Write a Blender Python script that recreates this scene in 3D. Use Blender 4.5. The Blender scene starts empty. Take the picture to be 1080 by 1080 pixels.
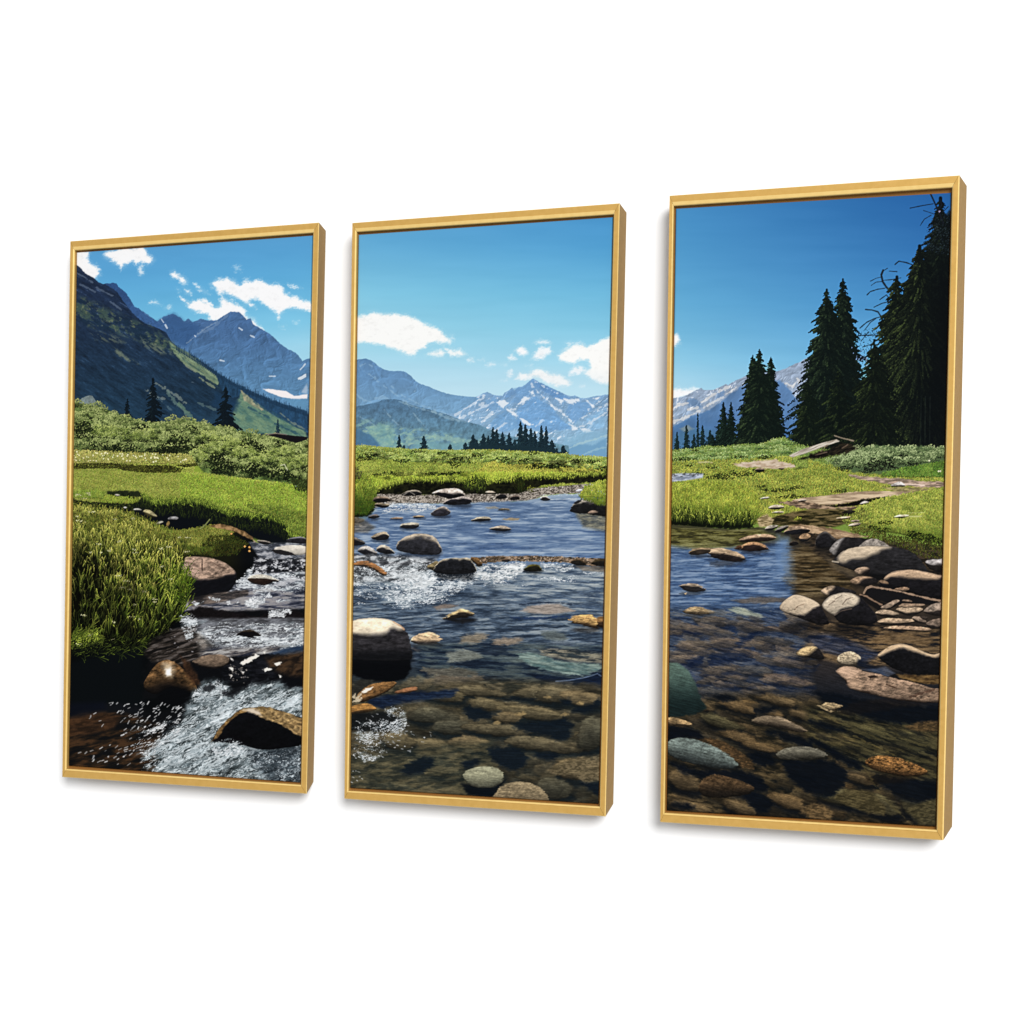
# Three gold floater frames with canvas prints of one mountain-stream landscape,
# hung side by side on a white wall.  The prints are painted by the functions in
# the first half of the file (noise, outlines and brush strokes) and stored as
# colour attributes on the canvas meshes.
import bpy, math
import numpy as np

# ------------------------------------------------------------------ painting
RW, RH = 500, 1130            # colour samples across / down one print


def homography(src, dst):
    A, b = [], []
    for (x, y), (u, v) in zip(src, dst):
        A.append([x, y, 1, 0, 0, 0, -u * x, -u * y]); b.append(u)
        A.append([0, 0, 0, x, y, 1, -v * x, -v * y]); b.append(v)
    h = np.linalg.solve(np.array(A, float), np.array(b, float))
    return np.append(h, 1).reshape(3, 3)


def apply_h(h, x, y):
    w = h[2, 0] * x + h[2, 1] * y + h[2, 2]
    return (h[0, 0] * x + h[0, 1] * y + h[0, 2]) / w, (h[1, 0] * x + h[1, 1] * y + h[1, 2]) / w


def hash2(ix, iy, seed):
    n = (ix * 374761393 + iy * 668265263 + seed * 1442695041) & 0xFFFFFFFF
    n = ((n ^ (n >> 13)) * 1274126177) & 0xFFFFFFFF
    return ((n ^ (n >> 16)) & 0xFFFF) / 65535.0


def vnoise(x, y, seed=0):
    fx, fy = np.floor(x), np.floor(y)
    ix, iy = fx.astype(np.int64), fy.astype(np.int64)
    tx, ty = x - fx, y - fy
    tx = tx * tx * (3 - 2 * tx); ty = ty * ty * (3 - 2 * ty)
    a = hash2(ix, iy, seed); b = hash2(ix + 1, iy, seed)
    c = hash2(ix, iy + 1, seed); d = hash2(ix + 1, iy + 1, seed)
    return (a + (b - a) * tx) * (1 - ty) + (c + (d - c) * tx) * ty


def fbm(x, y, seed=0, octaves=4, gain=.5):
    s = np.zeros_like(x); a = 1.0; t = 0.0
    for o in range(octaves):
        s += a * vnoise(x * 2 ** o + 17.3 * o, y * 2 ** o + 9.1 * o, seed + 31 * o)
        t += a; a *= gain
    return s / t


def ridged(x, y, seed=0, octaves=4):
    s = np.zeros_like(x); a = 1.0; t = 0.0
    for o in range(octaves):
        s += a * (1 - np.abs(2 * vnoise(x * 2 ** o + 5.3 * o, y * 2 ** o + 3.7 * o, seed + 17 * o) - 1))
        t += a; a *= .5
    return s / t


def ss(a, b, x):
    t = np.clip((x - a) / (b - a), 0, 1)
    return t * t * (3 - 2 * t)


def C(*c):
    return np.array(c, float)


def mix(a, b, t):
    return a + (b - a) * t


def smooth(pts, n=2):
    """Round the corners of an outline."""
    p = [tuple(q) for q in pts]
    for _ in range(n):
        o = []
        for i in range(len(p)):
            (ax, ay), (bx, by) = p[i], p[(i + 1) % len(p)]
            o += [(ax * .75 + bx * .25, ay * .75 + by * .25), (ax * .25 + bx * .75, ay * .25 + by * .75)]
        p = o
    return p


class Art:
    """One print; outlines are given in drawing units (one sheet for all three)."""

    def __init__(self, quad, seed):
        self.quad = quad
        dst = [(0, 0), (RW - 1, 0), (RW - 1, RH - 1), (0, RH - 1)]
        self.h = homography(quad, dst)
        hi = np.linalg.inv(self.h)
        v, u = np.mgrid[0:RH, 0:RW].astype(float)
        self.X, self.Y = apply_h(hi, u, v)
        self.img = np.zeros((RH, RW, 3))
        self.rng = np.random.default_rng(seed)
        self.seed = seed
        self.s = RH / (quad[3][1] - quad[0][1])
        self.sx = RW / (quad[1][0] - quad[0][0])

    # --- regions
    def window(self, pts, pad):
        p = np.array(pts, float)
        x0, y0 = p.min(0) - pad; x1, y1 = p.max(0) + pad
        cx = np.array([x0, x1, x1, x0]); cy = np.array([y0, y0, y1, y1])
        u, v = apply_h(self.h, cx, cy)
        a, b = int(max(0, math.floor(u.min()))), int(min(RW, math.ceil(u.max()) + 1))
        c, d = int(max(0, math.floor(v.min()))), int(min(RH, math.ceil(v.max()) + 1))
        if a >= b or c >= d:
            return None
        return slice(c, d), slice(a, b)

    def sdf(self, pts, X, Y):
        p = np.array(pts, float); n = len(p)
        best = np.full(X.shape, 1e9); inside = np.zeros(X.shape, bool)
        for i in range(n):
            ax, ay = p[i]; bx, by = p[(i + 1) % n]
            ex, ey = bx - ax, by - ay
            l2 = ex * ex + ey * ey + 1e-9
            t = np.clip(((X - ax) * ex + (Y - ay) * ey) / l2, 0, 1)
            best = np.minimum(best, (X - ax - t * ex) ** 2 + (Y - ay - t * ey) ** 2)
            if ay != by:
                cr = (ay > Y) != (by > Y)
                inside ^= cr & (X < ax + (Y - ay) * ex / ey)
        d = np.sqrt(best)
        return np.where(inside, -d, d)

    def mask(self, pts, soft=.7, rough=0., rs=5., seed=None):
        w = self.window(pts, soft + rough + 2)
        if w is None:
            return None
        X, Y = self.X[w], self.Y[w]
        d = self.sdf(pts, X, Y)
        if rough:
            sd = self.seed + 3 if seed is None else seed
            d = d + rough * 2 * (fbm(X / rs, Y / rs, sd, 4, .6) - .5)
        return w, X, Y, np.clip(.5 - d / max(soft, .35), 0, 1), d

    def put(self, w, m, col, alpha=1.):
        a = (m * alpha)[..., None]
        self.img[w] = self.img[w] * (1 - a) + col * a

    def poly(self, pts, col, soft=.7, rough=0., rs=5., alpha=1., tex=0., ts=(3., 3.), ang=0., seed=None):
        """col: a colour, or a list of two colours mixed by noise."""
        k = self.mask(pts, soft, rough, rs, seed)
        if k is None:
            return
        w, X, Y, m, d = k
        sd = self.seed + 11 if seed is None else seed
        ca, sa = math.cos(math.radians(ang)), math.sin(math.radians(ang))
        U, V = (X * ca + Y * sa) / ts[0], (-X * sa + Y * ca) / ts[1]
        if callable(col):
            c = col(X, Y)
        elif isinstance(col, list):
            t = fbm(U, V, sd, 4)[..., None]
            t = ss(.25, .75, t)
            c = mix(C(*col[0]), C(*col[1]), t)
        else:
            c = np.broadcast_to(C(*col), X.shape + (3,))
        if tex:
            c = c * (1 + tex * 2 * (fbm(U, V, sd + 5, 4, .65) - .5))[..., None]
        self.put(w, m, c, alpha)

    def line(self, pts, width, col, alpha=1., rough=0., taper=1.):
        pts = np.array(pts, float)
        w = self.window(pts, width + rough + 2)
        if w is None:
            return
        X, Y = self.X[w], self.Y[w]
        m = np.zeros(X.shape)
        n = len(pts) - 1
        for i in range(n):
            a, b = pts[i], pts[i + 1]
            e = b - a; l2 = e @ e + 1e-9
            t = np.clip(((X - a[0]) * e[0] + (Y - a[1]) * e[1]) / l2, 0, 1)
            d = np.hypot(X - a[0] - t * e[0], Y - a[1] - t * e[1])
            if rough:
                d = d + rough * 2 * (fbm(X / 3, Y / 3, self.seed + 77, 3) - .5)
            wd = width * (1 + (taper - 1) * (i + t) / n)
            m = np.maximum(m, np.clip(.5 + (wd / 2 - d) / .7, 0, 1))
        self.put(w, m, C(*col), alpha)

    # --- marks
    def splat(self, px, py, col, r=None, alpha=1.):
        u, v = apply_h(self.h, px, py)
        if r is None:
            ui, vi = np.rint(u).astype(int), np.rint(v).astype(int)
            ok = (ui >= 0) & (ui < RW) & (vi >= 0) & (vi < RH)
            c = np.broadcast_to(col, px.shape + (3,))[ok]
            if alpha < 1:
                c = self.img[vi[ok], ui[ok]] * (1 - alpha) + c * alpha
            self.img[vi[ok], ui[ok]] = c
            return
        rr = np.broadcast_to(r, px.shape) * self.s
        if len(px) > 40000:                       # keep the batches small
            c = np.broadcast_to(col, px.shape + (3,)); r = np.broadcast_to(r, px.shape)
            for i in range(0, len(px), 40000):
                self.splat(px[i:i + 40000], py[i:i + 40000], c[i:i + 40000], r[i:i + 40000], alpha)
            return
        R = int(math.ceil(rr.max()))
        oy, ox = np.mgrid[-R:R + 1, -R:R + 1]
        ox, oy = ox.ravel(), oy.ravel()
        U = np.rint(u[:, None] + ox).astype(int); V = np.rint(v[:, None] + oy).astype(int)
        ok = (np.hypot(U - u[:, None], (V - v[:, None])) <= rr[:, None]) & (U >= 0) & (U < RW) & (V >= 0) & (V < RH)
        c = np.broadcast_to(col, px.shape + (3,))[:, None, :].repeat(len(ox), 1)[ok]
        if alpha < 1:
            c = self.img[V[ok], U[ok]] * (1 - alpha) + c * alpha
        self.img[V[ok], U[ok]] = c

    def scatter(self, pts, n):
        """n random points inside an outline."""
        p = np.array(pts, float)
        lo, hi = p.min(0), p.max(0)
        outx, outy, got = [], [], 0
        for _ in range(40):
            x = self.rng.uniform(lo[0], hi[0], n); y = self.rng.uniform(lo[1], hi[1], n)
            k = self.sdf(pts, x, y) < 0
            outx.append(x[k]); outy.append(y[k]); got += k.sum()
            if got >= n:
                break
        return np.concatenate(outx)[:n], np.concatenate(outy)[:n]

    def blades(self, x, y, length, ang, bend, ctop, cbase, width=1):
        """Grass blades from base (x, y); later ones cover earlier ones."""
        K = int(max(4, math.ceil(length.max() * self.s * 1.2)))
        t = np.linspace(0, 1, K)[None, :]
        a = ang[:, None] + bend[:, None] * t
        step = length[:, None] / K
        px = x[:, None] + np.cumsum(np.sin(a) * step, 1)
        py = y[:, None] - np.cumsum(np.cos(a) * step, 1)
        col = mix(cbase[:, None, :], ctop[:, None, :], t[..., None] ** .8)
        if width > 1:
            for k in range(width):
                kk = (t[0] < 1 - .55 * (k / width))
                self.splat((px + k / self.sx)[:, kk].ravel(), py[:, kk].ravel(), col[:, kk].reshape(-1, 3))
        else:
            self.splat(px.ravel(), py.ravel(), col.reshape(-1, 3))

    def turf(self, pts, n, length, light, dark, lean=.25, shade=None, width=1, clump=4., clump_y=None, keep=None):
        """Grass over an outline: light/dark blades in clumps; shade(x, y) in 0..1 darkens."""
        x, y = self.scatter(pts, n)
        o = np.argsort(y); x, y = x[o], y[o]
        g = self.rng
        cy = clump * .6 if clump_y is None else clump_y
        b = fbm(x / clump, y / cy, self.seed + 51, 3) * .75 + g.random(len(x)) * .45 - .1
        if shade is not None:
            b = b * (1 - shade(x, y))
        if keep is not None:
            k = g.random(len(x)) < keep(x, y); x, y, b = x[k], y[k], b[k]
        b = np.clip(b, 0, 1)[:, None]
        top = mix(C(*dark), C(*light), b) * g.uniform(.88, 1.12, (len(x), 1))
        top = top + g.normal(0, 5, (len(x), 3)) * C(1, .6, .4)
        L = length(x, y) if callable(length) else np.full(len(x), float(length))
        L = L * g.uniform(.5, 1.3, len(x))
        self.blades(x, y, L, g.normal(0, lean, len(x)), g.normal(0, lean * 1.6, len(x)), top, top * .55, width)

    def bush(self, cx, cy, rx, ry, light, mid, dark, n=None, r=.8, flat=.35):
        """A rounded leafy mound lit from above."""
        g = self.rng
        n = int(rx * ry * 4.2) if n is None else n
        a = g.uniform(0, 2 * math.pi, n); q = np.sqrt(g.random(n))
        wob = 1 + .18 * np.sin(a * 3 + cx) + .12 * np.sin(a * 7 + cy)
        dx, dy = np.cos(a) * q * wob, np.sin(a) * q * wob
        dy = np.where(dy > 0, dy * flat * 1.6, dy)
        o = np.argsort(q + g.normal(0, .25, n))[::-1]
        dx, dy = dx[o], dy[o]
        x, y = cx + dx * rx, cy + dy * ry
        lum = -.62 * dy - .12 * dx + .42 + (fbm(x / 4, y / 3, self.seed + 91, 3) - .5) * 1.1 + g.normal(0, .13, n)
        lum = np.clip(lum, 0, 1)[:, None]
        col = np.where(lum < .5, mix(C(*dark), C(*mid), lum * 2), mix(C(*mid), C(*light), lum * 2 - 1))
        self.splat(x, y, col * g.uniform(.86, 1.12, (n, 1)), g.uniform(.4, .95, n) * r)

    def conifer(self, x0, top, base, hw, dark, lit, n=None, lean=0., side=-1, power=.85, gaps=.15, droop=.35):
        """A spruce of drooping branch strokes around a stem."""
        g = self.rng
        H = base - top
        n = int(H * 5) if n is None else n
        t = np.sort(g.random(n) ** .8)                 # 0 top .. 1 base
        sgn = np.where(g.random(n) < .5, -1., 1.); sgn0 = sgn * 1.3
        tier = .74 + .26 * np.sin(t * H * 1.15 + g.uniform(0, 1.2, n) + sgn0)
        L = hw * (t ** power * .94 + .05) * np.where(g.random(n) < .12, g.uniform(.9, 1.22, n), g.uniform(.4, 1.02, n)) * tier
        yy = top + t * H
        K = int(max(4, math.ceil(L.max() * self.sx * 1.2)))
        k = np.linspace(0, 1, K)[None, :]
        px = x0 + lean * (1 - t)[:, None] + sgn[:, None] * L[:, None] * k
        py = yy[:, None] + L[:, None] * (droop * k + .12 * np.sin(k * 9 + t[:, None] * 40)) - L[:, None] * .1
        b = g.random(n)[:, None]
        litside = np.clip(.5 + .5 * side * sgn[:, None] * (.4 + k), 0, 1)
        m = np.clip((b - .35) * 1.5, 0, 1) * litside * g.uniform(.4, 1, (n, 1))
        col = mix(C(*dark), C(*lit), m[..., None]) * g.uniform(.7, 1.2, (n, 1, 1))
        drop = g.random(px.shape) < gaps * k
        px = px + g.normal(0, .22, px.shape); py = py + g.normal(0, .3, py.shape)
        ok = ~drop
        th = np.clip(L / 11, .35, .85)[:, None] * (1 - .6 * k)
        ok2 = ok.ravel()
        self.line([(x0 + lean, top - H * .01), (x0, base)], max(.5, hw * .1), dark, taper=2)
        self.splat(px.ravel()[ok2], py.ravel()[ok2], col.reshape(-1, 3)[ok2], np.broadcast_to(th, px.shape).ravel()[ok2])

    # --- stones and water
    def edges(self, pts, X):
        p = np.array(pts, float); n = len(p)
        top = np.full(X.shape, 1e9); bot = np.full(X.shape, -1e9)
        for i in range(n):
            (ax, ay), (bx, by) = p[i], p[(i + 1) % n]
            if abs(ax - bx) < 1e-6:
                continue
            k = (X >= min(ax, bx)) & (X <= max(ax, bx))
            y = ay + (X - ax) * (by - ay) / (bx - ax)
            top = np.where(k, np.minimum(top, y), top); bot = np.where(k, np.maximum(bot, y), bot)
        return top, bot

    def rock(self, pts, col, dark=(24, 25, 29), lit=.4, litpoly=None, tex=.42, ts=(3, 2), refl=.0, rim=0., edge=.11, rough=.5, seed=0, litsoft=2.4):
        """A stone: dark body, sun on the top share 'lit' (or on the outline litpoly)."""
        pts = smooth(pts)
        if refl:
            p = np.array(pts, float); yb = p[:, 1].max(); hh = yb - p[:, 1].min()
            rp = [(x + .5, yb + (yb - y) * .55 - hh * .2) for x, y in pts]
            self.poly(rp, tuple(C(*dark) * .7), soft=3.5, alpha=refl, rough=1.5, rs=3)
        sd = self.seed + seed + int(pts[0][0] * 7)
        k = self.mask(pts, .8, rough, 4, sd)
        if k is None:
            return
        w, X, Y, m, d = k
        n1 = fbm(X / ts[0], Y / ts[1], sd, 4, .65)
        n2 = fbm(X / (ts[0] * 3), Y / (ts[1] * 3), sd + 9, 3)
        t, b = self.edges(pts, X)
        f = np.clip((Y - t) / np.maximum(b - t, .5), 0, 1)
        body = (C(*dark) + C(6, 5, 5)) * (1 + 1.1 * (n1[..., None] - .5) + .4 * (n2[..., None] - .5)) * (1.12 - .35 * f[..., None])
        if litpoly is None:
            a = 1 - ss(lit - edge, lit + edge, f + (n2 - .5) * .42 + (n1 - .5) * .16)
        else:
            kk = self.sdf(smooth(litpoly), X, Y) + (n2 - .5) * 3.5 + (n1 - .5) * 2.
            a = np.clip(.5 - kk / litsoft, 0, 1)
        lum = (1 + tex * 2.6 * (n1 - .5) + tex * 1.4 * (n2 - .5)) * (1.16 - .3 * f)
        c = mix(body, C(*col) * lum[..., None], a[..., None])
        c = c * (1 - .35 * np.clip(1 + d / 2.0, 0, 1)[..., None] * (f > .5)[..., None])
        if rim:
            rr = (1 - ss(.3, 1.6, Y - t)) * rim
            c = mix(c, C(*col) * 1.15, rr[..., None])
        self.put(w, m, c)

    def bedstones(self, pts, n, size, cols, asp=2.2, ang=0., alpha=.8, dark=(14, 20, 28), soft=1.2):
        """Stones under water: mottled tops with dark gaps below them."""
        g = self.rng
        x, y = self.scatter(pts, n)
        o = np.argsort(y); x, y = x[o], y[o]
        for i in range(len(x)):
            r = g.uniform(*size); q = asp * g.uniform(.7, 1.3)
            th = np.linspace(0, 2 * math.pi, 14, endpoint=False)
            wob = 1 + .16 * g.normal(0, 1, 14).clip(-1.5, 1.5)
            ex, ey = np.cos(th) * r * q * wob, np.sin(th) * r * wob
            an = math.radians(ang + g.normal(0, 9))
            P = [(x[i] + a * math.cos(an) - b * math.sin(an), y[i] + a * math.sin(an) + b * math.cos(an)) for a, b in zip(ex, ey)]
            S = [(a + r * .25, b + r * .7) for a, b in P]
            self.poly(S, dark, soft=soft * 2.2, alpha=alpha * .75)
            c = C(*cols[g.integers(len(cols))]) * g.uniform(.8, 1.15)
            k = self.mask(P, soft * 1.4, r * .25, 3)
            if k is None:
                continue
            w, X, Y, m, d = k
            n1 = fbm(X / 3.2 + i, Y / 1.6, self.seed + i, 4, .7)
            yy = np.clip((Y - (y[i] - r)) / (2 * r), 0, 1)
            lum = (1.22 - .75 * yy) * (1 + .75 * (n1 - .5))
            self.put(w, m, c * lum[..., None], alpha)

    def refract(self, pts, ax, ay, sc=(7, 1.6), ang=0., soft=6., seed=0):
        """Bend what lies under the surface: shift the picture by noise."""
        k = self.mask(pts, soft)
        if k is None:
            return
        w, X, Y, m, d = k
        ca, sa = math.cos(math.radians(ang)), math.sin(math.radians(ang))
        U, V = (X * ca + Y * sa) / sc[0], (-X * sa + Y * ca) / sc[1]
        sd = self.seed + seed + 400
        n1 = (fbm(U, V, sd, 3, .55) - .5) * 2; n2 = (fbm(U, V, sd + 60, 3, .55) - .5) * 2
        dx, dy = (ax * n1 * ca - ay * n2 * sa) * m, (ax * n1 * sa + ay * n2 * ca) * m
        u, v = apply_h(self.h, X + dx, Y + dy)
        u = np.clip(u, 0, RW - 1.01); v = np.clip(v, 0, RH - 1.01)
        i, j = u.astype(int), v.astype(int); fu, fv = (u - i)[..., None], (v - j)[..., None]
        g = self.img
        self.img[w] = (g[j, i] * (1 - fu) + g[j, i + 1] * fu) * (1 - fv) + (g[j + 1, i] * (1 - fu) + g[j + 1, i + 1] * fu) * fv

    def grain(self, pts, amp, sc=(1.2, 1.), soft=4., seed=0, ang=0.):
        """Fine texture over an outline."""
        k = self.mask(pts, soft)
        if k is None:
            return
        w, X, Y, m, d = k
        ca, sa = math.cos(math.radians(ang)), math.sin(math.radians(ang))
        n = fbm((X * ca + Y * sa) / sc[0], (-X * sa + Y * ca) / sc[1], self.seed + seed + 500, 3, .7) - .5
        n = n * (self.img[w][..., 2] < 140)
        self.img[w] = self.img[w] * (1 + amp * 2 * n * m)[..., None]

    def contrast(self, pts, gain, pivot=95., soft=8., rough=0., alpha=1.):
        """Steeper tones round a pivot brightness."""
        k = self.mask(pts, soft, rough)
        if k is None:
            return
        w, X, Y, m, d = k
        p = np.clip(self.img[w], 1, 255)
        lum = (p @ C(.3, .59, .11))[..., None]
        self.put(w, m, np.clip(p * np.minimum((lum / pivot) ** (gain - 1), 1.06), 0, 252), alpha)

    def sharpen(self, amount=.7, radius=2):
        """Unsharp mask over the whole print."""
        k = np.exp(-.5 * (np.arange(-2 * radius, 2 * radius + 1) / radius) ** 2); k /= k.sum()
        g = self.img
        for ax in (0, 1):
            pad = [(0, 0)] * 3; pad[ax] = (2 * radius, 2 * radius)
            e = np.pad(g, pad, mode='edge'); n = g.shape[ax]
            g = sum(kk * np.take(e, range(i, i + n), axis=ax) for i, kk in enumerate(k))
        self.img = np.clip(self.img + amount * (self.img - g), 0, 253)

    def relief(self, pts, ctop, cbot, y0, y1, sc=(18, 12), amp=.4, light=(.6, -.6), snow=0., snow_y=(0, 1), skew=.4, rough=.7, soft=.8, alpha=1., seed=0, sharp=1.6):
        """Rocky slopes: noise ridges shaded from one side, snow on the lit faces."""
        k = self.mask(pts, soft, rough, 2.4)
        if k is None:
            return
        w, X, Y, m, d = k
        sd = self.seed + seed
        wx = (fbm(X / 14, Y / 14, sd + 1, 3) - .5) * .9; wy = (fbm(X / 14, Y / 14, sd + 2, 3) - .5) * .9
        h = ridged(X / sc[0] + Y * skew / sc[0] + wx, Y / sc[1] - X * skew * .35 / sc[1] + wy, sd, 6)
        gy, gx = np.gradient(h)
        s = np.tanh((gx * light[0] * self.sx * sc[0] + gy * light[1] * self.s * sc[1]) * sharp / 3.)
        c = mix(C(*ctop), C(*cbot), ss(y0, y1, Y)[..., None]) * (1 + amp * s * .6 + amp * .5 * (h - .6))[..., None]
        if snow:
            a = ss(.15, .6, s + (fbm(X / 5, Y / 4, sd + 5, 3) - .5) * 1.2 + snow - .5) * ss(snow_y[0], snow_y[1], Y)
            c = mix(c, C(236, 240, 245), (a * .9)[..., None])
        self.put(w, m, c, alpha)

    def ripples(self, pts, cols, sc=(14, 1.6), soft=2., alpha=1., ang=0., seed=0, lo=.3, hi=.7, octaves=4, rough=0.):
        k = self.mask(pts, soft, rough, 5)
        if k is None:
            return
        w, X, Y, m, d = k
        ca, sa = math.cos(math.radians(ang)), math.sin(math.radians(ang))
        U = (X * ca + Y * sa) / sc[0]; V = (-X * sa + Y * ca) / sc[1]
        U = U + .6 * fbm(X / 20, Y / 8, self.seed + seed + 4, 2)
        t = ss(lo, hi, fbm(U, V + .5 * fbm(U * 2, V * .5, self.seed + seed + 8, 2), self.seed + seed, octaves, .6))[..., None]
        if len(cols) == 3:
            c = np.where(t < .5, mix(C(*cols[0]), C(*cols[1]), t * 2), mix(C(*cols[1]), C(*cols[2]), t * 2 - 1))
        else:
            c = mix(C(*cols[0]), C(*cols[1]), t)
        self.put(w, m, c, alpha)

    def foam(self, pts, dens=.5, sc=(3.5, 1.5), ang=0., col=(232, 237, 240), soft=5., seed=0, grit=.5, alpha=1., sharp=.09):
        """Broken, streaming white water: a milky veil, flow lines and bright crests."""
        k = self.mask(pts, soft, 2., 6, self.seed + seed)
        if k is None:
            return
        w, X, Y, m, d = k
        ca, sa = math.cos(math.radians(ang)), math.sin(math.radians(ang))
        sd = self.seed + seed
        wob = (fbm(X / 11, Y / 7, sd + 71, 3) - .5) * 5
        U = (X * ca + Y * sa + wob * .6) / (sc[0] * 1.5); V = (-X * sa + Y * ca + wob) / sc[1]
        big = fbm(U / 5, V / 4, sd + 3, 3)
        level = np.clip(dens * .9 - .02 + (big - .5) * 1.3 - (1 - m) * .8, 0, 1)
        veil = fbm(U * .45, V * .8, sd + 13, 4, .6)
        a = ss(.62 - level * .5, 1.0 - level * .4, veil) * np.clip(m * 2, 0, 1) * .75
        self.put(w, a * .8, np.broadcast_to(C(*col) * .64 + C(-8, 2, 6), X.shape + (3,)), alpha)
        r1 = 1 - np.abs(2 * fbm(U * .8, V, sd, 4, .62) - 1) * 2.1
        r2 = 1 - np.abs(2 * fbm(U * 1.7 + 3, V * 1.9, sd + 5, 3, .6) - 1) * 2.1
        n = r1 * (1 - grit) + r2 * grit + (vnoise(U * 4.6, V * 3., sd + 9) - .5) * .3 * grit
        th = 1.06 - level * .78
        a = ss(th - sharp * 1.6, th + sharp * 1.6, n) * np.clip(m * 3, 0, 1)
        lum = .66 + .5 * fbm(U * 1.3, V * 1.3, sd + 21, 3, .6)
        self.put(w, a, np.minimum(C(*col) * lum[..., None], 252), alpha * .92)

    def flecks(self, pts, n, length=(1, 3), ang=0., col=(225, 228, 230), r=.5):
        x, y = self.scatter(pts, n)
        g = self.rng
        for xi, yi in zip(x, y):
            L = g.uniform(*length); a = math.radians(ang + g.normal(0, 14))
            self.line([(xi, yi), (xi + L * math.cos(a), yi + L * math.sin(a))], r * g.uniform(.8, 1.8), tuple(C(*col) * g.uniform(.7, 1.05)), alpha=g.uniform(.6, 1))

    def cloud(self, pts, soft=2.2, rough=3.2, rs=7., alpha=1., col=(252, 252, 253)):
        """Fair-weather cloud with frayed, half-transparent edges."""
        w = self.window(pts, rough + 8)
        if w is None:
            return
        X, Y = self.X[w], self.Y[w]
        d = self.sdf(pts, X, Y)
        sd = self.seed + 41
        n = fbm(X / (rs * 1.2), Y / (rs * .8), sd, 6, .66) - .5
        fine = fbm(X / 2.2, Y / 1.5, sd + 7, 4, .65) - .5
        e = d + rough * 2.6 * n + 1.6 * fine
        m = ss(soft * .9, -soft * 1.5, e)
        m = m * (1 - .5 * ss(-4, 2, e) * ss(-.05, .25, fine))
        wisp = ss(5.5, 0, e) * ss(.0, .3, n) * .35
        m = np.maximum(m, wisp)
        c = C(*col) * (1 - .035 * ss(0., .3, n))[..., None]
        self.put(w, np.clip(m, 0, 1), c, alpha)

    def spruce(self, x0, top, base, hw, dark, lit, n=None, power=.8, side=-1., droop=.28, rag=.3, sun=.6, x1=None, twig=.17):
        """A spruce built bough by bough, lower boughs first; each bough is a
        hanging spray with a sunlit upper edge.  x1: foot of a leaning stem."""
        g = self.rng
        H = base - top; x1 = x0 if x1 is None else x1
        n = int(H * 4) if n is None else n
        t = np.sort(1 - g.random(n) ** 1.25)[::-1]
        phi = g.uniform(0, 2 * math.pi, n)
        L = hw * (t ** power * .95 + .045) * np.where(g.random(n) < .16, g.uniform(1, 1 + rag, n), g.uniform(1 - rag * 1.3, 1.04, n))
        cx = np.cos(phi); front = np.clip(np.sin(phi), 0, 1)
        K = int(np.clip(L.max() * self.sx * .9, 5, 46)); T = 4
        k = np.linspace(.02, 1, K)[None, :, None]; q = g.random((n, K, T))
        q[:, :, 0] = 0
        Lx = (L * cx)[:, None, None]; LL = L[:, None, None]
        px = mix(x0, x1, t)[:, None, None] + Lx * k + g.normal(0, .25, (n, K, T))
        lift = g.uniform(.03, .16, n)[:, None, None]
        py = (top + t * H)[:, None, None] + LL * ((droop + .22 * front[:, None, None]) * k ** 1.4 - lift * np.sin(k * 3)) + q * (LL * twig * (1.15 - k) + .5)
        sunny = np.clip(.5 + .5 * side * cx, 0, 1) * .75 + .25 * front
        b = (g.random(n) ** 1.5 * sunny * sun)[:, None, None] * (1 - .85 * q) * (.35 + .75 * k) * g.uniform(.5, 1.25, (n, K, T))
        col = mix(C(*dark), C(*lit), np.clip(b, 0, 1)[..., None]) * g.uniform(.8, 1.15, (n, K, T))[..., None]
        self.line([(x0, top - H * .012), (mix(x0, x1, .5), top + H * .5), (x1, base)], max(.5, hw * .05), dark, taper=2.5)
        keep = g.random((n, K, T)) > .1 + .25 * k
        f = keep.ravel()
        r = np.broadcast_to(np.clip(LL / 16, .33, .62), px.shape).ravel()[f]
        self.splat(px.ravel()[f], py.ravel()[f], col.reshape(-1, 3)[f], r)

    def bedrock(self, x, y, rx, ry, col, ang=8., alpha=.85, dark=(10, 18, 26), seed=0):
        """One large stone under the surface with the dark gap below it."""
        g = self.rng
        th = np.linspace(0, 2 * math.pi, 18, endpoint=False)
        wob = 1 + .1 * np.sin(2 * th + x) + .07 * np.sin(3 * th + y)
        ex, ey = np.cos(th) * rx * wob, np.sin(th) * ry * wob
        ey = np.where(ey > 0, ey * .8, ey)
        ca, sa = math.cos(math.radians(ang)), math.sin(math.radians(ang))
        P = [(x + a * ca - b * sa, y + a * sa + b * ca) for a, b in zip(ex, ey)]
        self.poly([(a + rx * .06, b + ry * .55) for a, b in P], dark, soft=5, rough=1.5, alpha=alpha * .95)
        k = self.mask(P, 2.4, 1.6, 5)
        if k is None:
            return
        w, X, Y, m, d = k
        U, V = (X * ca + Y * sa), (-X * sa + Y * ca)
        n1 = fbm(U / 3.4, V / 1.7, self.seed + int(x), 5, .7); n2 = fbm(U / 12, V / 5, self.seed + int(y), 3)
        f = np.clip((V - (-x * sa + y * ca) + ry) / (1.8 * ry), 0, 1)
        lum = (1.28 - .85 * f ** 1.2) * (1 + .7 * (n1 - .5) + .5 * (n2 - .5))
        lum = lum * (1 - .35 * ss(-2.5, 0, d))
        self.put(w, m, C(*col) * lum[..., None], alpha)

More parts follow.
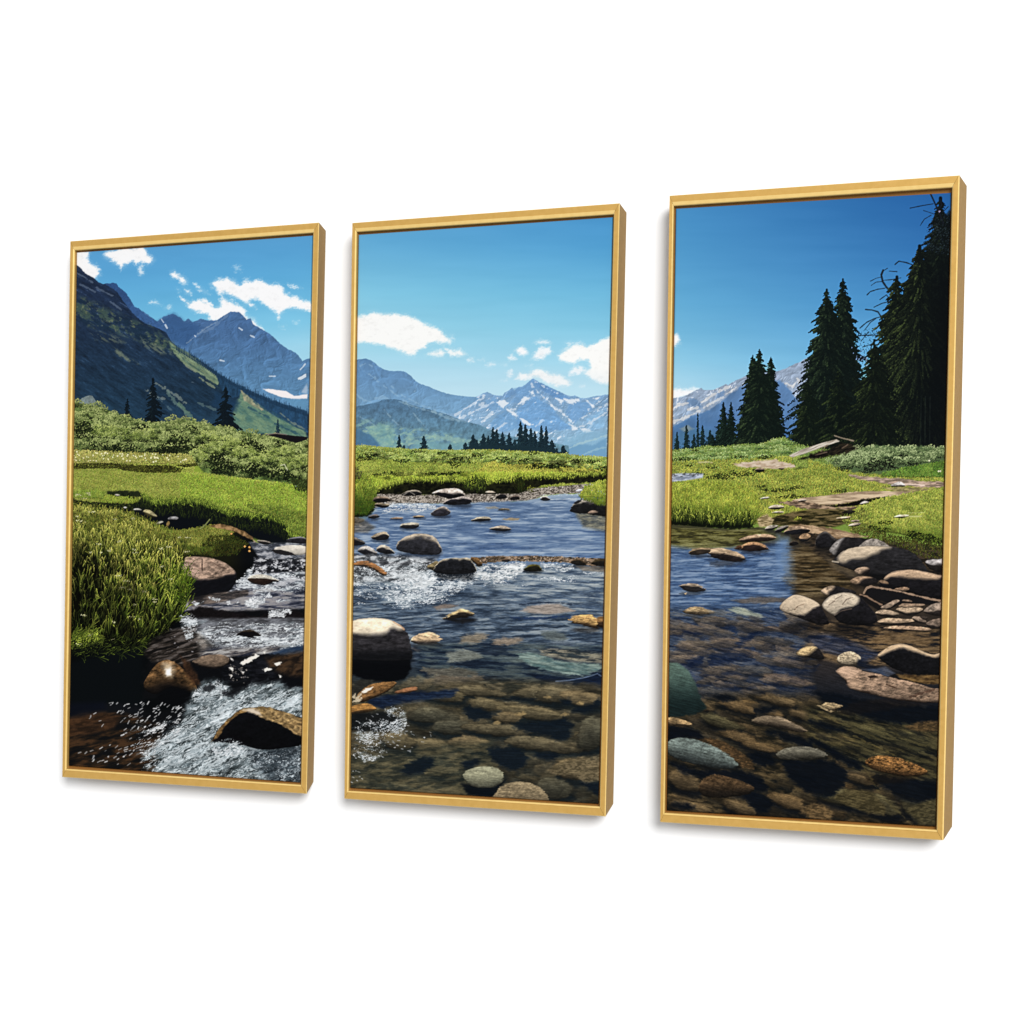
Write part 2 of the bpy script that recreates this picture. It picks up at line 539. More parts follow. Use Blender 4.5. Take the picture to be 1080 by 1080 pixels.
def paint_left():
    A = Art([(80, 266.3), (329.3, 248.3), (316, 825.5), (72, 807.6)], 11)
    X, Y = A.X, A.Y
    g = A.rng
    # sky
    st = np.array([240, 275, 300, 325, 350, 375, 400.]);
    cols = C([88, 158, 210], [90, 164, 214], [96, 173, 219], [110, 186, 225], [130, 201, 232], [160, 215, 238], [172, 220, 240])
    yy = Y + (X - 200) * .08
    for ch in range(3):
        A.img[..., ch] = np.interp(yy, st, cols[:, ch])
    A.img += ((fbm(X / 60, Y / 12, 5, 3) - .5) * 8)[..., None]
    W = (251, 251, 252)
    # clouds
    A.cloud([(76, 262), (95, 264), (92, 272), (96, 278), (103, 281), (105, 286), (106, 290), (102, 293), (100, 297), (76, 286)], rs=5)
    A.cloud([(108, 270), (112, 264), (150, 258), (156, 267), (161, 271), (162, 274), (159, 278), (154, 279), (148, 277), (143, 279), (138, 277), (132, 280), (127, 284), (124, 281), (119, 277), (113, 274)], rs=5)
    A.cloud([(146, 279), (149, 282), (152, 289), (148, 291), (145, 287)], rough=4, alpha=.75)
    A.cloud([(179, 288), (184, 286), (191, 290), (197, 296), (197, 300), (192, 300), (188, 295), (181, 293)], rs=4, rough=2.5)
    A.cloud([(194, 305), (200, 306), (202, 311), (196, 310)], rs=3, alpha=.8)
    A.cloud([(186, 304), (190, 307), (188, 309)], rs=3, alpha=.4)
    A.cloud([(205, 299), (213, 304), (221, 311), (215, 309), (207, 304)], rs=3, rough=4, alpha=.75)
    A.cloud([(221, 299), (228, 294), (240, 293), (247, 295), (252, 300), (258, 297), (268, 296), (274, 295), (284, 299), (294, 299), (299, 304), (302, 309), (306, 311), (314, 313), (320, 317), (330, 319), (330, 328), (319, 328), (312, 325), (303, 326), (298, 330), (293, 337), (290, 329), (284, 325), (277, 321), (271, 316), (263, 317), (268, 322), (270, 325), (262, 322), (255, 318), (250, 315), (243, 313), (237, 310), (230, 311), (227, 305)], rs=5)
    A.cloud([(189, 313), (200, 318), (208, 317), (217, 316), (222, 319), (226, 324), (232, 322), (231, 316), (234, 312), (241, 316), (250, 321), (256, 323), (259, 329), (262, 334), (268, 336), (271, 341), (276, 347), (283, 354), (288, 358), (270, 350), (252, 335), (222, 341), (219, 332), (212, 331), (206, 330), (198, 324)], rs=5)
    A.cloud([(157, 319), (163, 317), (170, 322), (165, 321)], rs=3, alpha=.7)
    A.cloud([(173, 325), (180, 322), (180, 326), (176, 326)], rs=3, alpha=.7)
    A.cloud([(304, 300), (312, 301), (317, 304), (309, 304)], rs=3, alpha=.75, rough=4)
    A.cloud([(246, 281), (252, 279), (255, 286), (248, 286)], rs=2.5, alpha=.35, rough=5)
    for p in ((312, 340), (297, 344), (260, 294), (225, 303)):
        A.cloud([(p[0] - 3, p[1]), (p[0] + 3, p[1] - 1), (p[0] + 2, p[1] + 2)], rs=2.5, alpha=.4, rough=4)

    # blue peak
    A.relief([(150, 328), (165, 339), (172, 334), (182, 331), (190, 335), (194, 339), (198, 336), (203, 340), (211, 336), (218, 338), (228, 338), (236, 333), (243, 329), (252, 329), (256, 333), (260, 337), (264, 336), (267, 342), (274, 346), (281, 350), (288, 355), (295, 362), (303, 368), (312, 372), (316, 377), (319, 381), (323, 379), (332, 376), (332, 450), (150, 450)], (72, 106, 150), (94, 138, 176), 335, 425, sc=(16, 14), amp=.32, light=(-.6, -.5), skew=-.5)
    # darker left face of the peak, sun-struck edge
    A.poly([(165, 339), (182, 331), (190, 335), (194, 339), (203, 340), (212, 345), (204, 356), (196, 366), (180, 360)], (46, 82, 130), soft=5, rough=2, alpha=.55)
    A.line([(229, 339), (216, 347), (204, 356), (197, 362)], 1.4, (150, 170, 190), .5, rough=1.2)
    A.line([(240, 332), (225, 345), (210, 352)], 2.4, (130, 155, 185), .4, rough=2)
    for p in [[(170, 337), (172, 340)], [(174, 343), (176, 346)], [(205, 354), (206, 355)], [(252, 346), (255, 348)], [(264, 354), (268, 356)], [(232, 380), (236, 381)], [(322, 384), (317, 390)], [(322, 395), (315, 400)], [(284, 397), (290, 397)]]:
        A.line(p, 1.5, (215, 226, 236), .8, rough=.6)
    A.poly([(314, 399), (323, 394), (323, 398), (317, 401)], (220, 228, 235), rough=.6, rs=2, alpha=.9)
    A.poly([(318, 414), (324, 404), (324, 416)], (190, 205, 222), soft=2, alpha=.7, rough=1)
    A.poly([(277, 410.5), (284, 410.5), (291, 411.5), (299, 412), (306, 415), (310, 418), (324, 416), (324, 421), (308, 421), (297, 419), (288, 416)], (247, 240, 240), soft=1, rough=.9, rs=3)
    A.poly([(300, 421), (324, 421), (324, 434), (308, 428)], (100, 150, 185), soft=3, alpha=.7)
    # left ridges
    A.relief([(110, 299), (116, 299), (119, 298), (122, 299), (124, 302), (128, 305), (133, 310), (137, 316), (141, 323), (147, 326), (153, 332), (160, 336), (165, 339), (176, 352), (184, 366), (150, 366), (110, 330)],
             (48, 78, 124), (58, 92, 140), 300, 345, sc=(12, 16), amp=.4, light=(-.6, -.4), skew=-.8, rough=.8)

    def navy(x, y):
        t = ss(290, 440, y)[..., None]
        b = mix(C(33, 47, 72), C(30, 52, 72), t)
        n = fbm((x + y * .2) / 11, (y - x * .62) / 3.6, 61, 6, .68)
        return b * (1 + .85 * (n - .5))[..., None] + (ss(.66, .82, n) * ss(440, 300, y))[..., None] * C(45, 50, 55)
    A.poly([(70, 276), (80, 279), (84, 282), (89, 288), (98, 293), (104, 298), (110, 300), (118, 304), (124, 309), (128, 316), (133, 322), (139, 330), (146, 336), (152, 341), (160, 344), (168, 347), (175, 351), (180, 360), (187, 366), (195, 372), (205, 376), (212, 382), (222, 390), (232, 397), (245, 405), (258, 411), (268, 416), (280, 421), (290, 425), (300, 427), (315, 433), (330, 440), (330, 480), (70, 480)], navy, rough=.7, rs=2.5)
    # pale strata streaks high on the ridge
    for p in [[(80, 288), (90, 293), (97, 298)], [(84, 300), (100, 308)], [(100, 303), (118, 312)], [(115, 318), (128, 327)]]:
        A.line(p, 1.3, (105, 120, 140), .55, rough=1.6)
    # green band of alpine turf across the dark slope
    band = A.mask([(76, 312), (95, 318), (112, 326), (126, 332), (140, 338), (155, 345), (172, 352), (181, 362), (190, 374), (180, 374), (160, 366), (140, 357), (118, 350), (100, 346), (76, 334)], 7, 3, 8)
    w, x, y, m, d = band
    n = fbm((x + y * .3) / 9, (y - x * .5) / 5, 33, 4, .6)
    A.put(w, m * ss(.44, .62, n), mix(C(66, 86, 78), C(116, 126, 94), ss(.5, .8, fbm(x / 3, y / 3, 9, 3))[..., None]), .85)
    A.put(w, m * ss(.5, .36, n), C(26, 46, 62), .6)
    # lower thin streaks of turf
    for q, a in (([(92, 352), (106, 350), (124, 356), (132, 362), (116, 362), (100, 358)], .5), ([(118, 366), (130, 374), (146, 384), (136, 382), (122, 373)], .55), ([(148, 356), (170, 366), (186, 373), (166, 374), (150, 364)], .6), ([(120, 368), (134, 378), (134, 380), (124, 373)], .7)):
        k = A.mask(q, 3, 2, 4)
        w, x, y, m, d = k
        n = fbm((x + y * .4) / 7, (y - x * .6) / 2.2, 35, 4, .6)
        A.put(w, m * ss(.45, .6, n), C(118, 128, 108), a)
    # bright alp on the right of the slope
    A.poly([(178, 360), (186, 366), (198, 372), (208, 378), (217, 386), (227, 392), (232, 401), (229, 406), (222, 402), (214, 396), (206, 392), (199, 387), (193, 383), (186, 375), (180, 367)], [(88, 112, 96), (128, 146, 116)], soft=1.4, rough=1.8, rs=4, ts=(7, 2), ang=35, tex=.2)
    for q in [[(186, 372), (200, 384), (214, 394)], [(182, 366), (196, 378)], [(206, 393), (222, 404), (232, 410)]]:
        A.line(q, 1.1, (52, 78, 84), .6, rough=1.4)
    for q in [[(210, 398), (218, 404), (226, 409)], [(196, 386), (206, 392)]]:
        A.line(q, 1.8, (150, 160, 128), .7, rough=1.2)
    # forest strip under the ridge line
    def wood(x, y):
        n = fbm(x / 1.8, y / 4.2, 71, 3, .6)
        return C(34, 62, 88) * (.72 + .6 * n)[..., None] + C(4, 8, 12) * ss(400, 450, y)[..., None]
    A.poly([(200, 374), (212, 381), (222, 388), (232, 395), (245, 403), (258, 409), (268, 414), (280, 419), (290, 423), (302, 427), (324, 434), (324, 456), (300, 446), (284, 438), (270, 430), (256, 416), (246, 420), (234, 412), (228, 396), (212, 384)], wood, soft=1.2, rough=1.4, rs=2)
    for xi in np.arange(186, 326, 1.7):
        yb = np.interp(xi, [186, 212, 232, 258, 290, 325], [367, 383, 397, 411, 425, 437])
        hgt = g.uniform(2, 5.5)
        A.line([(xi, yb - hgt), (xi, yb + 2)], .5, (28, 52, 76), .9, taper=3)
    # lower green shoulder
    A.poly([(246, 434), (254, 414), (262, 419), (272, 427), (282, 434), (292, 440), (304, 446), (323, 455), (324, 463), (306, 463), (290, 459), (266, 457), (246, 456)], [(78, 114, 106), (118, 146, 118)], soft=2.2, rough=2, rs=6, ts=(8, 3), ang=30)
    A.poly([(254, 412), (262, 418), (272, 426), (281, 433), (276, 433), (266, 428), (257, 423)], [(120, 130, 110), (168, 166, 136)], soft=1, rough=1.4, rs=3)
    for q in [[(262, 430), (274, 436), (284, 441)], [(284, 433), (300, 443), (322, 455)], [(290, 447), (306, 454), (320, 461)], [(268, 424), (282, 434)]]:
        A.line(q, 1.7, (46, 80, 96), .75, rough=1.5)
    A.line([(296, 436), (308, 446), (322, 453)], 1.6, (140, 150, 130), .6, rough=1.5)
    A.poly([(228, 414), (240, 420), (254, 424), (248, 434), (240, 432), (222, 428)], (28, 56, 84), soft=4, rough=2, alpha=.7)
    # streaks in the valley side
    for q, w_, c in ([[(164, 404), (180, 414), (196, 425)], 2.4, (132, 142, 132)], [[(176, 413), (184, 424), (200, 440)], 2.6, (104, 128, 122)], [[(152, 411), (162, 418), (173, 421)], 2, (132, 142, 138)], [[(188, 426), (196, 434), (201, 440)], 3, (110, 136, 110)], [[(166, 420), (182, 434)], 1.3, (84, 108, 120)], [[(120, 372), (134, 379)], 1.2, (110, 122, 110)], [[(208, 425), (226, 432)], 2, (92, 114, 116)], [[(200, 402), (206, 405)], 1, (90, 110, 125)]):
        A.line(q, w_, c, .65, rough=2.2)
    A.poly([(74, 420), (120, 428), (160, 440), (200, 436), (240, 440), (240, 458), (74, 450)], (48, 84, 110), soft=10, alpha=.35, rough=3)
    A.poly([(83, 424), (86, 420), (94, 417), (97, 418), (102, 425), (96, 429), (83, 428)], (122, 136, 136), soft=.9, rough=.6, rs=2, tex=.25, ts=(2, 2))
    # spruces on the far meadow
    for a in ((134, 421, 441, 5.5), (161, 399, 447, 11.5), (238, 409, 456, 16)):
        A.spruce(a[0], a[1], a[2], a[3], (12, 22, 30), (40, 60, 60), n=int((a[2] - a[1]) * 3.4), power=.85, rag=.35, twig=.1, sun=.5)
    A.conifer(293, 443, 461, 5.5, (28, 52, 66), (52, 84, 88), n=150)
    # thicket
    L, M, D = (156, 166, 104), (98, 112, 60), (26, 34, 22)
    top = [(76, 426), (90, 426), (100, 429), (112, 433), (122, 436), (134, 441), (145, 443), (160, 447), (176, 446), (190, 443), (205, 444), (220, 447), (235, 452), (250, 456), (265, 457), (280, 460), (290, 462), (305, 466), (326, 466)]
    A.poly(top + [(326, 512), (300, 512), (260, 508), (200, 500), (190, 484), (76, 482)], [(60, 78, 40), (112, 134, 70)], rough=2.5, rs=5, soft=1.2, ts=(8, 6))
    rows = [(0, 3, 10, 6), (7, 3, 11, 7), (15, 4, 12, 8), (24, 4, 13, 8), (32, 4, 12, 7), (40, 4, 13, 8)]
    tx = np.array([p[0] for p in top]); ty = np.array([p[1] for p in top])
    for off, j, rx, ry in rows:
        for xc in np.arange(74, 330, rx * .85):
            xx = xc + g.uniform(-4, 4); yb = np.interp(xx, tx, ty) + off + g.uniform(-2, 3) + ry * .55
            lim = np.interp(xx, [76, 190, 205, 255, 322], [476, 478, 492, 500, 504])
            if yb > lim:
                continue
            k = g.uniform(.75, 1.25)
            dk = D if g.random() < .75 else (52, 70, 40)
            A.bush(xx, yb, rx * k, ry * k, L, M, dk, r=.7)
    # hollows in deep shade
    for x_, y_, rx, ry in ((88, 455, 12, 9), (130, 474, 20, 6), (118, 476, 12, 6), (148, 451, 10, 3.5), (188, 468, 16, 9), (180, 478, 20, 6), (262, 468, 13, 5), (273, 474, 10, 5), (236, 493, 14, 8), (228, 482, 8, 5), (272, 497, 12, 7), (298, 502, 12, 6), (232, 500, 14, 4), (94, 478, 12, 4), (168, 474, 14, 4), (200, 452, 8, 3), (296, 469, 8, 3), (210, 470, 8, 5)):
        n = int(rx * ry * 2.2); a = g.uniform(0, 6.28, n); q = np.sqrt(g.random(n)) * (1 + .2 * np.sin(3 * a))
        c = np.clip(g.normal(.35, .3, n), 0, 1)[:, None]
        A.splat(x_ + np.cos(a) * q * rx, y_ + np.sin(a) * q * ry, mix(C(16, 24, 15), C(52, 66, 34), c), g.uniform(.4, .9, n))
    # front row of lit willows
    for a in ((232, 474, 22, 13), (208, 484, 14, 9), (258, 479, 16, 9), (282, 486, 18, 10), (312, 490, 16, 12), (300, 478, 14, 8), (246, 468, 12, 6), (115, 457, 20, 9), (150, 462, 20, 9), (220, 462, 14, 7)):
        A.bush(*a, (168, 178, 102), (112, 128, 60), (28, 38, 22), r=.65)
    for x_, y_, rx, ry in ((234, 490, 14, 7), (226, 485, 9, 6), (262, 494, 9, 6), (290, 498, 11, 6), (272, 499, 12, 5), (308, 505, 10, 4), (104, 470, 10, 5), (188, 472, 13, 6), (178, 479, 18, 5), (124, 478, 16, 4), (86, 452, 10, 7)):
        n = int(rx * ry * 1.6); a = g.uniform(0, 6.28, n); q = np.sqrt(g.random(n)) * (1 + .25 * np.sin(3 * a + x_))
        c = np.clip(g.normal(.3, .3, n), 0, 1)[:, None]
        A.splat(x_ + np.cos(a) * q * rx, y_ + np.sin(a) * q * ry, mix(C(15, 22, 14), C(60, 74, 36), c), g.uniform(.4, .9, n))
    # old timber roof behind the thicket
    A.poly([(281, 459), (290, 457.5), (300, 458.5), (310, 460), (324, 461), (324, 464), (312, 467.5), (300, 464), (290, 461)], (26, 22, 28), rough=.6, rs=3)
    A.line([(281, 458.5), (292, 457.2), (302, 458.6)], 1, (120, 105, 105), .8)
    A.line([(296, 491), (300, 490), (303, 496)], .9, (225, 225, 190), .8)
    A.poly([(60, 560), (340, 560), (340, 840), (60, 840)], (14, 16, 20), soft=2)
    # meadow
    A.poly([(70, 480), (110, 481), (160, 481), (205, 487), (215, 499), (240, 503), (270, 507), (300, 511), (326, 520), (326, 580), (70, 580)], (132, 152, 56), soft=2, rough=1.5)
    A.turf([(72, 478), (160, 481), (205, 486), (205, 499), (330, 515), (330, 552), (72, 545)], 30000, lambda x, y: 1.1 + (y - 478) * .022, (190, 194, 94), (122, 132, 54), clump=9, clump_y=3.5)
    A.turf([(72, 476), (200, 481), (206, 490), (72, 490)], 2600, 2.2, (212, 204, 118), (120, 124, 56), clump=7)
    # shaded furrow across the meadow
    for q, nn in (([(72, 489.5), (96, 488.5), (120, 489), (150, 491), (175, 491), (192, 494), (190, 498), (160, 499), (138, 497), (120, 494), (72, 494.5)], 1500), ([(120, 492), (150, 492), (172, 492), (172, 497), (150, 498), (130, 496)], 1100), ([(186, 491), (208, 489), (208, 491), (196, 493)], 150)):
        x, y = A.scatter(q, nn)
        c = np.clip(g.normal(.3, .35, nn), 0, 1)[:, None]
        A.splat(x, y, mix(C(36, 36, 16), C(104, 108, 42), c), g.uniform(.4, .9, nn))
    A.turf([(190, 500), (330, 515), (330, 545), (215, 535), (190, 528)], 6000, 2.6, (196, 214, 88), (112, 142, 44), clump=7, clump_y=3)
    # flowers strewn in the meadow
    x, y = A.scatter([(72, 476), (160, 478), (205, 484), (190, 488), (72, 486)], 70)
    A.splat(x, y, C(226, 218, 170), g.uniform(.5, .9, 70))
    # bank: overhang and black shade
    bank = [(112, 519), (130, 517.5), (146, 519), (154, 522), (162, 527), (172, 528), (184, 526), (196, 525), (208, 526), (220, 529), (228, 534), (236, 537), (250, 538), (262, 540), (276, 542), (290, 544), (299, 548), (303, 555), (306, 562), (314, 566), (324, 568), (324, 578), (290, 574), (268, 568), (250, 560), (232, 556), (214, 560), (194, 562), (176, 558), (160, 551), (146, 545), (128, 540), (100, 536), (76, 531), (76, 526), (96, 530), (120, 530), (146, 529), (150, 524), (132, 525), (114, 522)]
    A.poly(bank, lambda x, y: mix(C(32, 38, 22), C(9, 13, 18), ss(525, 545, y)[..., None]), soft=1.6, rough=2, rs=4)
    A.poly([(150, 530), (200, 533), (240, 545), (296, 552), (304, 570), (270, 570), (230, 558), (190, 562), (160, 550)], (8, 12, 17), soft=4, alpha=.85, rough=1.5)
    xs = g.uniform(118, 312, 1500); ys = np.interp(xs, [118, 150, 162, 184, 208, 222, 236, 262, 290, 300, 312], [523, 530, 532, 531, 532, 537, 544, 546, 550, 556, 570]) + g.uniform(0, 16, 1500) * np.interp(xs, [118, 150, 180, 312], [.3, .5, 1, 1])
    o = np.argsort(ys); xs, ys = xs[o], ys[o]; b = (g.random(1500) ** 2)[:, None]
    A.blades(xs, ys, g.uniform(3, 8, 1500), g.normal(0, .35, 1500), g.normal(0, .4, 1500), mix(C(12, 18, 12), C(54, 66, 26), b), mix(C(8, 12, 14), C(24, 32, 14), b))
    # turf hanging over the edge
    xs = np.linspace(150, 320, 900) + g.normal(0, .5, 900)
    ys = np.interp(xs, [150, 162, 184, 208, 222, 236, 262, 290, 300, 306, 320], [521, 527, 525, 526, 530, 537, 540, 544, 549, 561, 567]) + g.normal(0, 1.8, 900)
    o = np.argsort(ys); xs, ys = xs[o], ys[o]
    b = g.random(900)[:, None]
    A.blades(xs, ys + 4.5, np.full(900, 5.) * g.uniform(.5, 1.3, 900), g.normal(0, .35, 900), g.normal(0, .4, 900), mix(C(62, 82, 28), C(178, 196, 78), b), mix(C(16, 22, 10), C(60, 80, 28), b))
    A.turf([(258, 534), (300, 536), (326, 545), (326, 570), (308, 562), (296, 548)], 1500, 3.2, (176, 190, 80), (60, 80, 28), clump=5)
    A.turf([(306, 506), (324, 508), (324, 520), (312, 518)], 300, 2.5, (80, 96, 44), (24, 34, 18))
    # tufts inside the shade on the left
    A.turf([(96, 527), (110, 524), (134, 526), (146, 529), (140, 532), (110, 532)], 500, 2.6, (190, 200, 84), (110, 130, 44))
    A.turf([(74, 518), (112, 520), (108, 527), (76, 526)], 700, 2.6, (180, 196, 84), (90, 116, 40))
    x, y = A.scatter([(78, 528), (140, 533), (140, 538), (78, 533)], 420)
    A.splat(x, y, mix(C(14, 18, 10), C(80, 92, 40), np.clip(g.normal(.2, .3, 420), 0, 1)[:, None]), g.uniform(.4, .8, 420))
    # pale stones on the little beach
    A.rock([(176, 548), (178, 545.5), (184, 544.5), (188, 546), (187, 549), (180, 549)], (150, 148, 148), lit=.75)
    A.rock([(150, 538), (157, 537.5), (163, 542), (167, 546), (158, 546), (152, 543)], (170, 160, 120), dark=(60, 56, 34), lit=.6)
    A.rock([(139, 537), (147, 536), (150, 539), (142, 539.5)], (150, 148, 140), lit=.7)
    A.rock([(130, 534.5), (134, 535), (133, 537), (130, 536.5)], (220, 216, 200), lit=.9)
    A.rock([(134, 545), (140, 546), (144, 551), (137, 549)], (190, 184, 140), lit=.8)
    A.rock([(162, 553), (170, 549), (173, 551), (168, 554)], (170, 166, 150), lit=.7)
    A.rock([(175, 552), (178, 549), (179, 554), (176, 558)], (140, 116, 70), lit=.8)
    A.rock([(120, 521.5), (124, 521), (127, 523), (122, 524)], (206, 200, 180), lit=.8)
    # mossy boulder
    moss = [(182, 563), (205, 560), (219, 557), (222, 553), (231, 552.5), (243, 555), (256, 560), (265, 566), (267, 571), (272, 576), (275, 586), (273, 594), (266, 602), (256, 610), (240, 608), (226, 602), (200, 592), (182, 590)]
    A.poly(moss, lambda x, y: mix(C(20, 21, 11), C(7, 9, 12), ss(240, 262, x)[..., None]), rough=1.2, rs=4)
    A.turf([(184, 562), (205, 559), (221, 556), (232, 556), (246, 562), (240, 570), (226, 574), (206, 582), (186, 583)], 2400, 3, (186, 184, 88), (74, 84, 28), lean=.5, clump=5)
    A.turf([(222, 566), (246, 566), (262, 575), (250, 586), (228, 588), (205, 586)], 1200, 2.6, (86, 92, 34), (22, 27, 10), lean=.5, clump=5)
    A.turf([(186, 578), (210, 578), (226, 580), (215, 586), (188, 586)], 500, 3, (130, 140, 52), (36, 46, 16))
    A.poly([(220, 555), (231, 552.5), (243, 555), (256, 560), (266, 566.5), (268, 570), (262, 568), (250, 562), (240, 559), (228, 557)], [(96, 74, 46), (176, 140, 98)], soft=.8, rough=.8, rs=3)
    A.poly([(267, 569), (272, 574), (276, 578), (272, 579), (268, 575)], (160, 140, 120), soft=.8, tex=.3)
    for p in ((258, 576.5), (263, 577.5), (263, 581.5), (244, 563)):
        A.splat(np.array([p[0] + 0.]), np.array([p[1] + 0.]), C(214, 160, 92), np.array([1.]))
    A.line([(211, 558), (217, 553), (221, 548)], 1.2, (140, 146, 90), .9)
    # stream beyond the boulders
    wp = [(262, 572), (285, 573), (324, 572), (324, 640), (200, 640), (220, 630), (248, 615), (262, 606), (274, 590)]
    A.ripples(wp, [(54, 58, 66), (112, 116, 126), (180, 180, 184)], sc=(6, 2), soft=2, lo=.3, hi=.72, seed=2)
    A.foam([(268, 598), (290, 600), (324, 603), (324, 622), (290, 618), (250, 626), (246, 612)], .5, soft=4, seed=4, sc=(5, 2))
    x = None
    A.ripples([(268, 588), (300, 590), (324, 588), (324, 603), (296, 604), (266, 606)], [(18, 19, 24), (50, 52, 60), (206, 206, 208)], sc=(4, 2.2), soft=2, lo=.32, hi=.72, seed=9, alpha=.9)
    A.rock([(288, 578.5), (299, 575.5), (310, 575), (324, 576), (324, 585), (311, 586), (300, 585), (290, 582)], (206, 198, 186), dark=(52, 46, 44), lit=2., tex=.12)
    A.poly([(286, 580), (296, 580), (308, 583), (312, 586), (300, 586), (290, 584)], (30, 28, 30), rough=.6, rs=3)
    A.rock([(300, 570), (308, 567), (322, 566), (324, 574), (306, 573)], (120, 118, 122), dark=(28, 28, 34), lit=.2)
    A.rock([(270, 570), (280, 570), (288, 573.5), (280, 575), (273, 573)], (150, 140, 130), dark=(24, 22, 24), lit=.3)
    A.rock([(260, 612), (262, 608.5), (270, 606), (280, 606), (288, 609), (296, 613.5), (288, 613.5), (280, 618), (268, 616)], (196, 190, 176), dark=(40, 28, 22), lit=.4)
    # tan boulder
    bl = [(178, 594), (186, 589), (200, 587), (214, 587.5), (228, 590), (238, 594), (246, 600), (250, 606), (249, 614), (244, 622), (232, 629), (214, 632), (196, 632), (178, 625)]
    A.rock(bl, (142, 120, 104), dark=(20, 20, 25), litpoly=[(176, 594), (186, 587), (214, 586), (230, 589), (246, 599), (249, 606), (240, 607), (228, 610), (212, 613), (198, 608), (176, 600)], tex=.55, ts=(4, 2.2), refl=.0)
    A.line([(213, 590), (213, 603)], 1., (56, 42, 38), .8, rough=.8)
    for q in ([(222, 593), (238, 600)], [(196, 593), (206, 596)], [(200, 601), (211, 600)]):
        A.line(q, 1.5, (92, 70, 60), .5, rough=1)
    A.poly([(196, 600), (210, 600), (213, 605), (200, 606)], (196, 164, 146), soft=3, alpha=.6)
    A.poly([(196, 612), (213, 614), (246, 608), (246, 620), (226, 631), (200, 633), (190, 622)], (16, 18, 25), soft=3, alpha=.65)
    # calm tongue and dark ledge
    A.ripples([(190, 634), (225, 628), (262, 622), (324, 618), (324, 642), (260, 644), (192, 646)], [(40, 46, 62), (98, 100, 112), (150, 146, 146)], sc=(16, 2.4), soft=3, seed=12)
    A.ripples([(196, 632), (226, 626), (262, 622), (262, 628), (230, 636), (200, 640)], [(40, 36, 34), (120, 104, 92)], sc=(12, 2), soft=2, seed=14, alpha=.8)
    A.foam([(260, 616), (324, 612), (324, 634), (270, 630)], .45, soft=5, seed=16, sc=(5, 1.6))
    A.poly([(196, 644), (214, 640), (232, 644), (250, 647), (270, 650), (290, 646), (306, 644), (324, 648), (324, 657), (300, 657), (272, 656), (250, 656), (226, 654), (200, 650)], (24, 20, 22), soft=2, rough=2.4, rs=5, tex=.5)
    A.foam([(200, 634), (216, 634), (206, 640)], .4, soft=3, seed=17)
    for q in ([(221, 630), (232, 633), (231, 635), (224, 633)], [(239, 635), (252, 634), (250, 637), (241, 637)], [(257, 634), (266, 629), (281, 630), (279, 636), (268, 642), (258, 639)], [(278, 629), (284, 627), (286, 630), (280, 630)], [(284, 645), (292, 641), (306, 643), (302, 650), (284, 652)], [(302, 642), (308, 644), (306, 648)], [(290, 633), (306, 630), (306, 635), (292, 636)]):
        A.foam(q, .92, soft=2.2, seed=int(q[0][0]), sc=(2.6, 1.3), grit=.6, sharp=.14, col=(244, 246, 248))
    # broad band of broken water
    A.ripples([(188, 652), (324, 652), (324, 700), (188, 700)], [(66, 66, 70), (118, 120, 126)], sc=(10, 2.4), soft=3, seed=20)
    A.foam([(188, 652), (215, 652), (250, 656), (324, 656), (324, 680), (300, 684), (250, 690), (200, 690), (188, 676)], .56, soft=5, seed=22, sc=(6, 2), ang=-6, grit=.6)
    A.ripples([(196, 684), (240, 684), (290, 682), (324, 678), (324, 694), (260, 698), (200, 696)], [(46, 50, 64), (104, 98, 96), (168, 166, 164)], sc=(14, 2.2), soft=4, seed=24, ang=-8)
    A.ripples([(190, 664), (210, 668), (225, 680), (205, 694), (190, 690)], [(60, 56, 52), (140, 128, 116)], sc=(7, 2), soft=4, seed=25, alpha=.7)
    A.poly([(282, 690), (300, 684), (324, 679), (324, 688), (300, 694), (284, 696)], (40, 66, 98), soft=3, alpha=.7)
    A.foam([(290, 678), (324, 674), (324, 682), (296, 686)], .6, soft=3, seed=27, sc=(9, 1.4), ang=-8)
    A.rock([(248, 670), (254, 666), (261, 664), (269, 665), (277, 671), (270, 671), (264, 673), (256, 671)], (70, 58, 44), dark=(14, 12, 14), lit=.12)
    # black channel
    A.poly([(182, 700), (205, 694), (245, 694), (275, 690), (324, 692), (324, 730), (300, 728), (268, 724), (246, 732), (220, 722), (205, 730), (182, 740)], (12, 14, 19), soft=3, rough=3, rs=6)
    A.ripples([(225, 696), (290, 692), (290, 716), (240, 720)], [(10, 12, 18), (40, 42, 50)], sc=(9, 2.5), soft=4, seed=30, alpha=.7)
    A.ripples([(280, 694), (324, 686), (324, 715), (300, 712), (284, 704)], [(34, 26, 20), (82, 60, 40)], sc=(8, 3), soft=5, seed=31, alpha=.9, ang=-20)
    A.rock([(201, 699), (208, 694), (218, 691), (230, 690), (240, 692), (243, 697), (238, 703), (226, 706), (212, 704)], (116, 98, 82), dark=(34, 28, 26), lit=.75, tex=.25)
    for q in ([(252, 700), (262, 694), (270, 690), (274, 692), (266, 697), (256, 702)], [(243, 694), (246, 696), (244, 698)], [(241, 704), (246, 704), (245, 708)], [(252, 706), (258, 709), (256, 711)], [(288, 699), (297, 699), (295, 702), (290, 702)], [(277, 706), (282, 704), (287, 706), (280, 709)], [(294, 711), (297, 713), (295, 716)], [(278, 688), (281, 687), (280, 690)], [(242, 711), (245, 713), (243, 716)]):
        A.poly(q, (232, 224, 214), soft=.9, rough=1.4, rs=2)
    A.flecks([(235, 700), (262, 702), (262, 722), (240, 716)], 26, (.5, 2), 20, (170, 160, 150), .5)
    # grass in the foreground
    fg = [(70, 530), (96, 534), (126, 539), (146, 546), (165, 556), (182, 565), (196, 572), (196, 588), (190, 600), (194, 620), (196, 640), (188, 655), (178, 668), (165, 676), (150, 682), (130, 684), (110, 690), (70, 700)]
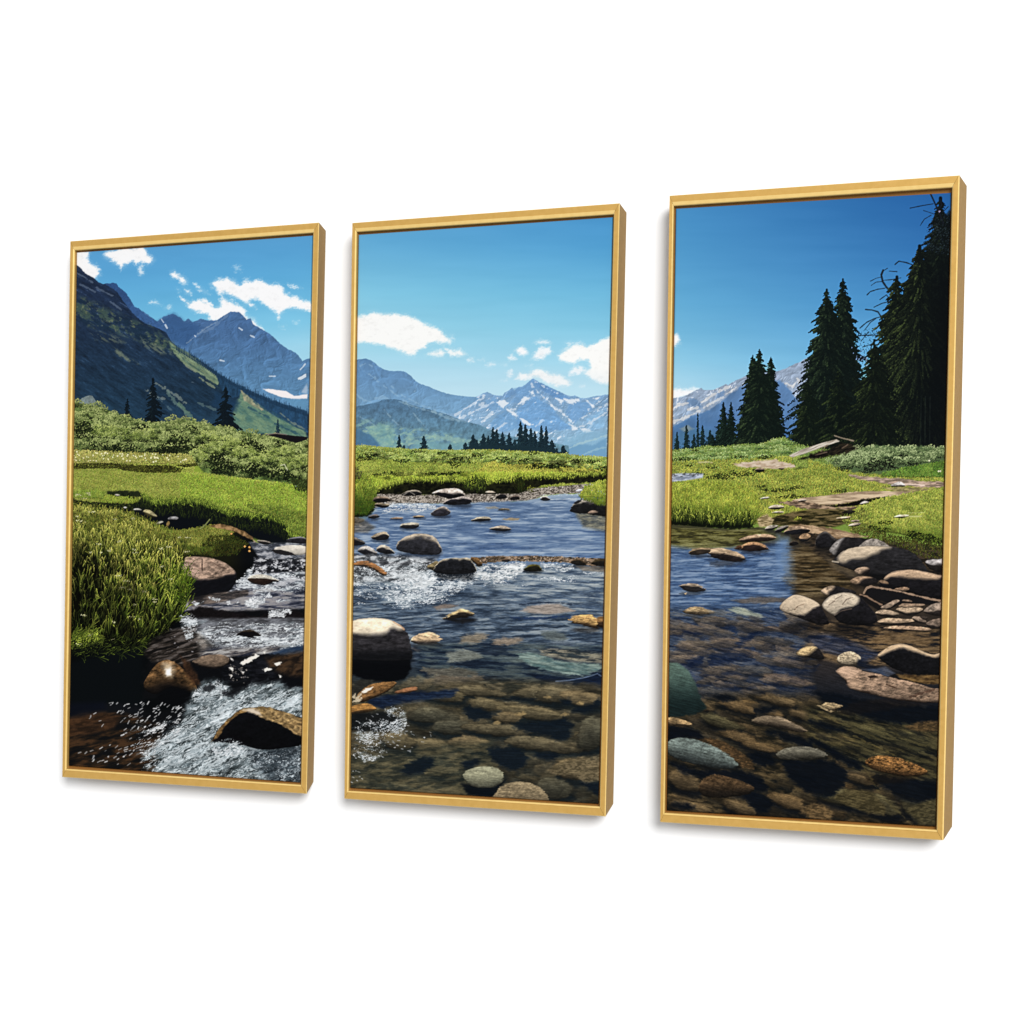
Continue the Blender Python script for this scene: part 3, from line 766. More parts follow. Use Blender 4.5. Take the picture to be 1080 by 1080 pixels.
    A.poly(fg, lambda x, y: mix(C(74, 86, 28), C(13, 18, 8), ss(540, 605, y)[..., None]), soft=2, rough=3, rs=6)

    def shade(x, y):
        s = ss(560, 615, y) * .7 + ss(630, 685, y) * .28
        s = s + .62 * ss(.46, .62, fbm(x / 9, y / 15, 303, 3)) * ss(555, 590, y)
        s = s + .5 * np.exp(-((x - 105) ** 2 / 250 + (y - 594) ** 2 / 40)) + .35 * ss(112, 78, x) * ss(555, 600, y) * ss(668, 640, y)
        s = s + .3 * np.exp(-((x - 140) ** 2 / 200 + (y - 602) ** 2 / 300))
        return np.clip(s, 0, .95)
    A.turf(fg, 6000, lambda x, y: 3 + (y - 530) * .12, (196, 194, 84), (24, 32, 11), lean=.22, shade=shade, clump=6, clump_y=8, keep=lambda x, y: np.clip(1.1 - ss(585, 690, y) * .8, .1, 1))
    A.turf([(72, 534), (126, 541), (165, 560), (190, 572), (192, 590), (150, 604), (100, 590), (72, 580)], 2600, 5.5, (226, 218, 112), (84, 96, 30), lean=.35, shade=lambda x, y: np.clip(shade(x, y) * .8 + .5 * ss(.5, .66, fbm(x / 7, y / 8, 77, 3)), 0, 1), clump=5, keep=lambda x, y: 1 - .8 * ss(560, 598, y))
    x, y = A.scatter([(72, 536), (126, 543), (165, 562), (190, 572), (190, 590), (150, 600), (100, 585), (72, 578)], 500)
    A.splat(x, y, mix(C(38, 46, 18), C(86, 92, 40), g.random((500, 1))), g.uniform(.3, .8, 500))
    k = A.mask(fg, 3, 2)
    w, x, y, m, d = k
    A.img[w] *= (1 - .45 * m * ss(572, 650, y))[..., None]
    # single blades caught by the sun
    xb, yb = A.scatter([(74, 575), (120, 570), (190, 585), (196, 632), (176, 660), (150, 675), (74, 680)], 620)
    o = np.argsort(yb); xb, yb = xb[o], yb[o]
    nb = len(xb); b = g.random(nb)[:, None] * (1 - .5 * ss(620, 680, yb)[:, None])
    A.blades(xb, yb + 7, g.uniform(7, 22, nb), g.normal(.12, .3, nb), g.normal(.1, .5, nb), mix(C(46, 62, 20), C(212, 210, 100), b ** 1.3), mix(C(12, 18, 8), C(62, 80, 26), b), 1)
    xb, yb = A.scatter([(140, 590), (196, 600), (196, 640), (176, 672), (150, 682), (120, 670)], 260)
    o = np.argsort(yb); xb, yb = xb[o], yb[o]; nb = len(xb); b = g.random(nb)[:, None]
    A.blades(xb, yb + 6, g.uniform(9, 22, nb), g.normal(.3, .25, nb), g.normal(.15, .5, nb), mix(C(70, 96, 24), C(200, 208, 88), b), mix(C(16, 26, 8), C(60, 84, 22), b), 2)
    # dark gaps at the right rim, tuft over the boulder
    A.turf([(188, 606), (200, 600), (204, 616), (196, 636), (188, 640)], 120, 12, (150, 176, 50), (36, 52, 14), lean=.5)
    # lit tufts bending over the water at left
    xb, yb = A.scatter([(72, 664), (96, 662), (100, 676), (90, 684), (72, 680)], 260)
    nb = len(xb); b = g.random(nb)[:, None]
    A.blades(xb, yb + 3, g.uniform(5, 15, nb), g.normal(1.2, .5, nb), g.normal(.3, .4, nb), mix(C(80, 104, 30), C(196, 206, 84), b), mix(C(24, 36, 10), C(110, 130, 40), b))
    xb, yb = A.scatter([(76, 560), (130, 556), (190, 580), (190, 600), (150, 640), (110, 620), (76, 600)], 420)
    o = np.argsort(yb); xb, yb = xb[o], yb[o]; nb = len(xb); b = g.random(nb)[:, None]
    A.blades(xb, yb, g.uniform(4, 11, nb), g.normal(.05, .2, nb), g.normal(.1, .35, nb), mix(C(150, 150, 62), C(232, 222, 120), b), mix(C(50, 64, 20), C(120, 130, 46), b), 1)
    for q, a in (([(80, 592), (100, 588), (112, 598), (108, 612), (90, 608), (78, 604)], .8), ([(88, 612), (112, 616), (120, 640), (96, 650), (76, 636)], .55), ([(132, 604), (146, 600), (150, 622), (136, 626)], .5), ([(150, 640), (170, 634), (176, 656), (156, 664)], .5), ([(104, 648), (140, 644), (150, 668), (112, 674)], .45)):
        k = A.mask(q, 9, 5, 6)
        w, x, y, m, d = k
        A.img[w] *= (1 - a * m * ss(.35, .6, fbm(x / 2.2, y / 7, 131, 3)))[..., None]
    xb, yb = A.scatter([(78, 600), (130, 600), (190, 606), (180, 650), (150, 672), (90, 668)], 190)
    o = np.argsort(yb); xb, yb = xb[o], yb[o]; nb = len(xb); b = g.random(nb)[:, None]
    A.blades(xb, yb + 6, g.uniform(8, 20, nb), g.normal(.15, .25, nb), g.normal(.1, .4, nb), mix(C(90, 112, 30), C(206, 208, 92), b), mix(C(20, 30, 10), C(66, 88, 26), b), 1)
    # white umbels
    fl = ((104, 574, 5), (95, 583, 4), (106, 583, 3), (115, 581, 5), (126, 571, 4), (143, 583, 4), (142, 580, 3), (126, 607, 5), (133, 613, 6), (128, 620, 6), (137, 622, 4), (151, 624, 3.4), (162, 632, 4), (164, 635, 3), (171, 598, 4), (170, 579, 5), (178, 577, 5), (196, 582, 6), (190, 567, 4), (197, 567, 5), (142, 638, 4), (138, 651, 4), (147, 653, 3), (85, 550, 5), (82, 549, 3), (92, 520, 4), (94, 522, 3), (82, 522, 4), (88, 526, 3), (97, 540, 5), (138, 547, 4), (121, 548, 3), (81, 545, 3), (120, 656, 3), (88, 649, 5), (179, 611, 3), (84, 680, 4), (118, 674, 3), (95, 670, 3))
    for x_, y_, s_ in fl:
        n = int(s_ * 2.4)
        A.splat(x_ + g.normal(0, s_ * .36, n), y_ + g.normal(0, .42, n), C(206, 204, 150) * g.uniform(.7, 1.08, (n, 1)), g.uniform(.3, .5, n))
    # dark pool under the grass
    A.poly([(66, 688), (100, 678), (130, 680), (150, 680), (164, 674), (176, 668), (186, 656), (196, 650), (196, 664), (180, 680), (160, 690), (152, 712), (150, 738), (190, 738), (206, 730), (210, 740), (196, 752), (170, 750), (140, 744), (110, 742), (66, 764)], (6, 10, 13), soft=6, rough=5, rs=6)
    xb, yb = A.scatter([(72, 676), (150, 672), (176, 662), (150, 690), (100, 694), (72, 694)], 380)
    nb = len(xb); b = (g.random(nb) ** 2)[:, None]
    A.blades(xb, yb, g.uniform(4, 12, nb), g.normal(.9, .7, nb), g.normal(.3, .5, nb), mix(C(16, 24, 12), C(112, 130, 48), b), mix(C(7, 10, 8), C(36, 46, 16), b))
    # brown shallows by the wet stone
    A.ripples([(158, 676), (180, 664), (206, 660), (210, 694), (190, 702), (160, 698), (152, 690)], [(20, 18, 18), (58, 50, 44), (100, 92, 88)], sc=(13, 1.8), soft=4, seed=40, ang=-15, alpha=.95)
    A.foam([(190, 648), (206, 646), (212, 668), (196, 676), (190, 664)], .5, soft=3, seed=41, sc=(3, 2))
    A.flecks([(176, 660), (210, 664), (206, 690), (176, 686)], 16, (.6, 1.6), 0, (200, 196, 200), .5)
    # wet brown stone
    st_ = [(150, 724), (154, 715), (160, 706), (167, 698.5), (174, 695.5), (182, 697), (190, 703), (198, 711), (205, 719), (209, 729), (203, 734), (194, 729), (184, 725), (175, 727), (165, 733), (155, 730)]
    A.rock(st_, (92, 68, 43), dark=(13, 11, 11), lit=.74, edge=.34, tex=.55, ts=(4, 2.5))
    A.poly([(172, 700), (180, 699), (184, 706), (180, 714), (174, 712)], (226, 208, 178), soft=7, alpha=.75, rough=2)
    A.poly([(174, 706), (180, 704), (180, 712), (176, 713)], (255, 252, 246), soft=3, rough=1)
    A.poly([(168, 730), (180, 724), (196, 728), (208, 733), (204, 742), (180, 744), (164, 738)], (7, 9, 13), soft=3, alpha=.9)
    A.poly([(190, 692), (200, 700), (208, 712), (212, 724), (204, 722), (196, 712)], (70, 46, 30), soft=3, rough=1.5, tex=.5, alpha=.8)
    # pool with brown bed, lower left
    A.ripples([(66, 756), (90, 750), (130, 752), (170, 764), (170, 815), (66, 812)], [(12, 13, 15), (34, 26, 19), (68, 47, 30)], sc=(16, 3.4), soft=5, seed=44, ang=-12, lo=.28, hi=.74)
    A.ripples([(70, 758), (92, 752), (128, 754), (120, 768), (90, 776), (70, 774)], [(42, 28, 18), (78, 52, 33)], sc=(10, 2.4), soft=4, seed=45, ang=-8, alpha=.7)
    A.poly([(66, 742), (110, 740), (112, 748), (90, 754), (66, 758)], (9, 13, 24), soft=6, alpha=.8)
    # the rapid in front
    rp = [(196, 744), (205, 730), (213, 720), (226, 716), (240, 722), (247, 731), (258, 726), (270, 721), (284, 718), (297, 718), (303, 727), (322, 724), (320, 830), (150, 822), (166, 804), (158, 790), (176, 772), (190, 760)]
    A.poly(rp, [(40, 48, 50), (118, 128, 132)], soft=6, rough=4, rs=8, ts=(8, 3), ang=-25)
    A.foam(rp, .52, soft=10, seed=50, sc=(5, 1.7), ang=-26, col=(222, 230, 233), grit=.5)
    A.foam([(205, 726), (228, 717), (240, 724), (236, 738), (212, 742), (198, 744)], .62, soft=4, seed=52, sc=(3, 2.2), grit=.6)
    A.foam([(246, 734), (268, 722), (300, 718), (304, 730), (318, 726), (318, 752), (290, 748), (258, 748), (236, 760), (215, 768), (230, 748)], .66, soft=5, seed=54, sc=(6, 2), ang=-22, col=(228, 236, 240))
    A.foam([(130, 772), (160, 760), (190, 756), (196, 780), (170, 800), (140, 795)], .36, soft=8, seed=56, sc=(5, 1.5), ang=-26)
    A.foam([(150, 790), (230, 780), (262, 792), (318, 790), (318, 826), (150, 818)], .48, soft=6, seed=57, sc=(4.5, 1.7), ang=-22, col=(214, 224, 228))
    for q, n in (([(108, 742), (140, 740), (196, 746), (190, 764), (150, 774), (128, 764)], 75), ([(125, 770), (165, 762), (190, 770), (170, 796), (130, 792)], 60), ([(80, 792), (130, 782), (165, 796), (160, 810), (80, 804)], 34), ([(86, 760), (100, 750), (110, 770)], 4)):
        A.flecks(q, n, (1, 4), -32, (232, 232, 232), .7)
    A.poly([(262, 792), (318, 788), (318, 826), (286, 824), (268, 808)], (14, 22, 30), soft=7, alpha=.65, rough=3)
    A.foam([(262, 792), (318, 788), (318, 826), (270, 824)], .40, soft=4, seed=58, sc=(2.6, 2), ang=-10, col=(214, 224, 230), grit=.65)
    for q in ([(212, 726), (222, 720), (228, 726), (220, 730)], [(232, 728), (246, 730), (246, 736), (236, 734)], [(240, 728), (256, 724), (250, 734)]):
        A.poly(q, (22, 24, 28), soft=2.5, rough=2.5, rs=3, alpha=.75)
    # big dark boulder in the rapid
    br = [(222, 783), (226, 776), (232, 767), (240, 759), (249, 751), (258, 747), (268, 746), (277, 745.5), (288, 747), (300, 751), (312, 755), (320, 758), (320, 786), (306, 788), (290, 790), (276, 791), (262, 788), (246, 784), (234, 783)]
    A.rock(br, (30, 30, 32), dark=(6, 8, 12), lit=-1, tex=.1)
    A.poly([(222, 783), (226, 776), (232, 767), (240, 759), (249, 751), (258, 747), (266, 747), (262, 750), (252, 753), (243, 760), (236, 768), (230, 778)], [(88, 66, 40), (150, 118, 72)], soft=1.2, rough=.8, tex=.3)
    A.poly([(256, 748), (268, 746), (277, 745.5), (288, 747), (300, 751), (312, 755), (320, 759), (320, 777), (312, 775), (304, 769), (294, 764), (284, 760), (276, 757), (266, 752)], [(112, 90, 58), (164, 136, 92)], soft=1.4, rough=1, tex=.4, ts=(3, 2), ang=20)
    A.poly([(256, 749), (266, 746.5), (274, 750), (276, 755), (268, 753)], (222, 208, 190), soft=3, rough=1, alpha=.85)
    A.foam([(222, 783), (240, 776), (262, 788), (246, 800), (224, 796)], .62, soft=4, seed=60, sc=(3, 1.8), ang=-20)
    A.refract([(190, 620), (324, 612), (322, 830), (150, 825), (190, 760), (160, 690)], 1., .5, sc=(5, 2), ang=-15, seed=3)
    A.refract([(66, 752), (120, 756), (120, 815), (66, 812)], 1.5, .6, sc=(8, 2), ang=-12, seed=5)
    A.contrast(fg, 1.25, 125, soft=5)
    for q, a in (([(74, 606), (120, 602), (150, 625), (150, 668), (110, 676), (74, 664)], .45), ([(112, 586), (140, 590), (140, 604), (110, 602)], .4), ([(74, 570), (92, 572), (96, 600), (74, 604)], .5), ([(150, 596), (176, 600), (172, 624), (150, 622)], .35), ([(120, 650), (185, 640), (176, 672), (130, 684)], .4)):
        k = A.mask(q, 12, 6, 7)
        w, x, y, m, d = k
        A.img[w] *= (1 - a * m * ss(.25, .55, fbm(x / 5, y / 9, 171, 3)))[..., None]
    A.contrast([(200, 600), (324, 590), (322, 830), (150, 825), (150, 690)], 1.2, 115)
    A.contrast([(70, 430), (330, 462), (330, 515), (200, 500), (70, 480)], 1.2, 105)
    A.grain([(70, 426), (330, 462), (330, 540), (70, 540)], .13)
    A.grain([(70, 276), (330, 430), (330, 470), (70, 440)], .12, sc=(1.6, 1.2))
    A.grain([(200, 600), (324, 620), (322, 830), (150, 825), (160, 690)], .26, sc=(9, 1.), ang=-20)
    A.sharpen(.32)
    A.grain([(70, 540), (330, 540), (330, 830), (70, 820)], .14)
    return A


def paint_middle():
    A = Art([(378, 247.6), (646, 229), (630.8, 848), (369.2, 831)], 23)
    X, Y = A.X, A.Y
    g = A.rng
    st = np.array([225, 260, 310, 345, 380, 410, 450.])
    cl = C([92, 164, 213], [102, 174, 216], [130, 199, 227], [150, 210, 232], [170, 219, 238], [190, 227, 241], [203, 232, 240])
    cr = C([74, 148, 203], [84, 160, 210], [112, 186, 222], [132, 200, 228], [160, 214, 236], [188, 226, 240], [200, 230, 240])
    t = ((X - 375) / 265).clip(0, 1)
    for ch in range(3):
        A.img[..., ch] = mix(np.interp(Y, st, cl[:, ch]), np.interp(Y, st, cr[:, ch]), t)
    A.img += ((fbm(X / 70, Y / 9, 5, 3) - .5) * 7)[..., None]
    cw = (252, 252, 250)
    A.cloud([(368, 335), (385, 331.5), (395, 329), (403, 330), (412, 330), (420, 331), (430, 332), (440, 336), (447, 341), (458, 344), (465, 348), (470, 353), (477, 360), (474, 362), (465, 363), (458, 361), (452, 362), (449, 367), (442, 369), (437, 375), (430, 375), (422, 371), (412, 367), (404, 364), (392, 362), (368, 361)], rough=2, rs=6, col=cw)
    A.cloud([(450, 374), (457, 370), (466, 368), (470, 372), (467, 376), (458, 376)], rough=2, rs=4, col=cw, alpha=.9)
    A.cloud([(468, 367), (478, 369), (485, 368), (493, 374), (488, 376), (475, 376)], rough=2.2, rs=4, col=cw, alpha=.9)
    A.cloud([(492, 379), (499, 377), (500, 382), (494, 382)], rough=2, rs=3, alpha=.7)
    A.cloud([(474, 353), (478, 353), (479, 358), (476, 358)], rough=3, rs=3, alpha=.4)
    A.cloud([(543, 370), (547, 366), (551, 365), (556, 369), (557, 373), (552, 376), (547, 374)], rough=1.6, rs=4, alpha=.95)
    A.cloud([(535, 377), (540, 374), (545, 379), (538, 380)], rough=1.6, rs=3, alpha=.85)
    A.cloud([(563, 361), (570, 358), (580, 360), (581, 363), (566, 363)], rough=2, rs=4, alpha=.75)
    A.cloud([(563, 373), (568, 366), (580, 366), (583, 371), (577, 374), (573, 379), (566, 379), (560, 379)], rough=2.4, rs=4, alpha=.9)
    A.cloud([(588, 375), (594, 369), (605, 363.5), (615, 361.5), (619, 365), (628, 362), (637, 357), (650, 353), (650, 404), (634, 405), (624, 401), (616, 394), (622, 387), (620, 381), (612, 380), (605, 384), (597, 382), (590, 380)], rough=2.4, rs=6, col=cw)
    A.cloud([(543, 400), (548, 393), (556, 394), (562, 390), (569, 388.5), (580, 393), (590, 395), (600, 400), (604, 404), (598, 408), (585, 408), (575, 404), (566, 399), (558, 400), (550, 401)], rough=2.2, rs=5, col=cw)
    A.cloud([(600, 392), (606, 386), (614, 386), (620, 392), (610, 395), (601, 396)], rough=2.4, rs=4, alpha=.85)
    A.cloud([(512, 385), (518, 382), (523, 384), (516, 387)], rough=2, rs=3, alpha=.75)
    A.cloud([(534, 393), (540, 390), (542, 396), (537, 398)], rough=2, rs=3, alpha=.75)
    for p in ((508, 379), (531, 384), (532, 401), (558, 385), (614, 407), (600, 361)):
        A.cloud([(p[0] - 4, p[1] + 1), (p[0] + 3, p[1] - 1), (p[0] + 3, p[1] + 1)], rough=2.5, rs=3, alpha=.4)
    A.cloud([(596, 362), (612, 360), (614, 362), (600, 364)], rough=2.5, rs=3, alpha=.5)

    # snow peaks in the middle distance
    A.relief([(470, 430), (490, 421), (500, 419), (506, 417), (510, 414.5), (514, 413.5), (520, 416.5), (530, 417.5), (532, 414), (536, 412), (540, 409), (542.5, 412), (547, 407.5), (551, 408), (556, 404), (562, 399), (567, 402), (574, 406), (580, 408.5), (590, 413), (596, 416), (602, 418), (606, 417), (612, 420), (618, 420), (626, 418), (634, 417), (645, 415), (645, 490), (470, 490)], (112, 150, 190), (136, 174, 202), 400, 470, sc=(12, 9), amp=.30, light=(-.55, -.6), snow=.30, snow_y=(408, 424), skew=.5)
    # shaded faces
    for q, c, a in (([(562, 400), (580, 409), (596, 417), (602, 421), (594, 423), (584, 419), (572, 412), (566, 407)], (84, 132, 186), .85), ([(562, 400), (566, 408), (572, 416), (560, 416), (548, 425), (540, 424), (547, 409), (551, 408)], (96, 146, 196), .6), ([(563, 417), (580, 428), (592, 442), (604, 452), (575, 456), (545, 448), (545, 432)], (96, 146, 196), .85), ([(534, 433), (548, 444), (556, 450), (530, 456), (515, 450), (524, 438)], (92, 142, 190), .7), ([(602, 424), (620, 424), (626, 430), (614, 440), (606, 446), (596, 436)], (96, 144, 194), .7), ([(530, 418), (541, 410), (548, 408), (544, 416), (534, 420)], (90, 138, 190), .6), ([(512, 423), (522, 419), (534, 432), (524, 436), (514, 430)], (100, 148, 194), .6), ([(618, 442), (636, 432), (638, 450), (622, 456)], (124, 170, 206), .7)):
        A.relief(q, c, tuple(v * 1.08 for v in c), 400, 460, sc=(9, 12), amp=.34, light=(-.5, -.6), rough=1.4, soft=2., alpha=a * .9, skew=-.5, snow=.02, snow_y=(405, 420), seed=int(q[0][0]))
    # snowfields and couloirs
    for q in ([(546, 427), (549, 424), (553, 417.5), (556, 419), (561, 419), (556, 422), (550, 425)], [(558, 413), (562, 412), (563, 415), (560, 416)], [(586, 420.5), (590, 420), (595, 422.5), (592, 425)], [(594, 420.5), (602, 421), (611, 420.5), (610, 423), (604, 426), (600, 425)], [(579, 425), (583, 427), (588, 432), (586, 433), (581, 429)], [(618, 422), (622, 424), (628, 430), (626, 430.5), (621, 426)], [(626, 420), (633, 419), (630, 422)], [(523, 424), (531, 422), (536, 425), (531, 431)], [(534, 431.5), (541, 434), (545, 437), (548, 441), (542, 438)], [(549, 441), (556, 444), (562, 448), (558, 449), (552, 446)], [(600, 447), (606, 449), (609, 453), (604, 453)], [(612, 452), (620, 452), (625, 455), (618, 457)]):
        A.poly(q, (238, 241, 245), soft=1.4, rough=1.8, rs=2.5, alpha=.9)
    for p, w_ in (([(563, 401), (576, 409), (588, 415)], 1.), ([(560, 405), (568, 414), (580, 424), (592, 436), (603, 444)], 1.6), ([(590, 432), (602, 444), (608, 452)], 1.6), ([(563, 418), (552, 426), (542, 432), (534, 431)], 1.5), ([(611, 441), (620, 438), (630, 432), (640, 426)], 2.2), ([(500, 434), (512, 428), (520, 424)], 2), ([(501, 422), (510, 416), (514, 420)], 1.4), ([(505, 428), (516, 420)], 2), ([(480, 438), (496, 427), (510, 419)], 3), ([(486, 441), (500, 434)], 2), ([(620, 432), (626, 428), (632, 424)], 1.4), ([(606, 452), (622, 446), (638, 436)], 2.5), ([(520, 455), (534, 446)], 2.5), ([(565, 450), (573, 442)], 2.5), ([(508, 445), (520, 434)], 2.5)):
        A.line(p, w_ * .6, (232, 236, 242), .6, rough=2.6)
    A.poly([(596, 462), (612, 456), (640, 454), (640, 486), (590, 482)], (128, 176, 204), soft=5, alpha=.65, rough=2)
    A.poly([(595, 472), (610, 468), (625, 470), (640, 462), (640, 486), (598, 484)], (96, 146, 184), soft=2.5, alpha=.8, rough=1.5)
    A.line([(598, 474), (610, 468), (626, 464), (640, 459)], 1.6, (176, 206, 208), .55, rough=1.5)
    A.line([(610, 482), (625, 475), (640, 472)], 1.6, (160, 196, 206), .5, rough=1.5)

    # long blue ridge on the left
    A.relief([(368, 380), (380, 379), (386, 378), (391, 380), (396, 383.5), (400, 387), (406, 390), (414, 391.5), (420, 391), (427, 392), (433, 396), (438, 401.5), (444, 405), (455, 409), (465, 413), (475, 416), (490, 418), (500, 418.5), (506, 420), (494, 428), (480, 436), (470, 436), (440, 440), (368, 450)], (84, 126, 170), (110, 154, 190), 385, 440, sc=(14, 16), amp=.30, light=(-.6, -.4), skew=-.6, rough=.6)
    for p, w_ in (([(398, 402), (412, 412), (425, 422), (440, 430)], .9), ([(437, 413), (440, 406)], 1.6), ([(396, 420), (404, 419), (408, 421)], 3), ([(376, 416), (384, 422), (392, 424)], 2), ([(377, 430), (388, 427), (396, 425)], 1.4), ([(410, 405), (426, 418), (446, 428), (470, 436)], .9), ([(380, 386), (386, 383), (392, 386)], 1.2), ([(384, 392), (398, 400)], .8)):
        A.line(p, w_ * .8, (150, 186, 212), .42, rough=2)
    # forested hill
    def hill(x, y):
        n = fbm(x / 4 + y / 9, y / 5 - x / 16, 17, 5, .7)
        t = ss(420, 472, y)[..., None]
        return mix(C(66, 102, 134), C(88, 128, 146), t) * (1 + .8 * (n - .5))[..., None]
    A.poly([(368, 430), (385, 427), (395, 425), (403, 422), (412, 420.5), (418, 421), (425, 423), (435, 427), (442, 429), (450, 431), (465, 435), (474, 438), (482, 441), (492, 445), (506, 448), (520, 455), (540, 460), (600, 470), (600, 490), (368, 490)], hill, rough=.9, rs=2.5)
    for p, w_ in (([(420, 423), (440, 430), (470, 438), (490, 445)], 1.2), ([(428, 424), (436, 436), (446, 448), (452, 454)], .9), ([(405, 432), (412, 440), (420, 448)], .9), ([(455, 433), (470, 440), (484, 444)], 2), ([(380, 440), (392, 446), (398, 452)], 1.5)):
        A.line(p, w_, (140, 172, 188), .55, rough=1.6)
    k = A.mask([(376, 442), (396, 445), (410, 447), (425, 452), (440, 452), (470, 458), (500, 462), (540, 466), (540, 480), (376, 480)], 6, 3, 6)
    w, x, y, m, d = k
    n = fbm(x / 8, (y + x * .1) / 3.5, 29, 4, .6)
    A.put(w, m * ss(.47, .62, n), mix(C(126, 166, 158), C(162, 190, 160), ss(.5, .8, fbm(x / 4, y / 2, 9, 3))[..., None]), .8)
    A.poly([(388, 450), (405, 446), (418, 452), (416, 462), (428, 472), (400, 474), (390, 462)], [(118, 166, 152), (152, 190, 160)], soft=3.5, rough=4, rs=4, alpha=.6)
    A.line([(398, 462), (410, 456), (418, 468)], 1.2, (84, 128, 140), .6, rough=1.2)
    A.poly([(446, 459), (460, 458), (478, 461), (492, 464), (480, 467), (462, 464)], (160, 194, 168), soft=2.2, rough=3, rs=3, alpha=.55)
    A.poly([(368, 452), (380, 454), (390, 458), (397, 464), (404, 476), (368, 476)], (58, 100, 134), soft=2.5, rough=1.2, alpha=.95, tex=.15)
    A.poly([(440, 466), (500, 468), (520, 474), (520, 480), (430, 478)], (110, 158, 160), soft=3, rough=2, rs=3, alpha=.7)
    # thin veil of distance
    A.poly([(366, 376), (645, 396), (645, 486), (366, 478)], (186, 214, 236), soft=14, alpha=.15)
    # distant spruces
    dk, lt = (22, 40, 50), (44, 70, 74)
    for x0, tp, bs, hw in ((421, 459, 473, 2.4), (447, 460, 474, 4), (426, 470, 474, 2.5), (475, 469, 475, 3), (491, 467, 476, 4), (499, 459, 476, 5), (503, 464, 476, 3.5), (510, 458, 476, 5), (515, 460, 476, 4), (520, 451, 477, 4), (524, 453, 477, 4), (530, 456, 478, 4.5), (537, 457, 478, 4.5), (543, 464, 479, 4), (549, 445, 479, 5), (554, 448, 480, 5), (560, 452, 480, 5), (564, 455, 480, 4), (571, 449, 480, 3.6), (576, 450, 480, 3.6), (582, 464, 481, 5), (594, 470, 482, 5), (587, 473, 482, 3), (568, 466, 481, 4)):
        A.conifer(x0, tp, bs, hw * 1.7, dk, lt, n=int((bs - tp) * 22), power=.72, gaps=.12)
    A.poly([(495, 468), (545, 470), (585, 474), (585, 483), (495, 478)], (26, 46, 54), soft=2, rough=1.5, rs=2.5, alpha=.85)
    # meadow
    top = [(366, 470), (385, 470), (400, 471.5), (430, 474), (480, 475.5), (520, 475), (560, 477), (600, 480), (645, 483)]
    A.poly(top + [(645, 560), (366, 560)], (136, 156, 58), rough=1, soft=1.2)
    A.turf(top + [(645, 512), (560, 515), (366, 524)], 30000, lambda x, y: 1.1 + (y - 472) * .03, (190, 196, 92), (114, 130, 52), clump=12, clump_y=3)
    A.turf([(520, 486), (640, 490), (640, 500), (560, 504), (500, 500)], 3500, 1.5, (214, 206, 96), (150, 152, 60), clump=14, clump_y=2)
    L, M, D = (186, 198, 116), (128, 152, 74), (40, 54, 30)
    tx = np.array([p[0] for p in top]); ty = np.array([p[1] for p in top])
    for off in (0, 4, 8):
        for xc in np.arange(370, 642, 7.5):
            xx = xc + g.uniform(-3, 3); yb = np.interp(xx, tx, ty) + off + g.uniform(-.5, 1.5) + 2.6
            kk = g.uniform(.7, 1.25)
            A.bush(xx, yb, 7 * kk, 3.6 * kk, L, M, D if g.random() < .5 else (76, 96, 48), r=.55)
    for x_, y_, rx, ry in ((384, 483, 8, 3.5), (392, 480, 8, 2), (424, 486, 9, 2), (440, 476, 8, 1.5), (488, 484, 9, 2.5), (480, 490, 6, 4), (466, 478, 6, 1.6), (504, 480, 8, 2), (531, 484, 8, 2.5), (553, 486, 8, 2), (562, 478, 6, 1.5), (610, 486, 9, 2.4), (624, 487, 7, 1.6), (572, 492, 16, 3), (585, 491, 9, 3.5), (638, 495, 5, 5), (408, 502, 16, 4), (395, 503, 8, 3), (468, 501, 18, 3), (480, 499, 8, 2), (620, 504, 16, 3), (610, 501, 4, 4), (460, 500, 10, 2)):
        n = int(rx * ry * 4); a = g.uniform(0, 6.28, n); q = np.sqrt(g.random(n)) * (1 + .25 * np.sin(3 * a + x_))
        c = np.clip(g.normal(.3, .32, n), 0, 1)[:, None]
        A.splat(x_ + np.cos(a) * q * rx, y_ + np.sin(a) * q * ry, mix(C(24, 32, 16), C(92, 108, 46), c), g.uniform(.35, .7, n))
    A.turf([(390, 504), (430, 504), (470, 504), (500, 500), (560, 500), (640, 502), (640, 507), (600, 506), (540, 508), (500, 512), (440, 512), (392, 518)], 5200, 3, (206, 214, 88), (124, 148, 44), clump=7)
    for q, a in (([(380, 478), (400, 476), (420, 480), (400, 486), (380, 486)], .4), ([(440, 480), (480, 478), (500, 484), (470, 490), (440, 486)], .35), ([(540, 484), (600, 484), (620, 490), (580, 494), (540, 490)], .4), ([(390, 498), (440, 497), (500, 499), (490, 505), (400, 507)], .35), ([(590, 496), (645, 494), (645, 504), (600, 503)], .45)):
        k = A.mask(q, 6, 4, 8)
        w, x, y, m, d = k
        A.img[w] *= (1 - a * m * ss(.35, .65, fbm(x / 6, y / 2.4, 137, 3)))[..., None]
    # bank undercut
    A.poly([(390, 520), (404, 514), (418, 508.5), (432, 506.5), (446, 507), (462, 508), (476, 506.5), (490, 507.5), (498, 512), (512, 511), (522, 508), (540, 504), (552, 503.5), (570, 503), (590, 503), (606, 503), (620, 501), (645, 500), (645, 508), (610, 509.5), (575, 511), (560, 518), (548, 523), (500, 523), (470, 523), (440, 522), (410, 524), (392, 524)], [(16, 19, 12), (42, 44, 22)], soft=1.4, rough=2.2, rs=3, ts=(3, 2))
    xs = np.sort(g.uniform(388, 640, 900)); ys = np.interp(xs, [388, 404, 432, 446, 476, 498, 522, 552, 590, 640], [518, 512, 504.5, 505, 504.5, 510, 506.5, 502, 501, 498]) + g.normal(0, 1.3, 900)
    b = g.random(900)[:, None]
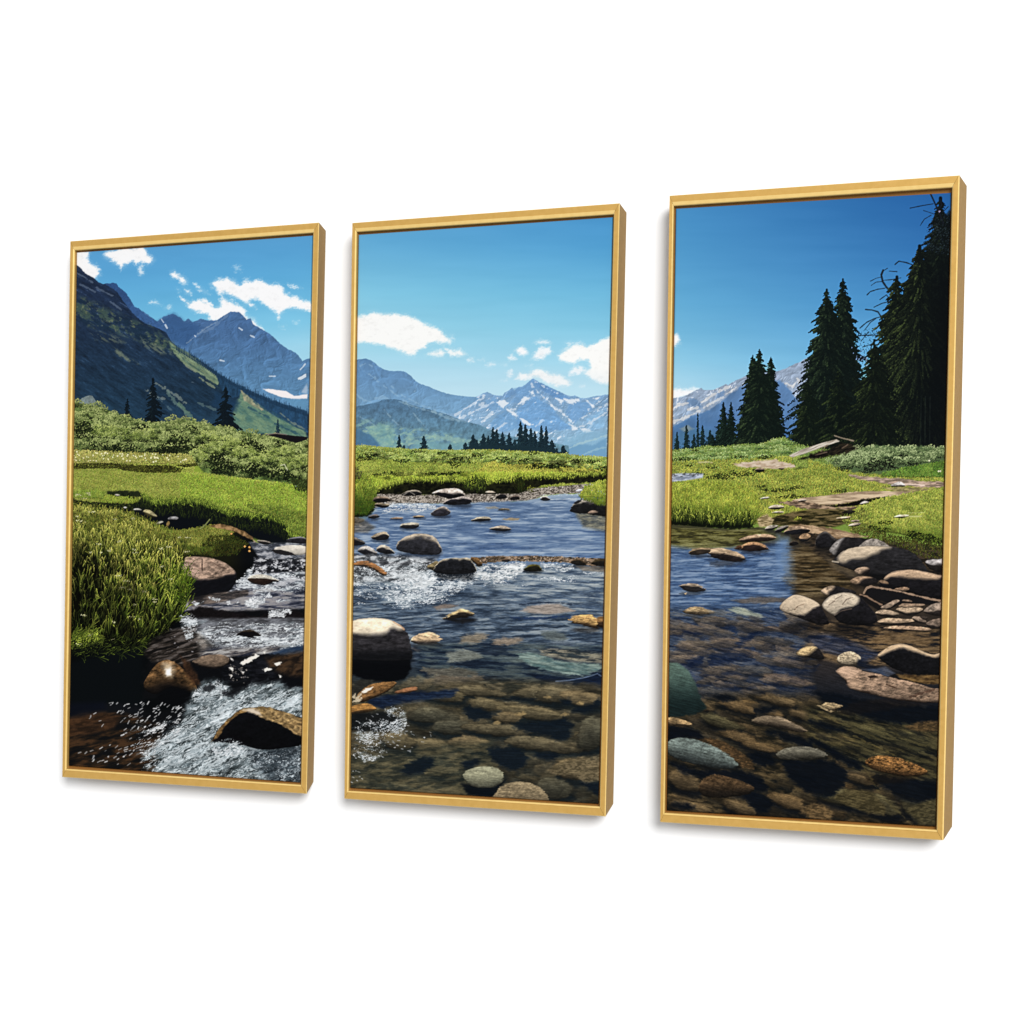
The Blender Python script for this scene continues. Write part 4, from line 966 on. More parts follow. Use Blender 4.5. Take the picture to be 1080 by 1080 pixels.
    A.blades(xs, ys + 3, np.full(900, 4.) * g.uniform(.5, 1.2, 900), g.normal(0, .3, 900), g.normal(0, .4, 900), mix(C(88, 104, 36), C(200, 208, 88), b), mix(C(24, 30, 12), C(90, 104, 36), b))
    # pebble bar
    bar = [(388, 521), (420, 521), (455, 522), (500, 521), (545, 521), (562, 515), (600, 512), (645, 508), (645, 516), (612, 520), (575, 522), (560, 528), (520, 531), (480, 531), (440, 532), (412, 534), (392, 538)]
    A.poly(bar, [(88, 80, 72), (178, 168, 156)], soft=1.2, rough=1, rs=3, ts=(1.6, .9))
    x, y = A.scatter(bar, 900)
    A.splat(x, y, mix(C(46, 40, 34), C(214, 204, 192), g.random(900)[:, None]), g.uniform(.3, .65, 900))
    # river
    riv = [(366, 560), (385, 548), (398, 536), (420, 531), (480, 531), (520, 530), (556, 528), (582, 522), (612, 520), (645, 512), (645, 860), (360, 860)]

    def water(x, y):
        st = [520, 560, 590, 640, 690, 730, 780]
        ca = C([150, 168, 186], [108, 130, 160], [100, 122, 150], [68, 86, 108], [50, 64, 82], [42, 46, 44], [46, 46, 38])
        b = np.stack([np.interp(y, st, ca[:, j]) for j in range(3)], -1)
        return b
    A.poly(riv, water, soft=1.2, rough=1)
    A.ripples([(366, 545), (400, 534), (480, 531), (560, 528), (645, 520), (645, 590), (366, 590)], [(70, 94, 130), (106, 130, 162), (166, 182, 200)], sc=(17, 1.5), soft=3, seed=2, alpha=.85, lo=.25, hi=.78)
    A.ripples([(470, 560), (645, 548), (645, 590), (480, 588)], [(64, 88, 126), (112, 136, 168), (180, 194, 208)], sc=(26, 2.2), soft=6, seed=4, alpha=.7, lo=.25, hi=.75)
    A.ripples([(366, 596), (645, 596), (645, 700), (366, 700)], [(36, 48, 64), (80, 95, 112), (150, 159, 164)], sc=(20, 2.2), soft=4, seed=6, alpha=.9, lo=.24, hi=.82, ang=-3)
    A.ripples([(500, 600), (645, 598), (645, 650), (540, 640)], [(56, 72, 94), (106, 121, 136), (182, 188, 188)], sc=(18, 1.8), soft=9, seed=8, alpha=.75, ang=3, lo=.25, hi=.78)
    A.foam([(405, 530), (430, 530), (455, 531), (462, 536), (440, 541), (412, 540), (400, 545)], .5, soft=3, seed=3, sc=(3, 1))
    A.foam([(566, 522), (600, 520), (612, 521), (604, 527), (570, 529)], .5, soft=2, seed=5, sc=(5, .8))
    A.line([(575, 527), (608, 526)], 1, (220, 228, 232), .5, rough=.8)
    # reflections beneath the right bank
    A.ripples([(606, 540), (645, 536), (645, 562), (615, 556)], [(60, 58, 48), (140, 128, 92)], sc=(6, 1.6), soft=4, seed=12, alpha=.7)
    # left grass clump on the near bank
    cl_ = [(366, 496), (378, 503), (388, 508), (395, 518), (396, 530), (395, 540), (388, 545), (366, 546)]
    A.poly(cl_, lambda x, y: mix(C(106, 130, 42), C(16, 22, 10), ss(508, 538, y)[..., None]), soft=1.6, rough=2)
    A.turf([(368, 498), (378, 500), (390, 508), (397, 520), (396, 536), (388, 544), (368, 545)], 1700, 6, (190, 200, 80), (60, 84, 24), shade=lambda x, y: ss(516, 544, y) * .9, clump=5)
    A.turf([(368, 496), (376, 494), (382, 500), (380, 506), (368, 506)], 250, 3, (150, 150, 84), (60, 66, 34))
    A.bush(501, 513, 10.5, 10, (110, 130, 46), (62, 82, 28), (18, 25, 12), r=.6)
    xb = g.uniform(490, 512, 160); A.blades(xb, g.uniform(508, 520, 160), g.uniform(4, 10, 160), g.normal(0, .35, 160), g.normal(0, .3, 160), mix(C(40, 54, 18), C(124, 144, 50), g.random((160, 1))), np.full((160, 3), 22.))
    A.bush(561, 517, 6, 4, (140, 144, 56), (96, 100, 38), (50, 50, 22), r=.55)
    A.turf([(545, 508), (552, 508), (552, 522), (546, 522)], 90, 8, (70, 84, 30), (26, 32, 14))
    # right bank
    A.rock([(600, 539), (604, 532), (612, 528), (620, 526), (632, 528), (645, 532), (645, 545), (630, 544), (618, 542), (606, 541)], (150, 142, 128), dark=(20, 21, 22), lit=.16, rough=1)
    A.turf([(612, 521), (618, 515), (630, 511), (645, 509), (645, 534), (632, 534), (622, 530), (612, 527)], 1300, 4, (206, 206, 92), (92, 114, 36), shade=lambda x, y: ss(522, 536, y) * .8, clump=5)
    A.rock([(618, 541), (624, 538), (631, 539), (630, 542), (622, 543)], (140, 120, 104), lit=.7)
    A.rock([(604, 531), (610, 527), (614, 528), (608, 532)], (40, 40, 40), lit=.1)

    def R(pts, col=(196, 184, 168), **k):
        k.setdefault('lit', .35); k.setdefault('refl', .5)
        A.rock(pts, col, **k)
    # stones of the upper pool
    R([(422, 522), (428, 518), (436, 516.5), (442, 517), (447, 522), (438, 523), (428, 523)], (150, 140, 126), lit=.25, refl=0)
    A.line([(425, 522), (432, 518), (437, 522)], 1, (190, 180, 164), .6)
    R([(393, 526), (399, 523), (408, 524), (415, 528), (404, 530), (394, 530)], (130, 112, 96), lit=.3, refl=0)
    R([(394, 532), (400, 530), (412, 532), (408, 536), (398, 535)], (140, 126, 104), lit=.4, refl=0)
    R([(454, 521), (459, 518), (466, 515.5), (476, 514.8), (484, 515.5), (488, 518), (491, 523), (484, 526), (476, 527), (466, 524)], (198, 184, 172), lit=.42, refl=0)
    R([(466, 531), (472, 527), (480, 525), (490, 523), (496, 525), (498, 528), (495, 532), (482, 532.5), (472, 532.5)], (176, 164, 156), dark=(30, 31, 38), lit=.22)
    R([(521, 526), (526, 521.5), (532, 520.5), (535, 523), (534, 526)], (90, 80, 74), lit=.2, refl=0)
    R([(536, 527), (541, 522), (546, 522), (549, 526), (544, 528)], (120, 106, 96), lit=.25, refl=0)
    R([(569, 526), (573, 523), (577, 523), (581, 527), (577, 528.5), (572, 528)], (196, 186, 178), lit=.35, refl=.2)
    R([(606, 518), (612, 515), (615, 517), (612, 519)], (206, 206, 214), lit=2, refl=0)
    R([(510, 519), (518, 517), (524, 520), (516, 521)], (170, 156, 140), lit=.8, refl=0)
    R([(453, 543), (458, 538), (464, 534.5), (469, 534), (473, 537), (476, 541.5), (470, 544), (460, 544.5)], (170, 158, 146), dark=(40, 40, 46), lit=.18)
    R([(387, 545.5), (392, 542.5), (398, 542.5), (401, 545), (396, 547), (390, 547)], (120, 110, 104), dark=(26, 28, 34), lit=.25)
    R([(410, 547), (418, 545), (426, 546), (424, 548), (414, 548)], (140, 118, 98), lit=.6)
    R([(435, 545), (441, 543), (448, 544), (446, 546.5), (438, 546.5)], (160, 140, 112), lit=.5)
    R([(421, 556), (424, 552), (432, 551), (441, 551), (442.5, 554.5), (438, 557.5), (430, 557.5), (424, 557)], (206, 196, 176), lit=.35)
    R([(496, 549), (502, 546), (508, 544.8), (515, 545), (519.5, 548.5), (510, 550), (500, 550)], (196, 184, 160), lit=.35)
    R([(523, 538), (530, 535.5), (538, 536.5), (538, 538), (530, 538.5)], (150, 136, 112), lit=.4)
    A.poly([(528, 548), (538, 546), (549, 547), (546, 549), (534, 549)], (150, 136, 112), soft=1, rough=1)
    A.poly([(512, 535), (522, 534), (526, 536), (516, 537)], (160, 150, 130), soft=1, rough=.8, alpha=.7)
    R([(514, 558), (521, 555.5), (530, 554), (536, 555.5), (540, 558.5), (534, 560.5), (524, 560)], (196, 180, 160), lit=.42)
    R([(390, 568), (395, 563.5), (402, 560.5), (408, 561), (411, 566), (408, 569.5), (398, 570)], (190, 172, 146), lit=.36)
    R([(368, 567), (374, 566), (379, 568.5), (386, 573), (382, 575), (368, 576)], (120, 112, 104), lit=.2)
    R([(376, 580), (382, 576), (388, 575.5), (394, 579), (399, 583), (396, 586.5), (387, 587), (379, 583)], (186, 180, 174), lit=.42)
    R([(396, 580), (399, 576), (404, 574), (409, 576), (414, 580), (417, 584), (408, 584.5), (400, 583)], (190, 178, 160), lit=.36)
    R([(368, 546), (378, 545), (386, 549), (378, 552), (368, 552)], (110, 104, 92), lit=.5, dark=(60, 58, 52))
    A.splat(np.array([380., 381.5]), np.array([554., 554.]), C(230, 230, 226), np.array([1.1, 1.]))
    A.ripples([(366, 552), (384, 548), (396, 556), (388, 562), (366, 562)], [(70, 66, 58), (136, 124, 108)], sc=(7, 2), soft=3, seed=14, alpha=.7)
    R([(417, 578), (419, 573), (423, 568.5), (429, 565), (437, 563), (446, 562.5), (454, 564), (460, 568), (464, 574), (467, 581), (464, 584.5), (454, 585.5), (440, 585), (427, 582.5), (420, 581)], (178, 164, 144), dark=(38, 39, 44), lit=.18, rim=.4, tex=.35)
    # broken water below the pool
    A.ripples([(366, 584), (420, 586), (460, 590), (452, 604), (440, 612), (366, 616)], [(50, 52, 56), (112, 114, 118), (190, 192, 194)], sc=(6, 2.4), soft=4, seed=16)
    A.foam([(366, 586), (380, 590), (400, 584), (430, 586), (450, 590), (452, 600), (462, 606), (500, 606), (508, 596), (508, 612), (490, 618), (470, 622), (450, 630), (420, 640), (400, 632), (366, 632)], .50, soft=7, seed=18, sc=(4.4, 2), grit=.6)
    A.foam([(410, 604), (440, 600), (462, 608), (455, 618), (432, 626), (415, 616)], .72, soft=5, seed=20, sc=(4, 2), col=(234, 238, 240))
    A.rock([(372, 594), (380, 591), (390, 592), (398, 596), (406, 602), (409, 606), (404, 608), (396, 602), (384, 597), (372, 597)], (140, 98, 62), dark=(60, 44, 32), lit=.7, tex=.3)
    A.poly([(370, 598), (384, 597), (395, 602), (400, 608), (386, 608), (376, 614), (370, 612)], (40, 42, 46), soft=2, rough=2, rs=3, alpha=.85)
    A.foam([(370, 597), (390, 598), (402, 606), (390, 612), (370, 612)], .42, soft=2, seed=21, sc=(2, 1.8), grit=.7)
    for q in ([(418, 600), (425, 594), (432, 591), (434, 594), (426, 598), (420, 602)], [(398, 592), (408, 588), (410, 594), (402, 597)], [(384, 594), (396, 590), (398, 594)]):
        A.poly(q, (52, 54, 58), soft=2, rough=1.5, rs=3, alpha=.8)
    A.foam([(372, 616), (420, 620), (470, 616), (500, 612), (480, 632), (440, 644), (400, 640), (372, 640)], .34, soft=8, seed=22, sc=(4, 1.6), grit=.65)
    R([(449, 599), (453, 595), (460, 591), (464, 593), (462, 600), (458, 603)], (120, 106, 76), dark=(40, 36, 26), lit=.6, refl=0)
    R([(456, 603), (459, 597), (464, 591), (470, 588.8), (478, 588.2), (486, 588.6), (494, 588), (499, 592), (502, 599), (504, 603), (494, 605), (478, 606), (464, 605)], (196, 182, 156), dark=(24, 26, 30), lit=.1, rim=.25, refl=.6)
    R([(495, 588), (502, 587), (508, 590), (510, 597), (504, 598), (499, 593)], (110, 82, 50), dark=(48, 36, 24), lit=.6, refl=0)
    # stony sill and its falls
    sill = [(504, 588), (520, 586), (540, 586.5), (560, 586), (590, 587), (610, 588), (645, 589), (645, 597), (622, 596.5), (604, 594), (585, 593), (560, 592), (540, 591.5), (520, 593), (508, 594)]
    A.poly(sill, [(58, 48, 36), (150, 126, 104)], soft=1, rough=1.4, rs=3, ts=(3.4, 1.6))
    x, y = A.scatter(sill, 260)
    A.splat(x, y, mix(C(34, 28, 22), C(184, 162, 140), g.random((260, 1))), g.uniform(.4, .8, 260))
    A.foam([(504, 596), (520, 592), (540, 592), (556, 592), (552, 602), (544, 610), (530, 618), (514, 612), (500, 606)], .8, soft=4, seed=24, sc=(3.6, 2), col=(238, 240, 240))
    A.foam([(570, 594), (590, 593), (606, 594), (608, 602), (590, 606), (574, 602)], .55, soft=4, seed=25, sc=(4, 1.8))
    A.foam([(500, 606), (560, 600), (640, 600), (640, 612), (560, 622), (510, 622)], .30, soft=7, seed=26, sc=(6, 1.4))
    R([(528, 591), (533, 589), (538, 590), (536, 593), (530, 593)], (70, 56, 44), lit=.3, refl=0)
    R([(551, 602), (555, 597), (562, 594.5), (568, 595.5), (571, 600), (573, 602), (564, 603)], (86, 80, 40), dark=(24, 24, 16), lit=.3, refl=.5)
    R([(600, 594), (606, 589), (614, 590), (620, 596), (612, 597)], (70, 56, 40), dark=(26, 24, 20), lit=.3, refl=.4)
    R([(622, 594), (630, 589), (645, 589), (645, 598), (630, 597)], (60, 50, 34), dark=(26, 24, 20), lit=.3, refl=.4)
    A.ripples([(608, 597), (645, 598), (645, 604), (615, 602)], [(70, 60, 50), (130, 112, 92)], sc=(8, 1.2), soft=2, seed=27, alpha=.6)
    # mid river: half-sunk stones
    A.poly([(548, 644.5), (556, 640.5), (566, 638), (578, 636.8), (590, 637.5), (600, 641), (606, 644.5), (596, 646), (580, 648), (564, 647)], (142, 132, 124), soft=2, rough=1, rs=5, tex=.22, ts=(4, 2))
    A.line([(548, 637.5), (566, 636), (590, 635.5), (602, 637.5)], 1.5, (34, 46, 66), .8, rough=1)
    A.line([(540, 652), (570, 652), (604, 650)], 2.4, (34, 54, 92), .7, rough=1.8)
    A.poly([(455, 640), (470, 637), (484, 638), (478, 641), (460, 643)], (140, 122, 106), soft=2, rough=1, alpha=.75)
    R([(600, 655), (607, 650), (614, 648), (622, 648), (629, 651), (633, 656), (632, 662), (626, 663), (614, 659), (606, 658)], (160, 128, 82), dark=(62, 46, 30), lit=.75, tex=.55, ts=(2, 1.4))
    R([(628, 654), (634, 650), (645, 650), (645, 662), (632, 662)], (120, 90, 56), dark=(50, 36, 24), lit=.5, refl=0)
    A.poly([(594, 657), (608, 660), (624, 664), (600, 661)], (160, 172, 176), soft=2, alpha=.5)
    A.poly([(466, 655), (476, 649), (488, 648), (501, 649), (500, 656), (486, 658), (472, 657)], (24, 34, 52), soft=4, alpha=.8)
    R([(466, 653.5), (472, 648), (479, 644), (486, 642), (493, 643), (499, 646.5), (502, 648.5), (494, 651), (482, 652), (474, 653)], (190, 166, 122), dark=(36, 32, 28), lit=.38, refl=.7, tex=.4)
    # left boulder
    A.poly([(366, 694), (434, 694), (433, 706), (428, 716), (414, 719), (392, 720), (376, 714), (366, 708)], (7, 9, 14), soft=2.5, rough=1.5)
    A.rock([(366, 657), (374, 654), (382, 652.2), (392, 651.6), (402, 651.8), (411, 653.5), (418, 656.5), (424, 660.5), (428, 665), (431, 671), (433, 679), (435, 688), (435, 695), (424, 697), (400, 697), (366, 695)], (218, 204, 180), dark=(42, 41, 44),
           litpoly=[(364, 656), (376, 652), (392, 650), (408, 651.5), (419, 655.5), (428, 662), (421, 664), (413, 661), (409, 667), (401, 669), (392, 669), (382, 668), (364, 667)], litsoft=5, tex=.2, ts=(5, 3))
    A.poly([(366, 688), (436, 686), (436, 698), (366, 698)], (12, 14, 18), soft=9, alpha=.75)
    A.line([(415, 656), (424, 661), (426, 664)], 1.5, (190, 150, 116), .7, rough=.8)
    A.poly([(433, 684), (446, 678), (464, 677), (467, 682), (452, 687), (436, 686)], (20, 26, 38), soft=3, alpha=.85)
    R([(432, 676), (436, 671.5), (443, 668), (451, 666.8), (458, 667.5), (463, 671), (466, 676), (462, 679), (450, 680.5), (438, 679)], (204, 176, 140), dark=(48, 42, 40), lit=.66, edge=.2, refl=.5)
    A.poly([(434, 683), (440, 685), (450, 689), (440, 688)], (110, 96, 84), soft=2, alpha=.6)
    # green-grey slabs under the surface
    A.ripples([(440, 680), (520, 676), (640, 680), (645, 730), (440, 730)], [(16, 26, 42), (40, 54, 68), (76, 86, 86)], sc=(22, 3), soft=6, seed=32, alpha=.8, ang=2)
    for q, c in (([(482, 677), (490, 671), (500, 668.5), (512, 668), (514, 673), (506, 677), (492, 679)], (158, 142, 118)), ([(517, 678), (524, 674), (536, 672.3), (548, 672.5), (553, 676), (542, 679), (526, 681)], (164, 144, 122)), ([(466, 690), (474, 687), (484, 686), (490, 684), (500, 687), (510, 691), (502, 696), (488, 698), (470, 700), (474, 694)], (132, 134, 122)), ([(440, 702), (452, 704), (466, 705), (480, 704), (500, 706), (504, 712), (480, 716), (450, 712)], (104, 98, 84)), ([(440, 722), (452, 714), (468, 712), (490, 714), (508, 712), (512, 718), (490, 722), (465, 726), (446, 728)], (116, 102, 84)), ([(535, 696), (556, 693), (564, 697), (545, 700)], (104, 116, 112)), ([(566, 668), (584, 664), (600, 670), (598, 676), (578, 676)], (98, 106, 104))):
        A.poly(smooth(q), tuple(v * .9 for v in c), soft=2.6, rough=1.8, rs=4, tex=.34, ts=(5, 1.6), alpha=.8)
    slab = [(544, 690), (556, 688), (566, 689), (576, 693), (588, 696), (602, 698.5), (616, 700), (634, 699), (634, 706), (624, 711), (610, 713), (596, 711), (580, 707), (566, 704), (554, 699)]
    A.poly(smooth(slab), [(72, 94, 94), (132, 148, 140)], soft=2, rough=1.8, rs=4, ts=(10, 2.5), ang=8)
    A.ripples([(566, 684), (600, 684), (640, 690), (640, 700), (600, 697), (574, 692)], [(40, 48, 52), (110, 104, 90), (160, 150, 126)], sc=(9, 1.6), soft=3, seed=34, alpha=.8, ang=4)
    A.line([(560, 690), (580, 697), (610, 706), (634, 706)], 1., (84, 108, 112), .5, rough=1.4)
    A.poly([(560, 712), (590, 714), (615, 715), (636, 708), (636, 728), (614, 726), (590, 720), (566, 716)], (17, 29, 52), soft=3, rough=1.5, alpha=.92)
    # river bed in the foreground
    bed = [(360, 720), (440, 722), (520, 716), (580, 718), (640, 724), (640, 860), (360, 860)]
    A.ripples(bed, [(42, 43, 36), (72, 66, 50), (104, 94, 72)], sc=(9, 3), soft=8, seed=36, alpha=.92, lo=.25, hi=.75, ang=6)
    cols = ((76, 70, 54), (90, 80, 60), (64, 62, 52), (100, 90, 68), (72, 64, 46))
    A.bedstones([(440, 722), (640, 724), (640, 850), (420, 845), (430, 770)], 90, (4, 10), cols, asp=2.5, ang=7, alpha=.6, dark=(18, 26, 30), soft=2.2)
    for x_, y_, rx, ry, c in ((505, 730, 26, 7, 0), (468, 734, 24, 8, 1), (575, 733, 34, 10, 0), (616, 738, 24, 10, 3), (455, 755, 26, 10, 2), (514, 744, 22, 8, 1), (480, 768, 26, 10, 2), (560, 752, 34, 9, 1), (532, 757, 20, 7, 3), (524, 770, 36, 8, 0), (625, 775, 16, 22, 2), (450, 788, 28, 10, 1), (497, 785, 22, 9, 3), (420, 782, 20, 10, 1), (572, 786, 40, 9, 0), (612, 812, 30, 14, 3), (470, 812, 22, 10, 2), (420, 836, 30, 10, 2), (462, 838, 24, 12, 0), (585, 832, 18, 14, 2)):
        A.bedrock(x_, y_, rx, ry, ((98, 88, 66), (108, 96, 70), (84, 80, 64), (116, 100, 72))[c], ang=6, alpha=.85, dark=(16, 26, 32))
    A.ripples([(366, 800), (430, 790), (520, 780), (520, 850), (366, 850)], [(36, 42, 38), (64, 64, 50), (92, 86, 64)], sc=(14, 3), soft=8, seed=38, alpha=.7, ang=-8)
    # deep gaps
    dk = (14, 25, 36)
    for q in ([(490, 742), (505, 746), (518, 751), (531, 749), (520, 757), (506, 760), (490, 758)], [(530, 737.5), (545, 735.5), (564, 735), (566, 739), (548, 740)], [(540, 763), (560, 762), (585, 760), (600, 757), (605, 764), (602, 776), (593, 783), (583, 778), (562, 774), (546, 770)], [(512, 788), (530, 788), (550, 790), (557, 798), (554, 808), (544, 815), (530, 811), (520, 802)], [(560, 795), (580, 793), (590, 797), (582, 803), (566, 800)], [(602, 747), (616, 744), (634, 736), (634, 744), (618, 753), (606, 752)], [(610, 825), (622, 824), (640, 826), (640, 842), (622, 835)], [(486, 805), (494, 801), (504, 799), (507, 805), (496, 812)], [(416, 815), (430, 806), (445, 799), (456, 797), (459, 806), (450, 814), (436, 818)], [(492, 828), (506, 832), (520, 832), (522, 842), (492, 840)], [(592, 740), (598, 736), (604, 740), (598, 745)]):
        A.poly(smooth(q), dk, soft=4, rough=3, rs=5, alpha=.9)
    A.poly([(388, 738), (405, 733), (430, 731), (452, 729), (484, 727), (474, 735), (446, 738), (420, 741), (404, 747), (392, 744)], (17, 30, 54), soft=3, rough=1.5, alpha=.95)
    A.ripples([(392, 736), (484, 727), (474, 736), (404, 746)], [(14, 24, 44), (48, 66, 92)], sc=(14, 1.6), soft=4, seed=40, alpha=.5)
    for x_, y_ in ((548, 753), (551, 752), (523, 762), (596, 753), (578, 735), (612, 741)):
        A.poly([(x_ - 4, y_ + 1), (x_, y_ - 2), (x_ + 5, y_ + 1), (x_, y_ + 2)], (148, 126, 86), soft=1.5, rough=1.6, rs=2, alpha=.8)
    A.line([(562, 722), (565, 735)], 1, (150, 140, 110), .4, rough=1)
    A.refract([(366, 720), (640, 716), (636, 850), (366, 850)], 3., 1.1, sc=(7, 2.), ang=6, seed=3)
    A.refract([(440, 640), (640, 640), (640, 735), (440, 735)], 5, .8, sc=(12, 1.6), ang=2, seed=7)
    # pale stones at the bottom edge
    A.poly([(486, 826), (520, 830), (534, 822), (522, 840), (494, 838)], (8, 16, 24), soft=3, alpha=.9)
    A.rock([(487, 819), (490, 814), (497, 810.5), (506, 808.5), (516, 808.2), (525, 810), (531, 815), (532, 821), (528, 827), (518, 831), (504, 831), (493, 827)], (138, 136, 112), dark=(62, 64, 54), lit=.8, edge=.4, tex=.2, ts=(1.4, 1.2))
    A.rock([(518, 843), (522, 836), (529, 829), (538, 825), (549, 824), (561, 826), (571, 831), (578, 838), (580, 848), (520, 848)], (122, 108, 84), dark=(60, 54, 44), lit=.9, edge=.4, tex=.34, ts=(1.8, 1.3))
    A.poly([(576, 812), (600, 802), (620, 797), (640, 796), (640, 824), (618, 826), (600, 816), (586, 818)], [(74, 66, 48), (120, 106, 80)], soft=3, rough=2, rs=5, ts=(2.4, 1.4), alpha=.85)
    A.refract([(366, 720), (640, 716), (636, 850), (366, 850)], 1.4, .5, sc=(4, 1.4), ang=6, seed=13)
    # rusty stones on the left
    A.poly([(368, 728), (380, 716), (396, 717), (388, 726), (372, 736)], (44, 44, 40), soft=2, rough=1.4, tex=.3)
    A.rock([(374, 736), (382, 727), (392, 721), (406, 719), (420, 718.5), (414, 726), (404, 732), (392, 737), (380, 742)], (124, 90, 54), dark=(60, 42, 26), lit=.8, tex=.45, ts=(3, 1.6))
    A.poly([(381, 730), (386, 726), (393, 724.5), (390, 728), (384, 731)], (232, 226, 214), soft=1, rough=1)
    for q in ([(371, 741), (377, 734), (383, 730), (378, 738)], [(374, 740), (382, 735), (380, 740)], [(371, 735), (376, 730), (374, 737)]):
        A.poly(q, (200, 186, 160), soft=1, rough=1.4, rs=2, alpha=.9)
    A.rock([(368, 746), (376, 743), (386, 741.5), (393, 744), (399, 748), (388, 751), (378, 753), (368, 754)], (146, 106, 58), dark=(70, 50, 28), lit=.75, tex=.35)
    A.poly([(366, 753), (388, 751), (404, 750), (424, 758), (420, 770), (380, 772), (366, 770)], (16, 20, 24), soft=4, rough=2, alpha=.85)
    A.rock([(414, 731), (422, 727), (432, 724.5), (440, 724), (441, 728), (432, 730.5), (420, 731.5)], (140, 98, 68), dark=(80, 54, 38), lit=.85, tex=.3)
    # spray
    A.foam([(372, 764), (392, 758), (410, 760), (426, 772), (412, 782), (404, 800), (384, 806), (372, 790)], .42, soft=6, seed=44, sc=(2.6, 2), grit=.7)
    A.foam([(404, 748), (424, 744), (430, 756), (428, 772), (416, 776), (410, 760)], .42, soft=4, seed=45, sc=(2.6, 2.4), grit=.6, ang=-30)
    A.flecks([(372, 760), (400, 748), (432, 756), (436, 770), (400, 800), (372, 806)], 60, (.6, 2.6), 30, r=.5)
    A.flecks([(412, 770), (470, 772), (440, 800), (410, 804)], 16, (.6, 3), 25, r=.5)
    A.flecks([(370, 812), (384, 812), (384, 822), (370, 826)], 8, (.6, 2), 25, r=.5)
    A.refract([(366, 520), (640, 520), (636, 850), (366, 850)], 1.2, .3, sc=(4, 1.2), seed=9)
    A.line([(586, 718.5), (600, 717.5), (615, 715), (626, 712), (630, 710.5), (634, 713)], 1.2, (128, 146, 172), .5, rough=.2)
    A.grain([(366, 600), (645, 596), (640, 850), (366, 850)], .24, sc=(9, .9), ang=4)
    A.grain([(366, 530), (645, 520), (645, 600), (366, 600)], .18, sc=(10, .8))
    A.contrast([(366, 584), (645, 586), (645, 850), (366, 850)], 1.18, 66)
    A.contrast([(366, 474), (645, 484), (645, 520), (366, 540)], 1.3, 125, soft=4)
    A.sharpen(.38)
    A.grain([(366, 470), (645, 475), (645, 540), (366, 540)], .14)
    A.grain([(366, 380), (645, 400), (645, 475), (366, 470)], .08, sc=(1.6, 1.2))
    A.grain([(366, 540), (645, 540), (645, 850), (366, 850)], .16, sc=(1.6, .9))
    return A


